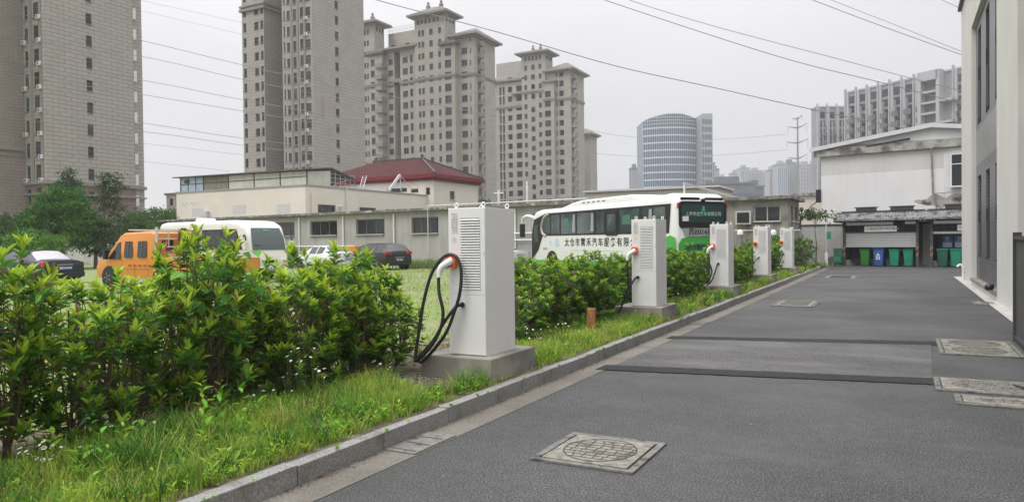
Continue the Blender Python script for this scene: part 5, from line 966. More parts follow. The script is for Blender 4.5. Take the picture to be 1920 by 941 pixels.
# ------------------------------------------------ charging cabinets on plinths
def plinth(x0, x1, y0, y1, label):
    t = empty('concrete_plinth', ((x0 + x1) / 2, (y0 + y1) / 2, .14), 0, label, 'plinth', 'concrete plinths under the charging cabinets')
    b = MB(); a, c = (x1 - x0) / 2, (y1 - y0) / 2; b.box(-a, a, -c, c, -.1, .28); b.build('block', M['plinth'], t, bevel=.012); return t
CABW, CABD, CABH = .5, .7, 1.7
def cabinet(loc, label, cable, plug):
    t = empty('charging_cabinet', loc, 0, label, 'charging cabinet', 'electric vehicle charging cabinets along the kerb')
    b = MB(); b.box(-CABW, 0, .006, CABD, 0, CABH); b.build('body', M['white'], t, bevel=.004)
    zs = .70
    MB().box(-.455, -.004, -.012, .004, .012, zs - .004).build('lower_panel', M['white'], t, bevel=.003)
    b = MB(); x0, x1, z0, z1 = -.325, -.065, .76, 1.58       # door with a louvred opening
    b.box(-.455, x0, -.012, .004, zs, CABH - .01); b.box(x1, -.004, -.012, .004, zs, CABH - .01); b.box(x0, x1, -.012, .004, zs, z0); b.box(x0, x1, -.012, .004, z1, CABH - .01)
    d = b.build('door', M['white'], t)
    MB().box(-.495, -.461, -.004, .004, .01, CABH - .01).build('hinge_strip', M['white2'], t)
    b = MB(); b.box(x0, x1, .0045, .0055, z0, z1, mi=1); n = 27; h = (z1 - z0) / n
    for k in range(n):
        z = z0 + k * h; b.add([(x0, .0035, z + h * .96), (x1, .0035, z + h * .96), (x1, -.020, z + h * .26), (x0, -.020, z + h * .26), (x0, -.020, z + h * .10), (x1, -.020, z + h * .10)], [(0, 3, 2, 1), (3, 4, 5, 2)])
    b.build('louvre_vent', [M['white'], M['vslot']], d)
    b = MB()
    for x, z, w_, h_ in [(-.44 + c * .026, 1.585 - r_ * .03, .014, .018) for r_ in range(6) for c in (0, 1) if (r_ * 3 + c) % 5] : b.box(x, x + w_, -.0145, -.012, z, z + h_)
    for r_ in range(8): b.box(-.385, -.375, -.0145, -.012, 1.42 + r_ * .022, 1.431 + r_ * .022)
    st_ = MB().box(-.448, -.358, -.013, -.0119, 1.40, 1.625).build('instruction_sticker', mat('sticker', (.55, .55, .53), .5), t); b.build('printed_symbols', M['inkg'], st_); MB().box(-.448, -.372, -.0145, -.013, 1.632, 1.638).build('orange_line', M['orange'], st_)
    b = MB(); b.lathe([(.028, -.0145), (.028, -.0121), (.023, -.0121), (.023, -.0145)], (-.41, 0, 1.33), 20, 'Y', ring=True); lg = b.build('round_logo', mat('faded_orange', (.72, .40, .28), .5), t); text('B', .034, lg.data.materials[0], lg, frame((-.41, -.0135, 1.33), (1, 0, 0), (0, 0, 1)), thick=.001)
    MB().box(-.02, -.012, -.0145, -.012, 1.15, 1.19).build('door_lock', M['steel'], t)
    for x, y in ((-.42, .06), (-.06, .06), (-.42, .64), (-.06, .64)):
        b = MB(); q = [(x + .024 * math.sin(a), y, CABH + .036 - .024 * math.cos(a)) for a in [2 * math.pi * k / 12 for k in range(13)]]; b.tube(q, .007, 6, cap=False); b.lathe([(.016, CABH), (.016, CABH + .014)], (x, y, 0), 10); b.build('lifting_eye', M['white2'], t, smooth=60)
    hx, hz = -.42, 1.085
    b = MB(); b.prism([(-.06, -.07), (.055, -.07), (.065, .05), (.04, .08), (-.045, .08), (-.065, .05)], (hx, -.012, hz), (1, 0, 0), (0, 0, 1), (0, -1, 0), .07); ho = b.build('connector_holder', M['orange'], t, bevel=.008)
    MB().lathe([(.036, -.09), (.036, -.083), (0, -.0825)], (hx, 0, hz - .005), 16, 'Y').build('socket_recess', M['black'], ho)
    if plug:
        p = MB(); p.tube(catmull([(hx + .01, -.07, hz + .01), (hx - .03, -.11, hz - .02), (hx - .085, -.145, hz - .065), (hx - .108, -.16, hz - .125), (hx - .11, -.17, hz - .185)], 4), .046, 12, r2=.027); p.build('charging_plug', M['gunw'], t, smooth=50, bevel=0)
    b = MB(); b.tube(catmull(cable, 8), .0195, 10); b.build('charging_cable', M['rubber'], t, smooth=60)
    g = cable[-1]; MB().lathe([(.03, -.05), (.03, -.03), (.024, -.012)], (g[0], 0, g[2]), 12, 'Y').build('cable_gland', M['black'], t)
    return t
hx, hz = -.42, 1.085
cab1 = [(-.53, -.17, .91), (-.525, -.18, .82), (-.50, -.2, .70), (-.455, -.2, .50), (-.49, -.22, .30), (-.60, -.25, .11), (-.73, -.27, -.02), (-.80, -.27, -.06), (-.80, -.25, .06), (-.775, -.22, .29), (-.735, -.18, .62), (-.66, -.13, .93), (-.55, -.10, 1.10), (-.44, -.075, 1.165), (-.33, -.08, 1.12), (-.275, -.09, .97), (-.285, -.11, .72), (-.36, -.13, .48), (-.45, -.16, .26), (-.60, -.2, .06), (-.73, -.24, -.07), (-.76, -.25, -.02), (-.60, -.20, .17), (-.46, -.16, .40), (-.35, -.10, .56), (-.30, -.04, .585), (-.30, -.012, .585)]
cab2 = [(-.53, -.17, .91), (-.53, -.18, .78), (-.51, -.18, .55), (-.53, -.18, .32), (-.60, -.2, .12), (-.70, -.24, -.12), (-.80, -.28, -.19), (-.86, -.26, -.10), (-.75, -.22, .08), (-.60, -.18, .22), (-.48, -.12, .42), (-.40, -.06, .56), (-.36, -.012, .57)]
cab3 = [(-.53, -.17, .91), (-.52, -.18, .75), (-.45, -.18, .55), (-.42, -.16, .40), (-.47, -.2, .22), (-.62, -.26, .05), (-.80, -.30, -.15), (-.90, -.28, -.25), (-.80, -.3, -.22), (-.58, -.26, -.02), (-.42, -.2, .15), (-.34, -.14, .38), (-.30, -.06, .58), (-.27, -.012, .62)]
cab4 = [(-1.15, -.3, -.26), (-1.0, -.35, -.25), (-.75, -.3, -.12), (-.58, -.24, .05), (-.5, -.2, .28), (-.42, -.12, .50), (-.34, -.05, .60), (-.31, -.012, .61)]
cab5 = [(-.9, .3, -.26), (-1.1, .0, -.22), (-1.0, -.3, -.1), (-.75, -.4, .05), (-.5, -.4, -.1), (-.45, -.35, -.25), (-.75, -.35, -.27), (-.8, -.3, -.1), (-.52, -.22, .15), (-.42, -.14, .42), (-.36, -.05, .58), (-.34, -.012, .60)]
CY = [7.3, 13.98, 20.65, 27.3, 33.95]
nm = ['nearest', 'second', 'third', 'fourth', 'farthest']
for k, (y, cb, pg) in enumerate(zip(CY, (cab1, cab2, cab3, cab4, cab5), (1, 1, 1, 0, 0))):
    dx_ = (0, -.02, .0, .02, .0)[k]
    plinth(-4.97 + dx_, -4.03 + dx_, y - .17, y + .95, ('light grey concrete plinth under the %s charging cabinet' % nm[k]))
    cabinet((-4.18 + dx_, y, .42), ['large white charging cabinet in the foreground with thick black cable looped on its orange holder', 'second nearest white charging cabinet, plug hanging in its orange holder over a leafy twig', 'white charging cabinet in front of the bus tail with two crossing black cables', 'fourth white charging cabinet with empty orange socket and cable drooping left', 'farthest and smallest white charging cabinet near the dark bush'][k], cb, pg)
t = empty('cable_coil', (-3.98, 35.0, .15), 0, 'black cable looped on the verge right of the farthest cabinet', 'cable'); MB().tube(catmull([(-.2, -.3, .6), (-.1, -.3, .45), (.1, -.3, .42), (.25, -.3, .28), (.22, -.3, .1), (.05, -.3, .02), (-.1, -.3, .05)], 6), .018, 8).build('loop', M['rubber'], t, smooth=60)
p = G(1109.5, 631.5); t = empty('timber_stake', p, R(8), 'short square timber stake with a diagonal scratch in the verge', 'stake')
s_ = MB().box(-.066, .066, -.05, .05, -.05, .47).build('stake_post', mat('stake_wood', (.30, .125, .045), .75, var=.25, vscale=12, bump=.3), t, bevel=.008)
MB().bar((-.03, -.053, .46), (.02, -.053, .33), .008, .006).build('scratch', mat('scratch', (.55, .4, .15), .8), s_)

# ------------------------------------------------ vehicles
def ring_of(st):
    x, wl, wb, wt, z0, zb, zt = st; h = [(0, z0), (wl * .9, z0), (wl, z0 + .14), (wl * 1.01, z0 + (zb - z0) * .6), (wb, zb), (wt + .02, zt - .05), (wt * .82, zt - .005), (0, zt + .02)]
    return [(x, y, z) for y, z in h] + [(x, -y, z) for y, z in h[-2:0:-1]]
def wheel(t, x, y, r, w_=.22, rim=None):
    s = 1 if y > 0 else -1; wl = MB(); wl.lathe([(r * .62, -w_ / 2), (r * .97, -w_ / 2), (r, -w_ / 2 + .03), (r, w_ / 2 - .03), (r * .97, w_ / 2), (r * .62, w_ / 2)], (0, 0, 0), 24, 'Y')
    o = wl.build('wheel', M['tyre'], t, loc=(x, y, r), smooth=40); b = MB(); yy = s * (w_ / 2 - .01); b.lathe([(r * .63, yy - .03 * s), (r * .60, yy), (r * .5, yy - .02 * s), (r * .2, yy - .03 * s), (r * .15, yy + .01 * s), (0, yy + .01 * s)], (0, 0, 0), 24, 'Y')
    for k in range(5): a = 2 * math.pi * k / 5; b.bar((.12 * r * math.cos(a), yy, .12 * r * math.sin(a)), (.58 * r * math.cos(a), yy, .58 * r * math.sin(a)), .05, .03)
    b.build('rim', rim or M['rim'], o, smooth=40)
def car(name, label, cat, loc, rz, paint, sts, tags, wheels, wr, plate, tail, group=None, chrome=True, glassm=None, extra=None):
    t = empty(name, loc, rz, label, cat, group); rings = [ring_of(s) for s in sts]; n = len(rings[0]); body = MB(); gl = {}
    side = {4, 9}; topf = {5, 6, 7, 8}
    for i in range(len(rings) - 1):
        for k in range(n):
            q = [rings[i][k], rings[i][(k + 1) % n], rings[i + 1][(k + 1) % n], rings[i + 1][k]]; tg = tags[i]; key = None
            if tg == 'w' and k in topf: key = 'windshield'
            elif tg == 'r' and k in topf: key = 'rear_window'
            elif tg == 'c' and k in side: key = ('side_window', i, k)
            (gl.setdefault(key, MB()) if key else body).add(q, [(3, 2, 1, 0)])
    body.add(rings[0], [tuple(range(n))]); body.add(rings[-1], [tuple(range(n - 1, -1, -1))]); body.build('body', paint, t, smooth=38)
    for k, g in gl.items(): g.build(k if isinstance(k, str) else 'side_window', glassm if (glassm and k == 'rear_window') else M['carglass'], t, smooth=60)
    for x in wheels:
        for s in (1, -1):
            W_ = sts[len(sts) // 2][1]; b = MB(); b.lathe([(0, -.08), (wr + .07, -.08), (wr + .07, .0), (0, .005)], (x, s * (W_ + .003), wr), 24, 'Y'); b.build('wheel_arch', M['black'], t); wheel(t, x, s * (W_ - .06), wr)
    xr = sts[0][0]; pl = MB().box(xr - .03, xr - .012, -.22, .22, plate[1], plate[1] + .13).build('number_plate', M['plateb'], t); text(plate[0], .115, M['whiteink'], pl, frame((xr - .032, 0, plate[1] + .065), (0, -1, 0), (0, 0, 1)))
    for s in (1, -1): b = MB(); x0, y0, y1, z0, z1 = tail; b.box(x0, x0 + .3, min(s * y0, s * y1), max(s * y0, s * y1), z0, z1); b.build('tail_light', M['red'], t, bevel=.02)
    b = MB(); b.box(xr - .05, xr + .12, -.8, .8, sts[0][4] - .08, sts[0][4] + .12); b.build('rear_bumper', M['black'] if not chrome else paint, t, bevel=.03)
    if chrome: MB().box(xr - .018, xr, -.32, .32, plate[1] + .19, plate[1] + .225).build('chrome_strip', M['steel'], t)
    for s in (1, -1): MB().box(.62, .78, min(s * .88, s * 1.06), max(s * .88, s * 1.06), .92, 1.06).build('wing_mirror', paint, t, bevel=.03)
    return t
sed = [(-2.32, .66, .62, .5, .38, .74, .80), (-2.26, .82, .80, .66, .26, .90, .98), (-1.62, .90, .86, .70, .2, .95, 1.03), (-1.0, .90, .86, .58, .2, .95, 1.36), (-.35, .90, .87, .58, .2, .93, 1.41), (-.27, .90, .87, .58, .2, .93, 1.41), (.45, .90, .87, .57, .2, .92, 1.37), (1.25, .90, .85, .72, .2, .90, 1.0), (2.0, .86, .80, .66, .2, .76, .83), (2.28, .72, .64, .5, .3, .60, .65)]
sedt = ['p', 'p', 'r', 'c', 'p', 'c', 'w', 'p', 'p']
suv = [(-2.2, .70, .66, .5, .42, .86, .92), (-2.15, .86, .84, .62, .30, 1.0, 1.06), (-1.78, .91, .87, .64, .24, 1.0, 1.44), (-1.1, .91, .88, .64, .24, .98, 1.50), (-1.02, .91, .88, .64, .24, .98, 1.50), (-.2, .91, .88, .64, .24, .97, 1.51), (-.12, .91, .88, .64, .24, .97, 1.51), (.6, .91, .88, .62, .24, .96, 1.45), (1.3, .91, .86, .74, .24, .95, 1.05), (2.0, .87, .81, .68, .24, .86, .93), (2.2, .74, .66, .5, .34, .68, .72)]
suvt = ['p', 'r', 'c', 'p', 'c', 'p', 'c', 'w', 'p', 'p']
cp = lambda n, c, r=.32: mat(n, c, r, spec=.5, coat=.25)
def car_at(rear_corner, heading, w_, L2): # heading angle of +x; rear left corner given
    h = Vector((math.cos(heading), math.sin(heading), 0)); l_ = Vector((-h.y, h.x, 0)); return rear_corner - l_ * w_ + h * L2
P = W(80, 500, 29.5); P.z = .14
pale_rear = mat('pale_rear_glass', (.42, .40, .43), .25, var=.1, vscale=5)  # rear glass given its own pale colour
sc_ = car('dark_sedan', 'dark navy saloon car at far left with pale rear window and blue plate', 'car', car_at(P, math.pi, .9, 2.32), math.pi, cp('navy_paint', (.008, .010, .022)), sed, sedt, (-1.4, 1.4), .32, ('苏E·N1990', .60), (-2.27, .50, .84, .74, .90), glassm=pale_rear)
P = W(724, 490, 41); P.z = .14; a = R(162)
suvo = car('black_suv', 'black sport utility car with red tail lights parked facing the workshop wall', 'car', car_at(P, a, .91, 2.2), a, cp('black_paint', (.012, .012, .013)), suv, suvt, (-1.35, 1.3), .35, ('苏E·7K52', .50), (-2.2, .48, .88, .90, 1.05))
for s in (1, -1): MB().bar((-1.7, s * .62, 1.53), (.4, s * .60, 1.53), .03).build('roof_rail', M['steel'], suvo)
P = W(628, 490, 42); P.z = .14
car('white_sedan', 'white saloon car mostly hidden behind hedge tops, left of the black car', 'car', car_at(P, R(165), .9, 2.32), R(165), cp('white_paint', (.66, .66, .67)), sed, sedt, (-1.4, 1.4), .32, ('苏E·3A88', .58), (-2.27, .50, .84, .74, .90))
P = W(957, 480, 41); P.z = .14
car('white_sedan', 'white saloon car whose tail shows between the nearest cabinet and the bus', 'car', car_at(P, R(168), .9, 2.32), R(168), cp('white_paint', (.66, .66, .67)), sed, sedt, (-1.4, 1.4), .32, ('苏E·D61', .60), (-2.27, .50, .84, .76, .90))
# orange crew cab truck with rack
def truck():
    X0 = -24.1; t = empty('orange_truck', (X0, 18.7, .14), math.pi, 'orange high roofed crew cab truck with ladder rack over its bed', 'truck'); pa = cp('orange_paint', (.62, .235, .035), .4); hw = 1.0
    # side frames: local x forward (world -X), y left
    prof = [(0, .35), (3.2, .35), (3.27, .75), (3.05, 1.02), (2.62, 1.12), (1.95, 1.88), (1.75, 2.02), (.2, 2.06), (.0, 1.98)]
    b = MB(); rings = []
    for y, k in ((-hw, .93), (-hw, 1), (-hw * .86, 1.02), (hw * .86, 1.02), (hw, 1), (hw, .93)): pass
    def R_(y, s): return [(p[0], y * (1 - .10 * max(0, (p[1] - 1.0))) , p[1] * s if p[1] > 1.9 else p[1]) for p in prof]
    loft(b, [R_(-hw, .985), R_(-hw * .9, 1.01), R_(hw * .9, 1.01), R_(hw, .985)]); b.build('cab', pa, t, smooth=35, bevel=.02)
    for sgn in (1, -1):
        yy = lambda z: sgn * (hw * (1 - .10 * max(0, z - 1.0)) + .004)
        for x0, x1, xt in ((.35, .85, .85), (1.15, 1.62, 1.6)):
            b = MB(); vs = [(x0, yy(1.12), 1.12), (x1, yy(1.12), 1.12), (xt, yy(1.72), 1.72), (x0 + .03, yy(1.72), 1.72)]; b.add(vs + [(v[0], v[1] + sgn * .012, v[2]) for v in vs], [(0, 1, 2, 3), (7, 6, 5, 4), (0, 4, 5, 1), (1, 5, 6, 2), (2, 6, 7, 3), (3, 7, 4, 0)]); sw = b.build('side_window', M['carglass'], t, bevel=.0)
            MB().bar(((x0 + x1) / 2, yy(1.13) + sgn * .018, 1.14), ((x0 + xt) / 2, yy(1.7) + sgn * .018, 1.7), .025).build('window_divider', M['alu'], sw)
        b = MB(); vs = [(1.82, yy(1.06), 1.06), (2.52, yy(1.06), 1.06), (2.0, yy(1.64), 1.66), (1.85, yy(1.66), 1.70)]; b.add(vs + [(v[0], v[1] + sgn * .012, v[2]) for v in vs], [(0, 1, 2, 3), (7, 6, 5, 4), (0, 4, 5, 1), (1, 5, 6, 2), (2, 6, 7, 3), (3, 7, 4, 0)]); b.build('side_window', M['carglass'], t)
        b = MB(); [b.box(x, x + .004, min(sgn * (hw + .001), sgn * (hw + .006)), max(sgn * (hw + .001), sgn * (hw + .006)), .4, 1.05) for x in (.25, 1.0, 1.72, 2.6)]; b.box(.05, 2.6, min(sgn * hw, sgn * (hw + .006)), max(sgn * hw, sgn * (hw + .006)), .68, .69); b.build('door_seam', M['groove'], t)
        b = MB(); b.box(2.42, 2.56, min(sgn * 1.05, sgn * 1.22), max(sgn * 1.05, sgn * 1.22), 1.05, 1.42); b.build('wing_mirror', M['black'], t, bevel=.03)
        b = MB(); k = 0
        while k < 11: b.box(-1.6 + k * .28, -1.45 + k * .28, min(sgn * (hw + .002), sgn * (hw + .008)), max(sgn * (hw + .002), sgn * (hw + .008)), .80, .85); k += 1
        b.build('reflective_stripe', M['red'], t)
    b = MB(); b.add([(2.58, -.85, 1.14), (2.58, .85, 1.14), (1.99, .78, 1.86), (1.99, -.78, 1.86), (2.62, -.85, 1.16), (2.62, .85, 1.16), (2.03, .78, 1.88), (2.03, -.78, 1.88)], [(0, 1, 2, 3), (7, 6, 5, 4), (0, 4, 5, 1), (1, 5, 6, 2), (2, 6, 7, 3), (3, 7, 4, 0)]); b.build('windshield', M['carglass'], t)
    b = MB(); b.box(-.012, .001, -.75, -.25, 1.35, 1.75); b.box(-.012, .001, .1, .6, 1.35, 1.75); split_build(b, 'rear_window', M['carglass'], t)
    b = MB(); b.box(-3.3, -.02, -hw, hw, .62, .72); b.box(-3.3, -.02, hw - .05, hw, .72, 1.08); b.box(-3.3, -.02, -hw, -hw + .05, .72, 1.08); b.box(-3.3, -3.25, -hw + .05, hw - .05, .72, 1.08); b.box(-3.2, -.1, -.4, .4, .42, .62); b.box(-1.35, -.02, hw - .04, hw, .36, .62); b.box(-1.35, -.02, -hw, -hw + .04, .36, .62); b.build('cargo_bed', pa, t, bevel=.012)
    for x in (-.45, 2.5):
        for s in (1, -1): b = MB(); b.lathe([(0, -.05), (.44, -.05), (.44, .0), (0, .004)], (x, s * (hw + .004), .36), 24, 'Y'); b.build('wheel_arch', M['black'], t); wheel(t, x, s * (hw - .06), .36, .24)
    rk = MB(); xr = -.16
    for y, l_ in ((hw - .02, .10), (-hw + .02, -.10)): rk.bar((xr, y, 1.08), (xr - .05, y - l_ * .3, 2.22), .085)
    for z in (1.22, 1.5, 1.80, 2.06): rk.bar((xr - .03, hw - .02, z), (xr - .03, -hw + .02, z), .05)
    for y in (.45, -.1, -.55): rk.bar((xr - .03, y, 1.5), (xr - .03, y, 2.06), .03)
    rk.bar((xr, hw - .02, 1.1), (-1.1, hw - .02, 1.1), .03); rk.bar((-.8, hw - .1, 1.12), (-.8, -hw + .1, 1.12), .05)
    rk.build('ladder_rack', M['alul'], t)
    b = MB(); rr = random.Random(3)
    for k in range(9):
        cy, cx, a0 = -.12 + rr.uniform(-.07, .07), -.25 + rr.uniform(-.05, .05), rr.uniform(.10, .20); q = [(cx + .03 * math.sin(a * 2), cy + a0 * math.cos(a), 1.78 + rr.uniform(-.03, .03) + .40 * math.sin(a)) for a in [2 * math.pi * j / 14 for j in range(15)]]; b.tube(q, .022, 6, cap=False)
    x = b.build('rope_coil', mat('brown_rope', (.13, .05, .03), .8, var=.3, vscale=20), loc=(0, 0, 0)); x.matrix_world = Matrix.Translation((X0, 18.7, .14)) @ Matrix.Rotation(math.pi, 4, 'Z'); tag(x, 'coil of reddish brown rope hanging on the orange truck rack', 'rope')
    x = MB().tube([(-.30, .82, 1.12), (-.26, .58, 1.70)], .055, 10, r2=.045).build('red_cylinder', mat('red_canister', (.45, .04, .03), .4)); x.matrix_world = Matrix.Translation((X0, 18.7, .14)) @ Matrix.Rotation(math.pi, 4, 'Z'); tag(x, 'small red canister leaning inside the orange truck rack', 'canister')
    b = MB(); b.bar((.4, .5, 2.12), (2.0, .5, 2.16), .04); b.bar((.4, -.5, 2.12), (2.0, -.5, 2.16), .04)
    for x in (.5, 1.9): b.bar((x, -.55, 2.14), (x, .55, 2.14), .04)
    b.build('roof_rack', M['alul'], t)
truck()
def rr_ring(x, w_, z0, z1, r, rb=.12):
    o = []
    for cx, cz, a0, rad in ((w_ - rb, z0 + rb, -90, rb), (w_ - r, z1 - r, 0, r), (-w_ + r, z1 - r, 90, r), (-w_ + rb, z0 + rb, 180, rb)):
        for k in range(5): a = R(a0 + k * 22.5); o.append((x, cx + rad * math.cos(a), cz + rad * math.sin(a)))
    return o
def slab(poly, y, th=.02): # polygon (x,z) on the side plane y
    s = 1 if y > 0 else -1; b = MB(); b.prism(poly, (0, y, 0), (1, 0, 0), (0, 0, 1), (0, s, 0), th); return b
def rpoly(x0, x1, z0, z1, r):
    o = []
    for cx, cz, a0 in ((x1 - r, z0 + r, -90), (x1 - r, z1 - r, 0), (x0 + r, z1 - r, 90), (x0 + r, z0 + r, 180)):
        for k in range(4): a = R(a0 + k * 30); o.append((cx + r * math.cos(a), cz + r * math.sin(a)))
    return o
def coach():
    L0 = W(1268, 470, 27.3); L0.z = .14; a = math.atan2(.60, -.80); h = Vector((math.cos(a), math.sin(a), 0)); rp = Vector((h.y, -h.x, 0)); t = empty('coach_bus', L0 + rp * 1.25, a, 'white coach with green swoosh, seen from behind on its driver side, beside the cabinets', 'bus'); wp_ = cp('coach_white', (.72, .72, .71), .3); hw = 1.25
    secs = [(0, 1.10, .62, 2.96, .34), (.06, 1.17, .5, 3.12, .36), (.22, 1.23, .40, 3.26, .36), (.6, 1.25, .34, 3.31, .34), (1.1, 1.25, .34, 3.26, .30), (1.6, 1.25, .34, 3.14, .26), (10.9, 1.25, .34, 3.12, .26), (11.5, 1.23, .34, 3.06, .3), (11.85, 1.15, .36, 2.9, .4), (12.02, 1.0, .45, 2.4, .4), (12.06, .95, .5, 1.4, .2)]
    b = MB(); loft(b, [rr_ring(*s) for s in secs]); b.build('body', wp_, t, smooth=50)
    b = MB(); loft(b, [rr_ring(x, w_, 3.05, z1, .1, .02) for x, w_, z1 in ((2.3, .8, 3.1), (2.5, .95, 3.34), (3.2, 1.0, 3.42), (7.2, 1.0, 3.40), (8.2, .95, 3.32), (9.4, .9, 3.12))]); ac_ = b.build('roof_air_conditioner', wp_, t, smooth=50)
    b = MB(); [b.box(5.2 + k * .42, 5.45 + k * .42, .98, 1.004, 3.24, 3.30) for k in range(5)]; split_build(b, 'vent_slot', M['slot'], ac_)
    gp = mat('coach_pane', (.055, .075, .08), .05, spec=1.0, var=.5, vscale=.9); gcur = mat('coach_curtain', (.30, .31, .31), .8)
    for s in (1, -1):
        y = s * (hw + .001)
        bd = slab([(.42, 1.80), (.30, 2.90), (10.2, 2.90), (11.5, 2.62), (11.72, 1.9), (11.75, .62), (11.0, 1.12), (10.55, 1.80)], y, .012).build('window_band', M['black'], t)
        cols = [(.62, 1.35), (1.42, 2.05), (2.3, 3.65), (4.9, 5.5), (5.7, 7.15), (7.3, 8.65), (8.8, 9.65)]
        for i, (x0, x1) in enumerate(cols):
            p = slab(rpoly(x0, x1, 1.87, 2.80, .06), y + s * .012, .006).build('side_window', gp, t)
            if i in (1, 4, 5): slab([(x0 + .05, 1.95), (x0 + .3, 1.95), (x0 + .22, 2.75), (x0 + .05, 2.75)], y + s * .018, .003).build('curtain', gcur, p)
            if i in (2, 5, 6): slab([(x0 + .55, 2.2), (x1 - .1, 2.2), (x1 - .2, 2.55), (x0 + .7, 2.6)], y + s * .018, .002).build('painted_green_reflection', mat('pale_teal', (.07, .17, .14), .2), p) if s > 0 else None  # greenish reflections painted on the panes as thin coloured slabs
        p = slab(rpoly(9.75, 10.5, 1.9, 2.72, .08), y + s * .012, .006).build('side_window', gp, t)
        em = slab(rpoly(3.85, 4.75, 1.75, 2.84, .08), y + s * .012, .02).build('emergency_window', M['black'], t); slab(rpoly(4.0, 4.6, 1.95, 2.65, .04), y + s * .032, .004).build('pane', gp, em)
        slab(rpoly(11.05, 11.5, 1.5, 2.35, .06), y + s * .012, .008).build('driver_window', gp, t)
        sw = MB(); c = catmull([(9.9, 0, 2.86), (10.35, 0, 2.7), (10.62, 0, 2.3), (10.55, 0, 1.95), (10.2, 0, 1.80)], 5); sw.tube([(p.x, y + s * .012, p.z) for p in c], .07, 6); o_ = sw.build('grey_swoosh', mat('swoosh_grey', (.42, .42, .42), .4), t, smooth=60)
        slab([(.02, .5), (.05, 1.62), (.35, 1.72), (.8, 1.62), (1.8, 1.15), (3.5, .82), (5.5, .66), (11.7, .60), (11.8, .38), (.3, .36)], y, .006).build('green_swoosh', mat('coach_green', (.06, .36, .07), .35, var=.15, vscale=1.5), t)
        slab([(.06, .52), (.05, 1.3), (.8, 1.2), (1.8, .8), (3.0, .55), (1.0, .42)], y + s * .006, .004).build('dark_green_swoosh', mat('coach_dark_green', (.01, .16, .08), .35), t)
        for x in (2.6, 9.6): b = MB(); b.lathe([(0, -.05), (.58, -.05), (.58, .0), (0, .004)], (x, y + s * .012, .5), 28, 'Y'); b.build('wheel_arch', M['black'], t); wheel(t, x, s * (hw - .1), .48, .3)
        b = MB(); [b.box(x, x + .012, min(y, y + s * .004), max(y, y + s * .004), .62, 1.1) for x in (3.5, 4.9, 6.3, 7.7)]; b.box(3.5, 7.7, min(y, y + s * .004), max(y, y + s * .004), 1.1, 1.112); b.build('luggage_hatch_seam', M['inkg'], t)
    y = hw + .003
    o_ = text('太仓市霄禾汽车服务有限公司', .40, M['ink'], t, frame((5.05, y, 1.44), (-1, 0, 0), (0, 0, 1)), thick=.003, name='side_lettering', space=1.33); o_.matrix_local = frame((5.2, y, 1.45), (-1, 0, 0), (0, 0, 1)) @ Matrix.Diagonal((1.05, 1.0, 1, 1))
    b = MB(); b.lathe([(.19, y), (.19, y + .004), (.15, y + .004), (.15, y)], (9.1, 0, 1.45), 24, 'Y', ring=True); b.box(9.06, 9.14, y, y + .004, 1.36, 1.54); b.build('round_emblem', mat('emblem_blue', (.25, .48, .62), .5), t)
    b = MB(); b.prism([(0, .19), (-.11, 0), (0, -.19), (.11, 0)], (9.75, y, 1.46), (1, 0, 0), (0, 0, 1), (0, 1, 0), .004); b.build('diamond_emblem', mat('emblem_blue2', (.40, .60, .72), .5), t)
    text('核定载客', .12, M['inkg'], t, frame((10.3, y, 1.16), (-1, 0, 0), (0, 0, 1)), thick=.002, name='small_lettering')
    # rear face
    def rear(poly, x, th, name, m_, par): b = MB(); b.prism(poly, (x, 0, 0), (0, -1, 0), (0, 0, 1), (-1, 0, 0), th); return b.build(name, m_, par)
    sur = rear(rpoly(-1.12, 1.12, 1.96, 2.98, .16), .05, .075, 'rear_window_surround', M['black'], t)
    rw = rear(rpoly(-1.02, 1.02, 2.20, 2.86, .12), -.024, .012, 'rear_window', mat('rear_pane', (.03, .06, .055), .05, spec=1), t)
    text('上海申龙客车有限公司', .17, mat('pale_green_lettering', (.30, .48, .44), .5), rw, frame((-.04, -.05 + .012, 2.50), (0, -1, 0), (0, 0, 1)), thick=.002); rw.children[-1].matrix_local = frame((-.040, 0, 2.50), (0, -1, 0), (0, 0, 1))
    b = MB(); b.prism([(-.08, 0), (.08, 0), (.08, .06), (.04, .06), (.05, .14), (0, .2), (-.05, .14), (-.04, .06), (-.08, .06)], (-.037, 0, 2.62), (0, -1, 0), (0, 0, 1), (-1, 0, 0), .004); b.build('green_logo', mat('logo_green', (.02, .45, .25), .5), rw)
    MB().box(-.042, -.037, .70, .98, 2.24, 2.42).build('window_notice', M['white2'], rw)
    pb = rear([(-.98, 1.98), (.98, 1.98), (.86, 1.68), (-.86, 1.68)], -.0, .04, 'plate_panel', mat('silver_panel', (.36, .36, .36), .4), t)
    text('苏E016挂', .27, M['ink'], pb, frame((-.044, -.02, 1.83), (0, -1, 0), (0, 0, 1)), thick=.003); pb.children[-1].matrix_local = frame((-.044, .12, 1.83), (0, -1, 0), (0, 0, 1)) @ Matrix.Diagonal((1.1, 1, 1, 1))
    rear([(-1.13, .62), (1.13, .62), (1.14, 1.40), (1.0, 1.60), (.6, 1.66), (-.6, 1.66), (-1.0, 1.60), (-1.14, 1.40)], .01, .03, 'rear_green_panel', mat('coach_green', (.06, .36, .07), .35), t)
    rg = rear([(-1.1, .64), (1.1, .64), (1.08, 1.1), (.75, 1.38), (-.6, 1.40), (-.9, 1.2)], -.02, .012, 'engine_hatch', mat('coach_dark_green', (.01, .17, .09), .35), t)
    text('太仓霄禾汽车', .20, M['ink'], rg, frame((-.034, .15, 1.25), (0, -1, 0), (0, 0, 1)), thick=.002)
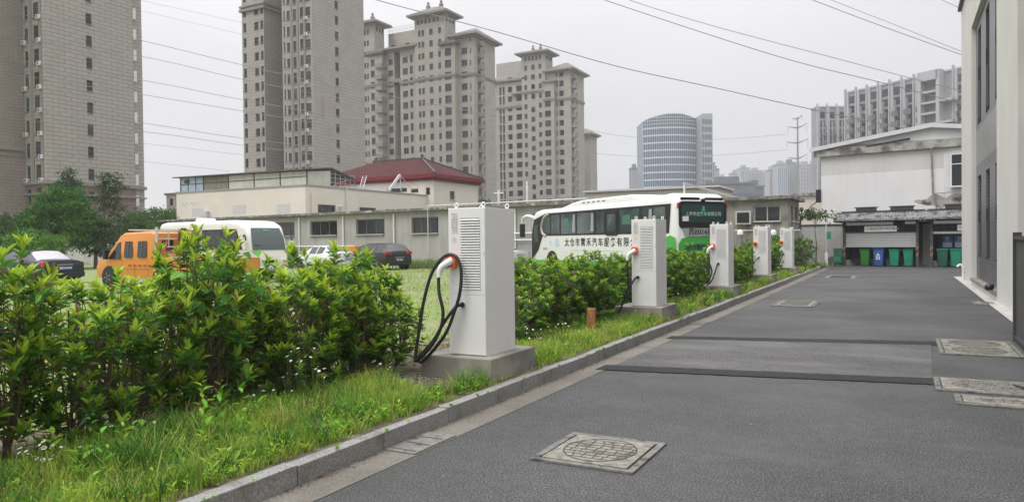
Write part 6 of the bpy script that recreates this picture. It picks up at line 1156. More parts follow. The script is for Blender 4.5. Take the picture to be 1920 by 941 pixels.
    for s in (1, -1):
        rear(rpoly(*( (-1.0, -.12) if s > 0 else (.12, 1.0)), 3.03, 3.13, .045), .07, .045, 'roof_slot', M['black'], t); MB().box(-.02, .06, s * 1.13 - .04, s * 1.13 + .04, 2.72, 2.92).build('marker_lamp', M['red'], t, bevel=.02)
        b = MB(); b.lathe([(0, -.05), (.12, -.045), (.13, 0)], (-.0, s * .95, 1.0), 16, 'X'); b.build('tail_lamp', M['red'], t)
    MB().lathe([(0, -.10), (.06, -.08), (.08, 0), (.06, .05)], (0, 0, 3.02), 14, 'X').build('rear_camera', M['black'], t, smooth=50)
    MB().box(-.06, .3, -1.15, 1.15, .36, .64).build('rear_bumper', wp_, t, bevel=.05)
    rear([(-1.0, 1.2), (1.0, 1.2), (.95, 2.85), (-.95, 2.85)], 12.06, -.03, 'windshield', M['carglass'], t)
    for s in (1, -1):
        b = MB(); b.tube(catmull([(11.7, s * 1.1, 2.72), (12.1, s * 1.3, 2.84), (12.5, s * 1.38, 2.72), (12.6, s * 1.38, 2.4)], 5), .09, 8, r2=.06); m_ = b.build('mirror_arm', wp_, t, smooth=60); MB().box(12.48, 12.68, s * 1.38 - .13, s * 1.38 + .13, 1.75, 2.45).build('mirror_head', M['black'], m_, bevel=.05)
coach()
def minibus():
    h = Vector((.99, -.12, 0)).normalized(); a = math.atan2(h.y, h.x); L = 7.0; hw = 1.02; fc = W(468, 470, 31.5); fc.z = .14; rp = Vector((h.y, -h.x, 0)); o = fc - rp * hw - h * L; t = empty('minibus', o, a, 'cream white minibus with dark windows nosing right behind the hedge', 'minibus'); pa = cp('minibus_white', (.68, .66, .60), .3)
    secs = [(0, .95, .45, 2.45, .2), (.12, 1.0, .38, 2.58, .22), (.5, hw, .34, 2.62, .2), (5.6, hw, .34, 2.62, .2), (6.2, hw, .34, 2.56, .24), (6.62, .99, .34, 2.42, .3), (6.86, .95, .36, 1.9, .3), (6.99, .93, .38, 1.25, .2), (7.08, .88, .42, 1.0, .2), (7.1, .84, .5, .8, .1)]
    b = MB(); loft(b, [rr_ring(*s) for s in secs]); b.build('body', pa, t, smooth=50)
    for s in (1, -1):
        y = s * (hw + .001); bd = slab([(.3, 1.32), (.3, 2.22), (6.1, 2.22), (6.5, 1.32)], y, .01).build('window_band', M['black'], t)
        for k in range(5): slab(rpoly(.4 + k * 1.17, 1.48 + k * 1.17, 1.36, 2.16, .05), y + s * .01, .006).build('side_window', M['carglass'], t)
        for x in (1.6, 5.6): b = MB(); b.lathe([(0, -.05), (.44, -.05), (.44, .0), (0, .004)], (x, y + s * .004, .4), 24, 'Y'); b.build('wheel_arch', M['black'], t); wheel(t, x, s * (hw - .08), .38, .24)
        b = MB(); b.tube(catmull([(6.5, s * .98, 1.9), (6.9, s * 1.18, 1.95), (7.0, s * 1.2, 1.7)], 4), .03, 6); m_ = b.build('mirror_arm', M['black'], t); MB().box(6.92, 7.06, s * 1.2 - .1, s * 1.2 + .1, 1.3, 1.68).build('mirror_head', pa, m_, bevel=.03)
        MB().box(7.02, 7.12, s * .62 - .17, s * .62 + .17, .72, .92).build('headlight', M['lamp'], t, bevel=.03); MB().box(7.0, 7.11, s * .72 - .12, s * .72 + .12, .58, .69).build('indicator', M['amber'], t, bevel=.02)
    b = MB(); P0 = [(7.03, 1.30), (6.92, 1.85), (6.76, 2.28)]
    wsec = [[(x + .012, y_, z) for y_ in (-w_, -w_ * .5, 0, w_ * .5, w_)] for (x, z), w_ in zip([(6.985, 1.30), (6.87, 1.85), (6.70, 2.26)], (.86, .84, .74))]
    for i in range(2):
        for j in range(4): b.add([wsec[i][j], wsec[i][j + 1], wsec[i + 1][j + 1], wsec[i + 1][j]], [(0, 1, 2, 3)])
    ob = b.build('windshield', mat('minibus_glass', (.06, .085, .085), .05, spec=1), t, smooth=60)
    text('通勤班车', .1, mat('teal_note', (.1, .5, .42), .5), ob, frame((6.80, .0, 2.14), (0, 1, 0), (-.2, 0, .98)), thick=.002); MB().box(6.995, 7.0, -.8, -.45, 1.5, 1.52).build('wiper', M['black'], ob)
    b = MB(); loft(b, [rr_ring(x, .35, 2.6, z, .05, .01) for x, z in ((1.9, 2.62), (2.05, 2.80), (2.5, 2.80), (2.7, 2.62))]); b.build('roof_vent', pa, t, smooth=50)
    MB().box(7.03, 7.13, -.9, .9, .38, .58).build('front_bumper', pa, t, bevel=.04); pl = MB().box(7.13, 7.145, -.22, .22, .42, .55).build('number_plate', M['plateb'], t); text('苏E·B826', .11, M['whiteink'], pl, frame((7.147, 0, .485), (0, 1, 0), (0, 0, 1)), thick=.001); MB().box(7.085, 7.11, -.32, .32, .72, .86).build('grille', M['black'], t)
minibus()
# ------------------------------------------------ foliage
def leaf_mesh(name, base, dirs, ups, L, Wd, col, mat_, quads=2, fold=.25):
    """each leaf: six points, two faces folded along the midrib"""
    N = len(base); d = dirs / np.linalg.norm(dirs, axis=1, keepdims=True); s = np.cross(d, ups); s /= np.linalg.norm(s, axis=1, keepdims=True) + 1e-9; u = np.cross(s, d)
    L = L[:, None]; Wd = Wd[:, None]; v = np.empty((N, 6, 3), np.float32)
    v[:, 0] = base; v[:, 1] = base + d * L * .35 + s * Wd * .5 + u * Wd * fold; v[:, 2] = base + d * L * .72 + s * Wd * .36 + u * Wd * fold * .5 - u * L * .04
    v[:, 3] = base + d * L - u * L * .14; v[:, 4] = base + d * L * .72 - s * Wd * .36 + u * Wd * fold * .5 - u * L * .04; v[:, 5] = base + d * L * .35 - s * Wd * .5 + u * Wd * fold
    me = bpy.data.meshes.new(name); me.vertices.add(N * 6); me.vertices.foreach_set('co', v.reshape(-1))
    idx = (np.arange(N)[:, None] * 6 + np.array([0, 1, 2, 3, 0, 3, 4, 5])).astype(np.int32).reshape(-1)
    me.loops.add(N * 8); me.loops.foreach_set('vertex_index', idx); me.polygons.add(N * 2); me.polygons.foreach_set('loop_start', np.arange(N * 2, dtype=np.int32) * 4)
    a = me.attributes.new('leafcol', 'FLOAT_COLOR', 'POINT'); c = np.ones((N, 6, 4), np.float32); c[:, :, :3] = col[:, None, :]; a.data.foreach_set('color', c.reshape(-1))
    me.update(); me.validate(); me.materials.append(mat_); return me
def blades(name, base, h, lean, wd, col, mat_):
    N = len(base); rs = np.random.RandomState(len(base)); ang = rs.rand(N) * 2 * np.pi; s = np.stack([np.cos(ang), np.sin(ang), 0 * ang], 1) * wd[:, None] * .5; an2 = rs.rand(N) * 2 * np.pi; ln = np.stack([np.cos(an2), np.sin(an2), 0 * ang], 1) * (lean * h)[:, None]; z = np.array([0, 0, 1.0])
    v = np.empty((N, 7, 3), np.float32); v[:, 0] = base - s; v[:, 1] = base + s; v[:, 2] = base + s * .85 + ln * .25 + z * h[:, None] * .45; v[:, 3] = base - s * .85 + ln * .25 + z * h[:, None] * .45
    v[:, 4] = base + s * .5 + ln * .62 + z * h[:, None] * .8; v[:, 5] = base - s * .5 + ln * .62 + z * h[:, None] * .8; v[:, 6] = base + ln + z * (h * (1 - .35 * lean))[:, None]
    idx = (np.arange(N)[:, None] * 7 + np.array([0, 1, 2, 3, 3, 2, 4, 5, 5, 4, 6])).astype(np.int32).reshape(-1); me = bpy.data.meshes.new(name); me.vertices.add(N * 7); me.vertices.foreach_set('co', v.reshape(-1)); me.loops.add(N * 11); me.loops.foreach_set('vertex_index', idx)
    me.polygons.add(N * 3); me.polygons.foreach_set('loop_start', (np.arange(N)[:, None] * 11 + np.array([0, 4, 8])).astype(np.int32).reshape(-1))
    a = me.attributes.new('leafcol', 'FLOAT_COLOR', 'POINT'); c = np.ones((N, 7, 4), np.float32); c[:, :, :3] = col[:, None, :]; a.data.foreach_set('color', c.reshape(-1)); me.update(); me.validate(); me.materials.append(mat_); return me
def colmix(rs, n, a, b_, var=.2, t=None):
    t = rs.rand(n) if t is None else t; a = np.array(a); b_ = np.array(b_); return (a + (b_ - a) * t[:, None]) * (1 + rs.uniform(-var, var, (n, 1)))
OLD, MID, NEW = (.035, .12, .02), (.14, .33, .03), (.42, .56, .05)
def shrub_data(seed, h, rad, ntw, leaf, density=1.0, newness=.5, stems=6, lo=.18):
    rs = np.random.RandomState(seed); wood = MB(); B_, D_, U_, L_, W_, C_ = [], [], [], [], [], []
    tops = []
    for k in range(stems):
        a = rs.rand() * 6.283; r_ = rs.uniform(.02, .1); p0 = np.array([r_ * math.cos(a), r_ * math.sin(a), -.02]); e = rad * rs.uniform(.25, .8); p2 = np.array([e * math.cos(a), e * math.sin(a), h * rs.uniform(.62, .85)]); p1 = p0 * .4 + p2 * .6 + np.array([rs.uniform(-.06, .06), rs.uniform(-.06, .06), -h * .1]); pts = catmull([p0, p1, p2], 5); wood.tube(pts, .013 * (h / 1.4), 6, r2=.006); tops.append([np.array(q) for q in pts])
    for j in range(ntw):
        st = tops[rs.randint(stems)]; q = st[rs.randint(max(1, int(len(st) * lo)), len(st))]
        a = rs.rand() * 6.283; rr_ = rad * rs.uniform(.35, 1.05) ** .8; hz_ = rs.rand() ** .75; tip = np.array([rr_ * math.cos(a), rr_ * math.sin(a), h * (lo * .5 + (1 - lo * .5) * hz_ ** 1.1) * (1 - .22 * (rr_ / rad) ** 2 * hz_)])
        if tip[2] < q[2] - .05: q = st[max(1, int(len(st) * .3))]
        m_ = (q + tip) / 2 + np.array([rs.uniform(-.04, .04), rs.uniform(-.04, .04), -.03]); tw = catmull([q, m_, tip], 4); wood.tube(tw, .0045, 5, r2=.0025)
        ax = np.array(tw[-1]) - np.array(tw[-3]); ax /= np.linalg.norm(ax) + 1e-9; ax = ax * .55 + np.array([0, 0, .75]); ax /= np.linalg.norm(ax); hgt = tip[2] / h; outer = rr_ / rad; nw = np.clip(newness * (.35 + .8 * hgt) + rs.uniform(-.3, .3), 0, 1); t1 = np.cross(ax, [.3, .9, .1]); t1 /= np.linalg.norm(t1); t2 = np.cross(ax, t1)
        nl = int(9 * density) + rs.randint(4)
        for w_ in range(3 if rs.rand() < .75 else 2):
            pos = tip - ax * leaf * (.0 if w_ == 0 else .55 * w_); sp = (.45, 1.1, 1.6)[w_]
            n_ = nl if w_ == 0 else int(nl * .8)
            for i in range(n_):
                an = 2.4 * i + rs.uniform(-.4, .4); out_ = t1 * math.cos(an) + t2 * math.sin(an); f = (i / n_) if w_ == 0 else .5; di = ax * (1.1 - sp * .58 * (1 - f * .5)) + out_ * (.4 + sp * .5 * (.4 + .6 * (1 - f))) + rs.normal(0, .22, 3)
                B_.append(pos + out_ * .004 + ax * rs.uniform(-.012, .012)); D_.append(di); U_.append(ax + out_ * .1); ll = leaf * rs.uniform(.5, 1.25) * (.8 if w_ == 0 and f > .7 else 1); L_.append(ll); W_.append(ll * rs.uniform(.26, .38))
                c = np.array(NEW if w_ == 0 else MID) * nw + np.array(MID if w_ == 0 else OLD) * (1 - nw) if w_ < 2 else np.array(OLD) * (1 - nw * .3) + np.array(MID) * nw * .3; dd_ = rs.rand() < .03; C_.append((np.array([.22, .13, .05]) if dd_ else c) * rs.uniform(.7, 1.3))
    A = lambda x: np.array(x, dtype=np.float64); return wood, A(B_), A(D_), A(U_), A(L_), A(W_), A(C_)
VAR = {}
def shrub(x, y, z, rz, key, label, group, sc=(1, 1, 1), name='hedge_shrub'):
    if key not in VAR:
        wood, *lf = shrub_data(*key[1:]); VAR[key] = (wood.mesh('stems', M['barkl'], smooth=60), leaf_mesh('foliage', *lf, M['leaf']))
    t = empty(name, (x, y, z), rz, label, 'shrub', group); t.scale = sc; link('stems', VAR[key][0], t); link('foliage', VAR[key][1], t); return t
rn = random.Random(11)
near = [(-5.72, 1.75, 1.45), (-5.68, 2.35, 1.5), (-5.78, 2.95, 1.46), (-5.66, 3.45, 1.18), (-5.74, 3.95, 1.20), (-5.62, 4.62, 1.56), (-5.74, 5.12, 1.34), (-5.58, 5.62, 1.16), (-5.70, 6.15, 1.42), (-5.60, 6.62, 1.38), (-5.66, 7.05, 1.2), (-5.6, 7.32, .85)]
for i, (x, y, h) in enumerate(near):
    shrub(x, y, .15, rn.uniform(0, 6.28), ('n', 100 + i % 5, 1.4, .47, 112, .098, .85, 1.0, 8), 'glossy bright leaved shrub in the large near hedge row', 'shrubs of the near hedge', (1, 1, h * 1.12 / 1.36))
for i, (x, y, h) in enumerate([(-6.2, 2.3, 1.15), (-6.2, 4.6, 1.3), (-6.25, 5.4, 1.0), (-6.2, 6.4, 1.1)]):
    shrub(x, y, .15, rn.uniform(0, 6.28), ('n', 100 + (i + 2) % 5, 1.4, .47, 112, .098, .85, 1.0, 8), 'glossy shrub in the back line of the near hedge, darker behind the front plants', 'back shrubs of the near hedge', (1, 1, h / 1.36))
def hedge(y0, y1, x, h, n, label, grp, key, jit=.12, fs=None, rsc=1):
    for i in range(n):
        y = y0 + (y1 - y0) * (i + .5) / n; hh = h * rn.uniform(.9, 1.08) * (fs(i / n) if fs else 1)
        shrub(x + rn.uniform(-jit, jit), y + rn.uniform(-.1, .1), .15, rn.uniform(0, 6.28), key[:1] + (key[1] + i % 3,) + key[2:], label, grp, (rsc, rsc, hh / key[2]))
k2 = ('m', 200, 1.4, .5, 110, .085, 1.0, .6, 7)
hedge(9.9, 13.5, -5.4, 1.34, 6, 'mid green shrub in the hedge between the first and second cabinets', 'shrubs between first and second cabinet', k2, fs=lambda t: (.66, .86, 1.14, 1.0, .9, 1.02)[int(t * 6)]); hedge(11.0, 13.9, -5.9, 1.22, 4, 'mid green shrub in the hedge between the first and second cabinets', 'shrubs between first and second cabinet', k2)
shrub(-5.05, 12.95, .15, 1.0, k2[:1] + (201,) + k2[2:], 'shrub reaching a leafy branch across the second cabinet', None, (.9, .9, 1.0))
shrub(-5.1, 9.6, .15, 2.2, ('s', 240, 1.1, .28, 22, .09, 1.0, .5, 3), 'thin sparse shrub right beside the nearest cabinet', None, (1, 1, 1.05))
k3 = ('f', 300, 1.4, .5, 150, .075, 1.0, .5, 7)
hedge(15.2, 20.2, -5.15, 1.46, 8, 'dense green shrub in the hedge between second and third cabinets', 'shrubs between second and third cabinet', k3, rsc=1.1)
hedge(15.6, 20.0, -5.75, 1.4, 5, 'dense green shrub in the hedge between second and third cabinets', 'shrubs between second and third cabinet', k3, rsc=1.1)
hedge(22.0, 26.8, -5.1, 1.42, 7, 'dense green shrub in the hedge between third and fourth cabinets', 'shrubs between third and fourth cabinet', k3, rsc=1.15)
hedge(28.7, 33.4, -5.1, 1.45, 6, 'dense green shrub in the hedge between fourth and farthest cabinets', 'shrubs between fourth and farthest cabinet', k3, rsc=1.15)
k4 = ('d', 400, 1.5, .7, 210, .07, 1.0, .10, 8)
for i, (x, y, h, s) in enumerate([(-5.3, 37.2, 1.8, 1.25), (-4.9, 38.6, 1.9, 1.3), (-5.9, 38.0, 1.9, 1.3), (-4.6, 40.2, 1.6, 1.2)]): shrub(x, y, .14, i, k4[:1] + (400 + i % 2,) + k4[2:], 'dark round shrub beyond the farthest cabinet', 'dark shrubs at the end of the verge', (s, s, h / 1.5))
# vine leaves on top of the near hedge
rs = np.random.RandomState(5); n = 46; c = np.stack([rs.normal(-5.55, .16, n), rs.normal(4.72, .24, n), rs.normal(1.42, .11, n)], 1); dd = rs.normal(0, 1, (n, 3)); dd[:, 2] = -abs(dd[:, 2]) * .4; me = leaf_mesh('foliage', c - np.array([-5.55, 4.7, .15]), dd, np.tile([.3, -.3, .9], (n, 1)), rs.uniform(.09, .15, n), rs.uniform(.08, .12, n), colmix(rs, n, (.10, .27, .05), (.16, .36, .07)), M['leafm'])
t = empty('climbing_vine', (-5.55, 4.7, .15), 0, 'broad leaved vine scrambling over the top of the near hedge', 'vine'); link('foliage', me, t); b = MB(); b.tube(catmull([(.1, 0, 0), (.05, .1, .6), (0, 0, 1.1), (.1, -.3, 1.4), (.0, .3, 1.5)], 5), .006, 5); b.build('stem', M['barkl'], t)

# verge grass and weeds
def band(y0, y1, n, x0, x1, seed, dens_edge=.5):
    rs = np.random.RandomState(seed); y = y0 + (y1 - y0) * rs.rand(n); x = x0 + (x1 - x0) * rs.rand(n); return rs, x, y
def clear(x, y):
    ok = np.ones(len(x), bool)
    for cy in CY: ok &= ~((x > -5.0) & (x < -4.0) & (y > cy - .2) & (y < cy + 1.0))
    for (gx, gy, gr) in ((-5.3, 7.3, .75), (-4.6, 6.85, .55), (-5.2, 8.3, .6)): ok &= ~(((x - gx) ** 2 + (y - gy) ** 2) < gr * gr * np.random.RandomState(1).uniform(.3, 1.2, len(x)))
    return ok
def verge(y0, y1, n, hs, seed, wd=.006, name='verge_grass'):
    rs, x, y = band(y0, y1, n, -5.75, -3.97, seed); ok = clear(x, y); cl = np.sin(x * 3.1 + y * 1.7) * np.cos(y * 2.3 - x) * .5 + .5; ok &= rs.rand(n) < (.25 + .75 * cl) ; ok &= rs.rand(n) < np.where(x < -5.2, .35, 1.0)
    x, y, cl = x[ok], y[ok], cl[ok]; m_ = len(x); h = rs.uniform(hs[0], hs[1], m_) * (.6 + .7 * cl) * np.where(x > -4.12, .6, 1.0); lean = rs.uniform(.15, 1.0, m_); t_ = rs.rand(m_) * .6 + cl * .4; col = colmix(rs, m_, (.12, .27, .03), (.46, .56, .08), .35, t_); dry = rs.rand(m_) < .10; col[dry] = np.array([.34, .29, .10]) * rs.uniform(.6, 1.1, (dry.sum(), 1))
    me = blades(name, np.stack([x, y, np.full(m_, .15)], 1), h, lean, wd * rs.uniform(.7, 1.6, m_), col, M['grass']); tag(link(name, me), kind='stuff')
verge(1.2, 6.9, 40000, (.05, .22), 1, .006); verge(6.9, 14, 30000, (.06, .22), 2, .008); verge(14, 42, 32000, (.08, .24), 3, .012)
def weeds(y0, y1, n, seed, leaf, x0=-5.6, x1=-4.0, hh=.14, name='verge_weeds'):
    rs = np.random.RandomState(seed); B_, D_, U_, L_, W_, C_ = [], [], [], [], [], []
    for k in range(n):
        x, y = rs.uniform(x0, x1), rs.uniform(y0, y1)
        if not clear(np.array([x]), np.array([y]))[0]: continue
        h = hh * rs.uniform(.3, 1.6); c0 = np.array([.12, .33, .035]) * (1 - (q := rs.rand())) + np.array([.38, .55, .07]) * q; m_ = rs.randint(7, 15); s_ = leaf * rs.uniform(.6, 1.3)
        for i in range(m_):
            a = 2.4 * i; z = h * (i / m_); B_.append((x, y, .15 + z)); D_.append((math.cos(a), math.sin(a), .35 + rs.uniform(0, .7))); U_.append((0, 0, 1)); L_.append(s_ * rs.uniform(.7, 1.2)); W_.append(s_ * rs.uniform(.25, .5)); C_.append(c0 * rs.uniform(.8, 1.2))
    A = np.array; me = leaf_mesh(name, A(B_), A(D_), A(U_), A(L_), A(W_), A(C_), M['leafm']); tag(link(name, me), kind='stuff')
weeds(1.5, 7.0, 1200, 21, .05, hh=.10); weeds(2.0, 6.5, 90, 26, .07, -5.0, -4.1, .05, 'low_broadleaf_weeds'); weeds(7, 14, 260, 22, .06); weeds(14, 42, 600, 23, .08)
weeds(2.9, 4.6, 26, 24, .085, -5.3, -4.5, .3, 'tall_verge_weeds')
weeds(1.5, 42, 90, 25, .03, -3.85, -3.80, .02, 'kerb_joint_weeds')
def tufts(y0, y1, n, seed, hh, name, x0=-5.5, x1=-4.05):
    rs = np.random.RandomState(seed); P, H, Wd, Cc = [], [], [], []
    for k in range(n):
        x, y = rs.uniform(x0, x1), rs.uniform(y0, y1); m_ = rs.randint(18, 46)
        if not clear(np.array([x]), np.array([y]))[0]: continue
        h = hh * rs.uniform(.6, 1.25); c = (np.array([.05, .15, .025]), np.array([.16, .32, .04]), np.array([.34, .42, .08]), np.array([.40, .34, .13]))[rs.choice(4, p=[.3, .35, .27, .08])]
        P.append(np.stack([x + rs.normal(0, .045, m_), y + rs.normal(0, .045, m_), np.full(m_, .15)], 1)); H.append(h * rs.uniform(.5, 1.1, m_)); Cc.append(c * rs.uniform(.7, 1.3, (m_, 1)))
    P = np.concatenate(P); H = np.concatenate(H); m_ = len(P); tag(link(name, blades(name, P, H, rs.uniform(.2, .95, m_), (.005 + .012 * (y0 > 12)) * rs.uniform(.8, 1.8, m_), np.concatenate(Cc), M['grass'])), kind='stuff')
tufts(1.6, 7.0, 330, 51, .26, 'grass_tufts'); tufts(7, 14, 240, 52, .24, 'grass_tufts'); tufts(14, 42, 420, 53, .26, 'grass_tufts'); tufts(3.0, 4.2, 40, 54, .34, 'dark_grass_tufts', -5.2, -4.5)
# leaf litter / dead leaves at the hedge foot
rs = np.random.RandomState(8); n = 3500; x = rs.uniform(-6.4, -4.6, n); y = rs.uniform(1.5, 14, n); an = rs.rand(n) * 6.28; me = leaf_mesh('leaf_litter', np.stack([x, y, .165 + rs.rand(n) * .02], 1), np.stack([np.cos(an), np.sin(an), rs.uniform(-.1, .25, n)], 1), np.tile([0, 0, 1.], (n, 1)), rs.uniform(.03, .07, n), rs.uniform(.012, .03, n), colmix(rs, n, (.10, .06, .035), (.28, .20, .11), .3), M['leafm']); tag(link('leaf_litter', me), kind='stuff')
# gravel round the nearest plinth
def gravel():
    rs = np.random.RandomState(3); ico = [(0, 0, 1), (.9, 0, .3), (.2, .9, .2), (-.8, .3, .3), (-.3, -.9, .25), (0, 0, -.5)]; fs = [(0, 1, 2), (0, 2, 3), (0, 3, 4), (0, 4, 1), (5, 2, 1), (5, 3, 2), (5, 4, 3), (5, 1, 4)]; V, Fc, Cc = [], [], []
    N = 5200; cx = rs.normal(-5.25, .5, N); cy = rs.normal(7.5, .65, N)
    for i in range(N):
        if cx[i] > -4.03 or (-4.99 < cx[i] < -4.0 and CY[0] - .2 < cy[i] < CY[0] + .97): continue
        r_ = rs.uniform(.007, .02); o = len(V); a = rs.rand() * 6.28; c, s = math.cos(a), math.sin(a); V += [(cx[i] + r_ * (p[0] * c - p[1] * s) * 1.2, cy[i] + r_ * (p[0] * s + p[1] * c), .165 + r_ * p[2] * .7) for p in ico]; Fc += [tuple(o + k for k in f) for f in fs]; g = rs.uniform(.10, .34); Cc += [(g, g * .96, g * .9, 1)] * 6
    me = bpy.data.meshes.new('gravel'); me.from_pydata(V, [], Fc); a = me.attributes.new('leafcol', 'FLOAT_COLOR', 'POINT'); a.data.foreach_set('color', np.array(Cc, np.float32).reshape(-1)); me.materials.append(leaf_mat('gravel_stone', .9, 0, .3)); tag(link('gravel', me), kind='stuff')
gravel()
# daisies
DM = None
def daisies(u, v, n, label, spread=.2, hh=.3):
    p = G(u, v); t = empty('fleabane', p, 0, label, 'wildflower', 'white wildflowers in the verge'); rr = random.Random(int(u)); b = MB(); f = MB()
    for k in range(n):
        x, y, h = rr.gauss(0, spread), rr.gauss(0, spread), hh * rr.uniform(.6, 1.2); tx, ty = x + rr.uniform(-.05, .05), y + rr.uniform(-.05, .05); b.tube([(x, y, 0), ((x + tx) / 2, (y + ty) / 2, h * .55), (tx, ty, h)], .0022, 4); q = rr.uniform(.012, .020); tl = Vector((rr.uniform(-.5, .5), rr.uniform(-.8, .2), 1)).normalized(); a1 = tl.orthogonal().normalized(); a2 = tl.cross(a1); c = Vector((tx, ty, h))
        f.add([c + (a1 * math.cos(j * .5236) + a2 * math.sin(j * .5236)) * q * (1 if j % 2 else .72) for j in range(12)] + [c + tl * .004], [(j, (j + 1) % 12, 12) for j in range(12)], 0); f.add([c + tl * .005 + (a1 * math.cos(j * 1.047) + a2 * math.sin(j * 1.047)) * q * .3 for j in range(6)], [tuple(range(6))], 1)
    b.build('stem', mat('flower_stem', (.10, .20, .05), .7), t); f.build('flower_cluster', [mat('petal_white', (.8, .8, .78), .7), mat('flower_centre', (.6, .45, .05), .7)], t)
for u, v, n, hh, lab in ((40, 905, 12, .2, 'white daisies at the bottom left corner'), (95, 900, 10, .22, 'white daisies just right of the bottom left clump'), (245, 845, 4, .24, 'small pair of white daisies below the hedge left part'), (556, 770, 9, .5, 'tall white daisies in front of the hedge, centre'), (590, 765, 8, .45, 'tall white daisies just right of the central clump'),
        (498, 790, 4, .3, 'few low white daisies left of the tall clump'), (715, 722, 6, .25, 'white daisies near the right end of the near hedge'), (1000, 655, 10, .28, 'white daisies right of the nearest cabinet under the shrubs'), (1045, 640, 9, .25, 'white daisies under the second hedge, near the stake'), (1222, 590, 7, .3, 'white daisies in front of the second plinth'), (1268, 580, 9, .3, 'white daisies right of the second plinth'), (1330, 560, 10, .32, 'white daisies in front of the third plinth')): daisies(u, v, n, lab, .10 if u < 1100 else .2, hh)
# lot grass tufts
rs = np.random.RandomState(31); n = 60000; x = -5.9 - 22 * rs.rand(n) ** 1.3; y = 3 + 33 * rs.rand(n) ** 1.1; pt = np.sin(x * .9 + 1.3 * np.sin(y * .5)) * np.cos(y * .7 + x * .3) * .5 + .5; ok = rs.rand(n) < .25 + .75 * pt; ok &= ~(((x + 5.6) ** 2 + (y - 7.6) ** 2) < 1.2); x, y, pt = x[ok], y[ok], pt[ok]; m_ = len(x)
me = blades('lot_grass', np.stack([x, y, np.full(m_, .14)], 1), rs.uniform(.03, .10, m_), rs.uniform(.3, 1.1, m_), rs.uniform(.008, .018, m_), colmix(rs, m_, (.14, .20, .04), (.27, .29, .10), .3), M['grass']); tag(link('lot_grass', me), kind='stuff')
# rank weeds along the workshop
def rank(uv, n, seed, hh, name, col=((.10, .19, .04), (.24, .27, .09))):
    rs = np.random.RandomState(seed); pts = []
    for (xa, ya), (xb, yb), wdt in uv: t_ = rs.rand(n); pts.append(np.stack([xa + (xb - xa) * t_ + rs.normal(0, wdt, n), ya + (yb - ya) * t_ + rs.normal(0, wdt, n)], 1))
    p = np.concatenate(pts); m_ = len(p); me = blades(name, np.concatenate([p, np.full((m_, 1), .13)], 1), rs.uniform(hh * .4, hh, m_), rs.uniform(.1, .7, m_), rs.uniform(.02, .05, m_), colmix(rs, m_, *col, .3), M['grass']); tag(link(name, me), kind='stuff')
rank([((-26, 36.2), (-15, 36.6), .5)], 2600, 41, .75, 'tall_weeds'); rank([((-48, 35.2), (-34, 35.2), .4)], 1800, 42, 1.3, 'reedy_weeds', ((.07, .14, .03), (.22, .28, .10))); rank([((-7, 42.5), (-4.2, 44), .5)], 1200, 43, .3, 'verge_end_grass', ((.10, .2, .03), (.22, .34, .06)))
# trees
def tree(x, y, h, clumps, label, cols, leaf=.22, trunk=.18, name='broadleaf_tree', seed=1, per=90, z0=.14, cat='tree', elong=1.0, group=None, droop=0):
    """clumps: (dx,dy,z,rx,rz,n) ellipsoids holding n leaf clusters"""
    rs = np.random.RandomState(seed); t = empty(name, (x, y, z0), 0, label, cat, group); w_ = MB(); B_, D_, C_ = [], [], []
    w_.tube(catmull([(0, 0, -.2), (.05, 0, h * .3), (-.05, .05, h * .62), (0, 0, h * .85)], 5), trunk, 8, r2=trunk * .3)
    for dx_, dy_, cz, rx, rz_, n_ in clumps:
        w_.tube(catmull([(0, 0, max(.3, cz - rz_ * 1.3) * .8), (dx_ * .5, dy_ * .5, cz - rz_ * .6), (dx_, dy_, cz)], 4), trunk * .35, 6, r2=.02)
        for k in range(n_):
            d = rs.normal(0, 1, 3); d /= np.linalg.norm(d); q = d * np.array([rx, rx, rz_]) * rs.uniform(.5, 1.02); c = np.array([dx_, dy_, cz]) + q; br = rs.rand(); base_c = np.array(cols[0]) * (1 - br) + np.array(cols[1]) * br
            r_ = leaf * 1.7; pp = rs.normal(0, 1, (per // 6, 3)) * np.array([r_, r_, r_ * .5]) + c; B_.append(pp); dd = rs.normal(0, 1, pp.shape) + d * .8; dd[:, 2] += .3 - droop; D_.append(dd); C_.append(np.tile(base_c, (len(pp), 1)) * rs.uniform(.75, 1.25, (len(pp), 1)))
    B_, D_, C_ = np.concatenate(B_), np.concatenate(D_), np.concatenate(C_); m_ = len(B_); U_ = rs.normal(0, .5, (m_, 3)) + np.array([0, 0, 1]); L_ = leaf * 1.5 * rs.uniform(.7, 1.4, m_); w_.build('trunk', M['bark'], t, smooth=60); link('crown', leaf_mesh('crown', B_, D_, U_, L_, L_ * .42 / elong, C_, M['leafm']), t); return t
Gd_, Gm_, Gl_ = (.02, .075, .015), (.05, .13, .02), (.10, .25, .035)
def wxy(u, Z): p = W(u, 440, Z); return p.x, p.y
x, y = wxy(112, 50); tree(x, y, 5.4, [(0, 0, 4.0, 1.9, 1.2, 120), (-1.6, 0, 3.0, 1.5, 1.0, 80), (1.5, .2, 3.0, 1.6, 1.1, 80), (2.4, 0, 2.2, 1.2, .8, 50), (-.4, -.8, 3.0, 1.8, 1.1, 90), (.3, 0, 5.0, 1.1, .6, 40), (-1.2, 0, 4.2, 1.0, .6, 40), (1.8, 0, 4.0, .8, .5, 30), (0, -.8, 1.7, 2.2, .7, 60)], 'large rounded dark green tree behind the boundary wall', (Gd_, Gl_), .13, .2, seed=2, per=120)
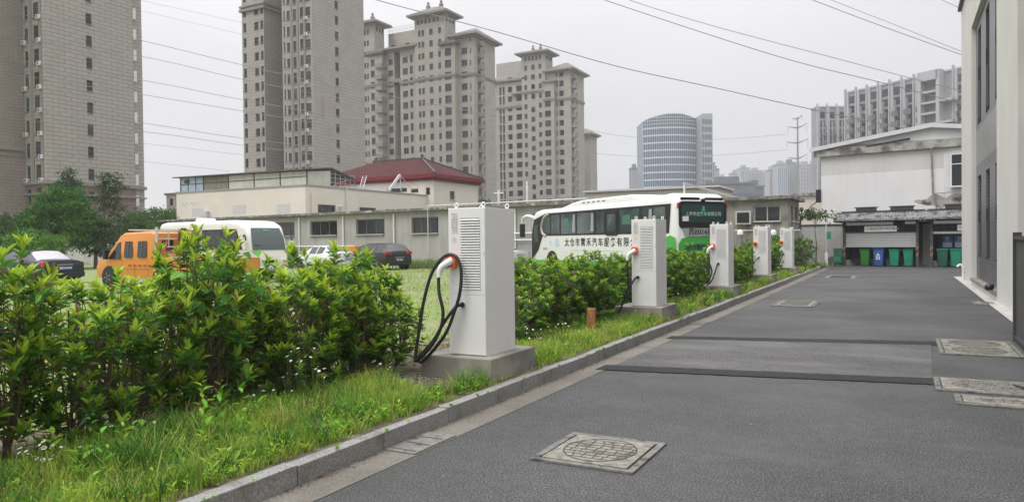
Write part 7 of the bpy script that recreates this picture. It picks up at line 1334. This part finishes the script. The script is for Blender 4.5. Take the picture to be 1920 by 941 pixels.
x, y = wxy(15, 49); tree(x, y, 4.5, [(0, 0, 2.8, 1.8, .9, 90), (-1.5, 0, 2.2, 1.5, .9, 60), (1.2, .4, 1.9, 1.3, .7, 60), (-.5, 0, 1.4, 2.0, .6, 60)], 'bushy dark tree at the left frame edge over the wall', ((.03, .075, .025), (.07, .14, .04)), .13, .16, seed=3, per=120)
x, y = wxy(62, 46.5); tree(x, y, 2.8, [(0, 0, 1.9, 1.6, .6, 80), (1.5, 0, 1.6, 1.2, .5, 50), (-1.4, 0, 1.5, 1.3, .5, 50)], 'lighter green low tree leaning over the wall top', ((.06, .16, .03), (.15, .30, .05)), .12, .1, seed=4, per=120)
x, y = wxy(178, 50); tree(x, y, 3.6, [(0, 0, 2.4, 1.3, .9, 70), (.6, 0, 1.6, 1.3, .7, 50)], 'dark tree mass right of the large rounded tree', ((.02, .05, .02), (.045, .09, .03)), .13, .14, seed=5, per=120)
x, y = wxy(130, 62); tree(x, y, 7.8, [(0, 0, 7.4, .35, .5, 16), (0, 0, 6.6, .8, .5, 34), (0, 0, 5.6, 1.3, .6, 46), (0, 0, 4.6, 1.6, .7, 50)], 'pointed conifer rising behind the rounded tree', ((.02, .06, .03), (.05, .11, .045)), .14, .14, 'conifer', 6, 110)
for u, sd, h, lab in ((196, 7, 6.0, 'slender bare trunked redwood, left one of two by the tower'), (222, 8, 6.1, 'slender bare trunked redwood, right one of two by the tower')):
    x, y = wxy(u, 53); rs = random.Random(sd); tree(x, y, h, [(rs.uniform(-.5, .5), rs.uniform(-.3, .3), 1.2 + k * h * .085, .55, .22, 9) for k in range(11)], lab, ((.03, .07, .03), (.06, .11, .035)), .12, .12, 'redwood_tree', sd, 90)
for u, Z, h, r_, lab in ((262, 66, 4.6, 1.9, 'round green tree right of the redwoods'), (300, 68, 5.0, 2.0, 'bright green tree left of the cream hall'), (325, 70, 4.9, 1.6, 'green tree touching the cream hall corner')):
    x, y = wxy(u, Z); tree(x, y, h, [(0, 0, h - 1.1, r_, 1.0, 90), (-1.2, 0, h - 1.8, r_ * .8, .8, 60), (1.2, 0, h - 1.7, r_ * .8, .8, 60), (0, 0, h - 2.6, r_ * 1.3, .9, 60)], lab, ((.04, .10, .025), (.10, .20, .045)), .14, .12, seed=int(u), per=120)
for u, Z, h, r_, lab in ((893, 92, 5.6, 1.2, 'small green tree between red roofed house and nearest cabinet'), (909, 90, 6.3, .5, 'tiny pointed cypress beside the small green tree'), (945, 95, 5.4, 1.2, 'small dark tree at the foot of the turreted block, left'), (968, 95, 6.0, 1.5, 'small dark tree at the foot of the turreted block, right')):
    x, y = wxy(u, Z); tree(x, y, h, [(0, 0, h - 1.0, r_, 1.2, 50), (0, 0, h - 2.4, r_ * 1.2, 1.2, 50)], lab, ((.03, .08, .025), (.07, .14, .04)), .2, .12, seed=int(u), per=90)
x, y = wxy(1529, 45); tree(x, y, 3.6, [(0, 0, 3.0, .3, .2, 2), (.25, 0, 2.8, .3, .15, 2)], 'sparse sapling before the small cream building', ((.05, .12, .03), (.10, .18, .05)), .08, .04, 'sapling', 9, 60)
x, y = wxy(1500, 43.5); tree(x, y, .5, [(0, 0, .3, 1.2, .22, 26), (1.2, .3, .25, 1.0, .2, 18)], 'creeper tufts growing along the top of the mottled wall', ((.04, .09, .03), (.09, .16, .04)), .12, .03, 'wall_creeper', 10, 70, z0=2.75, cat='plant')
rs = np.random.RandomState(78); n = 1500; x = -3.825 + abs(rs.normal(0, .035, n)); y = rs.uniform(1.5, 30, n); an = rs.rand(n) * 6.28; me = leaf_mesh('gutter_litter', np.stack([x, y, np.full(n, .009)], 1), np.stack([np.cos(an), np.sin(an), .1 * rs.rand(n)], 1), np.tile([0, 0, 1.], (n, 1)), rs.uniform(.008, .035, n), rs.uniform(.005, .016, n), colmix(rs, n, (.05, .04, .03), (.20, .16, .10), .3), M['leafm'], fold=.1); tag(link('gutter_litter', me), kind='stuff')
# near stray bits on the ground
rs = np.random.RandomState(77); n = 130; x = rs.uniform(-3.8, 1.5, n); y = rs.uniform(2.2, 26, n); an = rs.rand(n) * 6.28; me = leaf_mesh('fallen_leaves', np.stack([x, y, np.full(n, .016)], 1), np.stack([np.cos(an), np.sin(an), 0 * an], 1), np.tile([0, 0, 1.], (n, 1)), rs.uniform(.012, .035, n), rs.uniform(.008, .02, n), colmix(rs, n, (.08, .07, .05), (.34, .32, .26), .3), M['leafm'], fold=.05); tag(link('fallen_leaves', me), kind='stuff')
# ------------------------------------------------ haze
hm = bpy.data.materials.new('haze_air'); hm.use_nodes = True; n = hm.node_tree.nodes; l = hm.node_tree.links; n.remove(n['Principled BSDF']); pv = n.new('ShaderNodeVolumePrincipled'); pv.inputs['Color'].default_value = (.93, .94, .97, 1); pv.inputs['Density'].default_value = .0005; pv.inputs['Anisotropy'].default_value = .0; l.new(pv.outputs[0], n['Material Output'].inputs['Volume'])
b = MB(); b.box(-900, 900, -60, 1100, -1.1, 130); o = b.build('haze', hm); tag(o, kind='stuff')
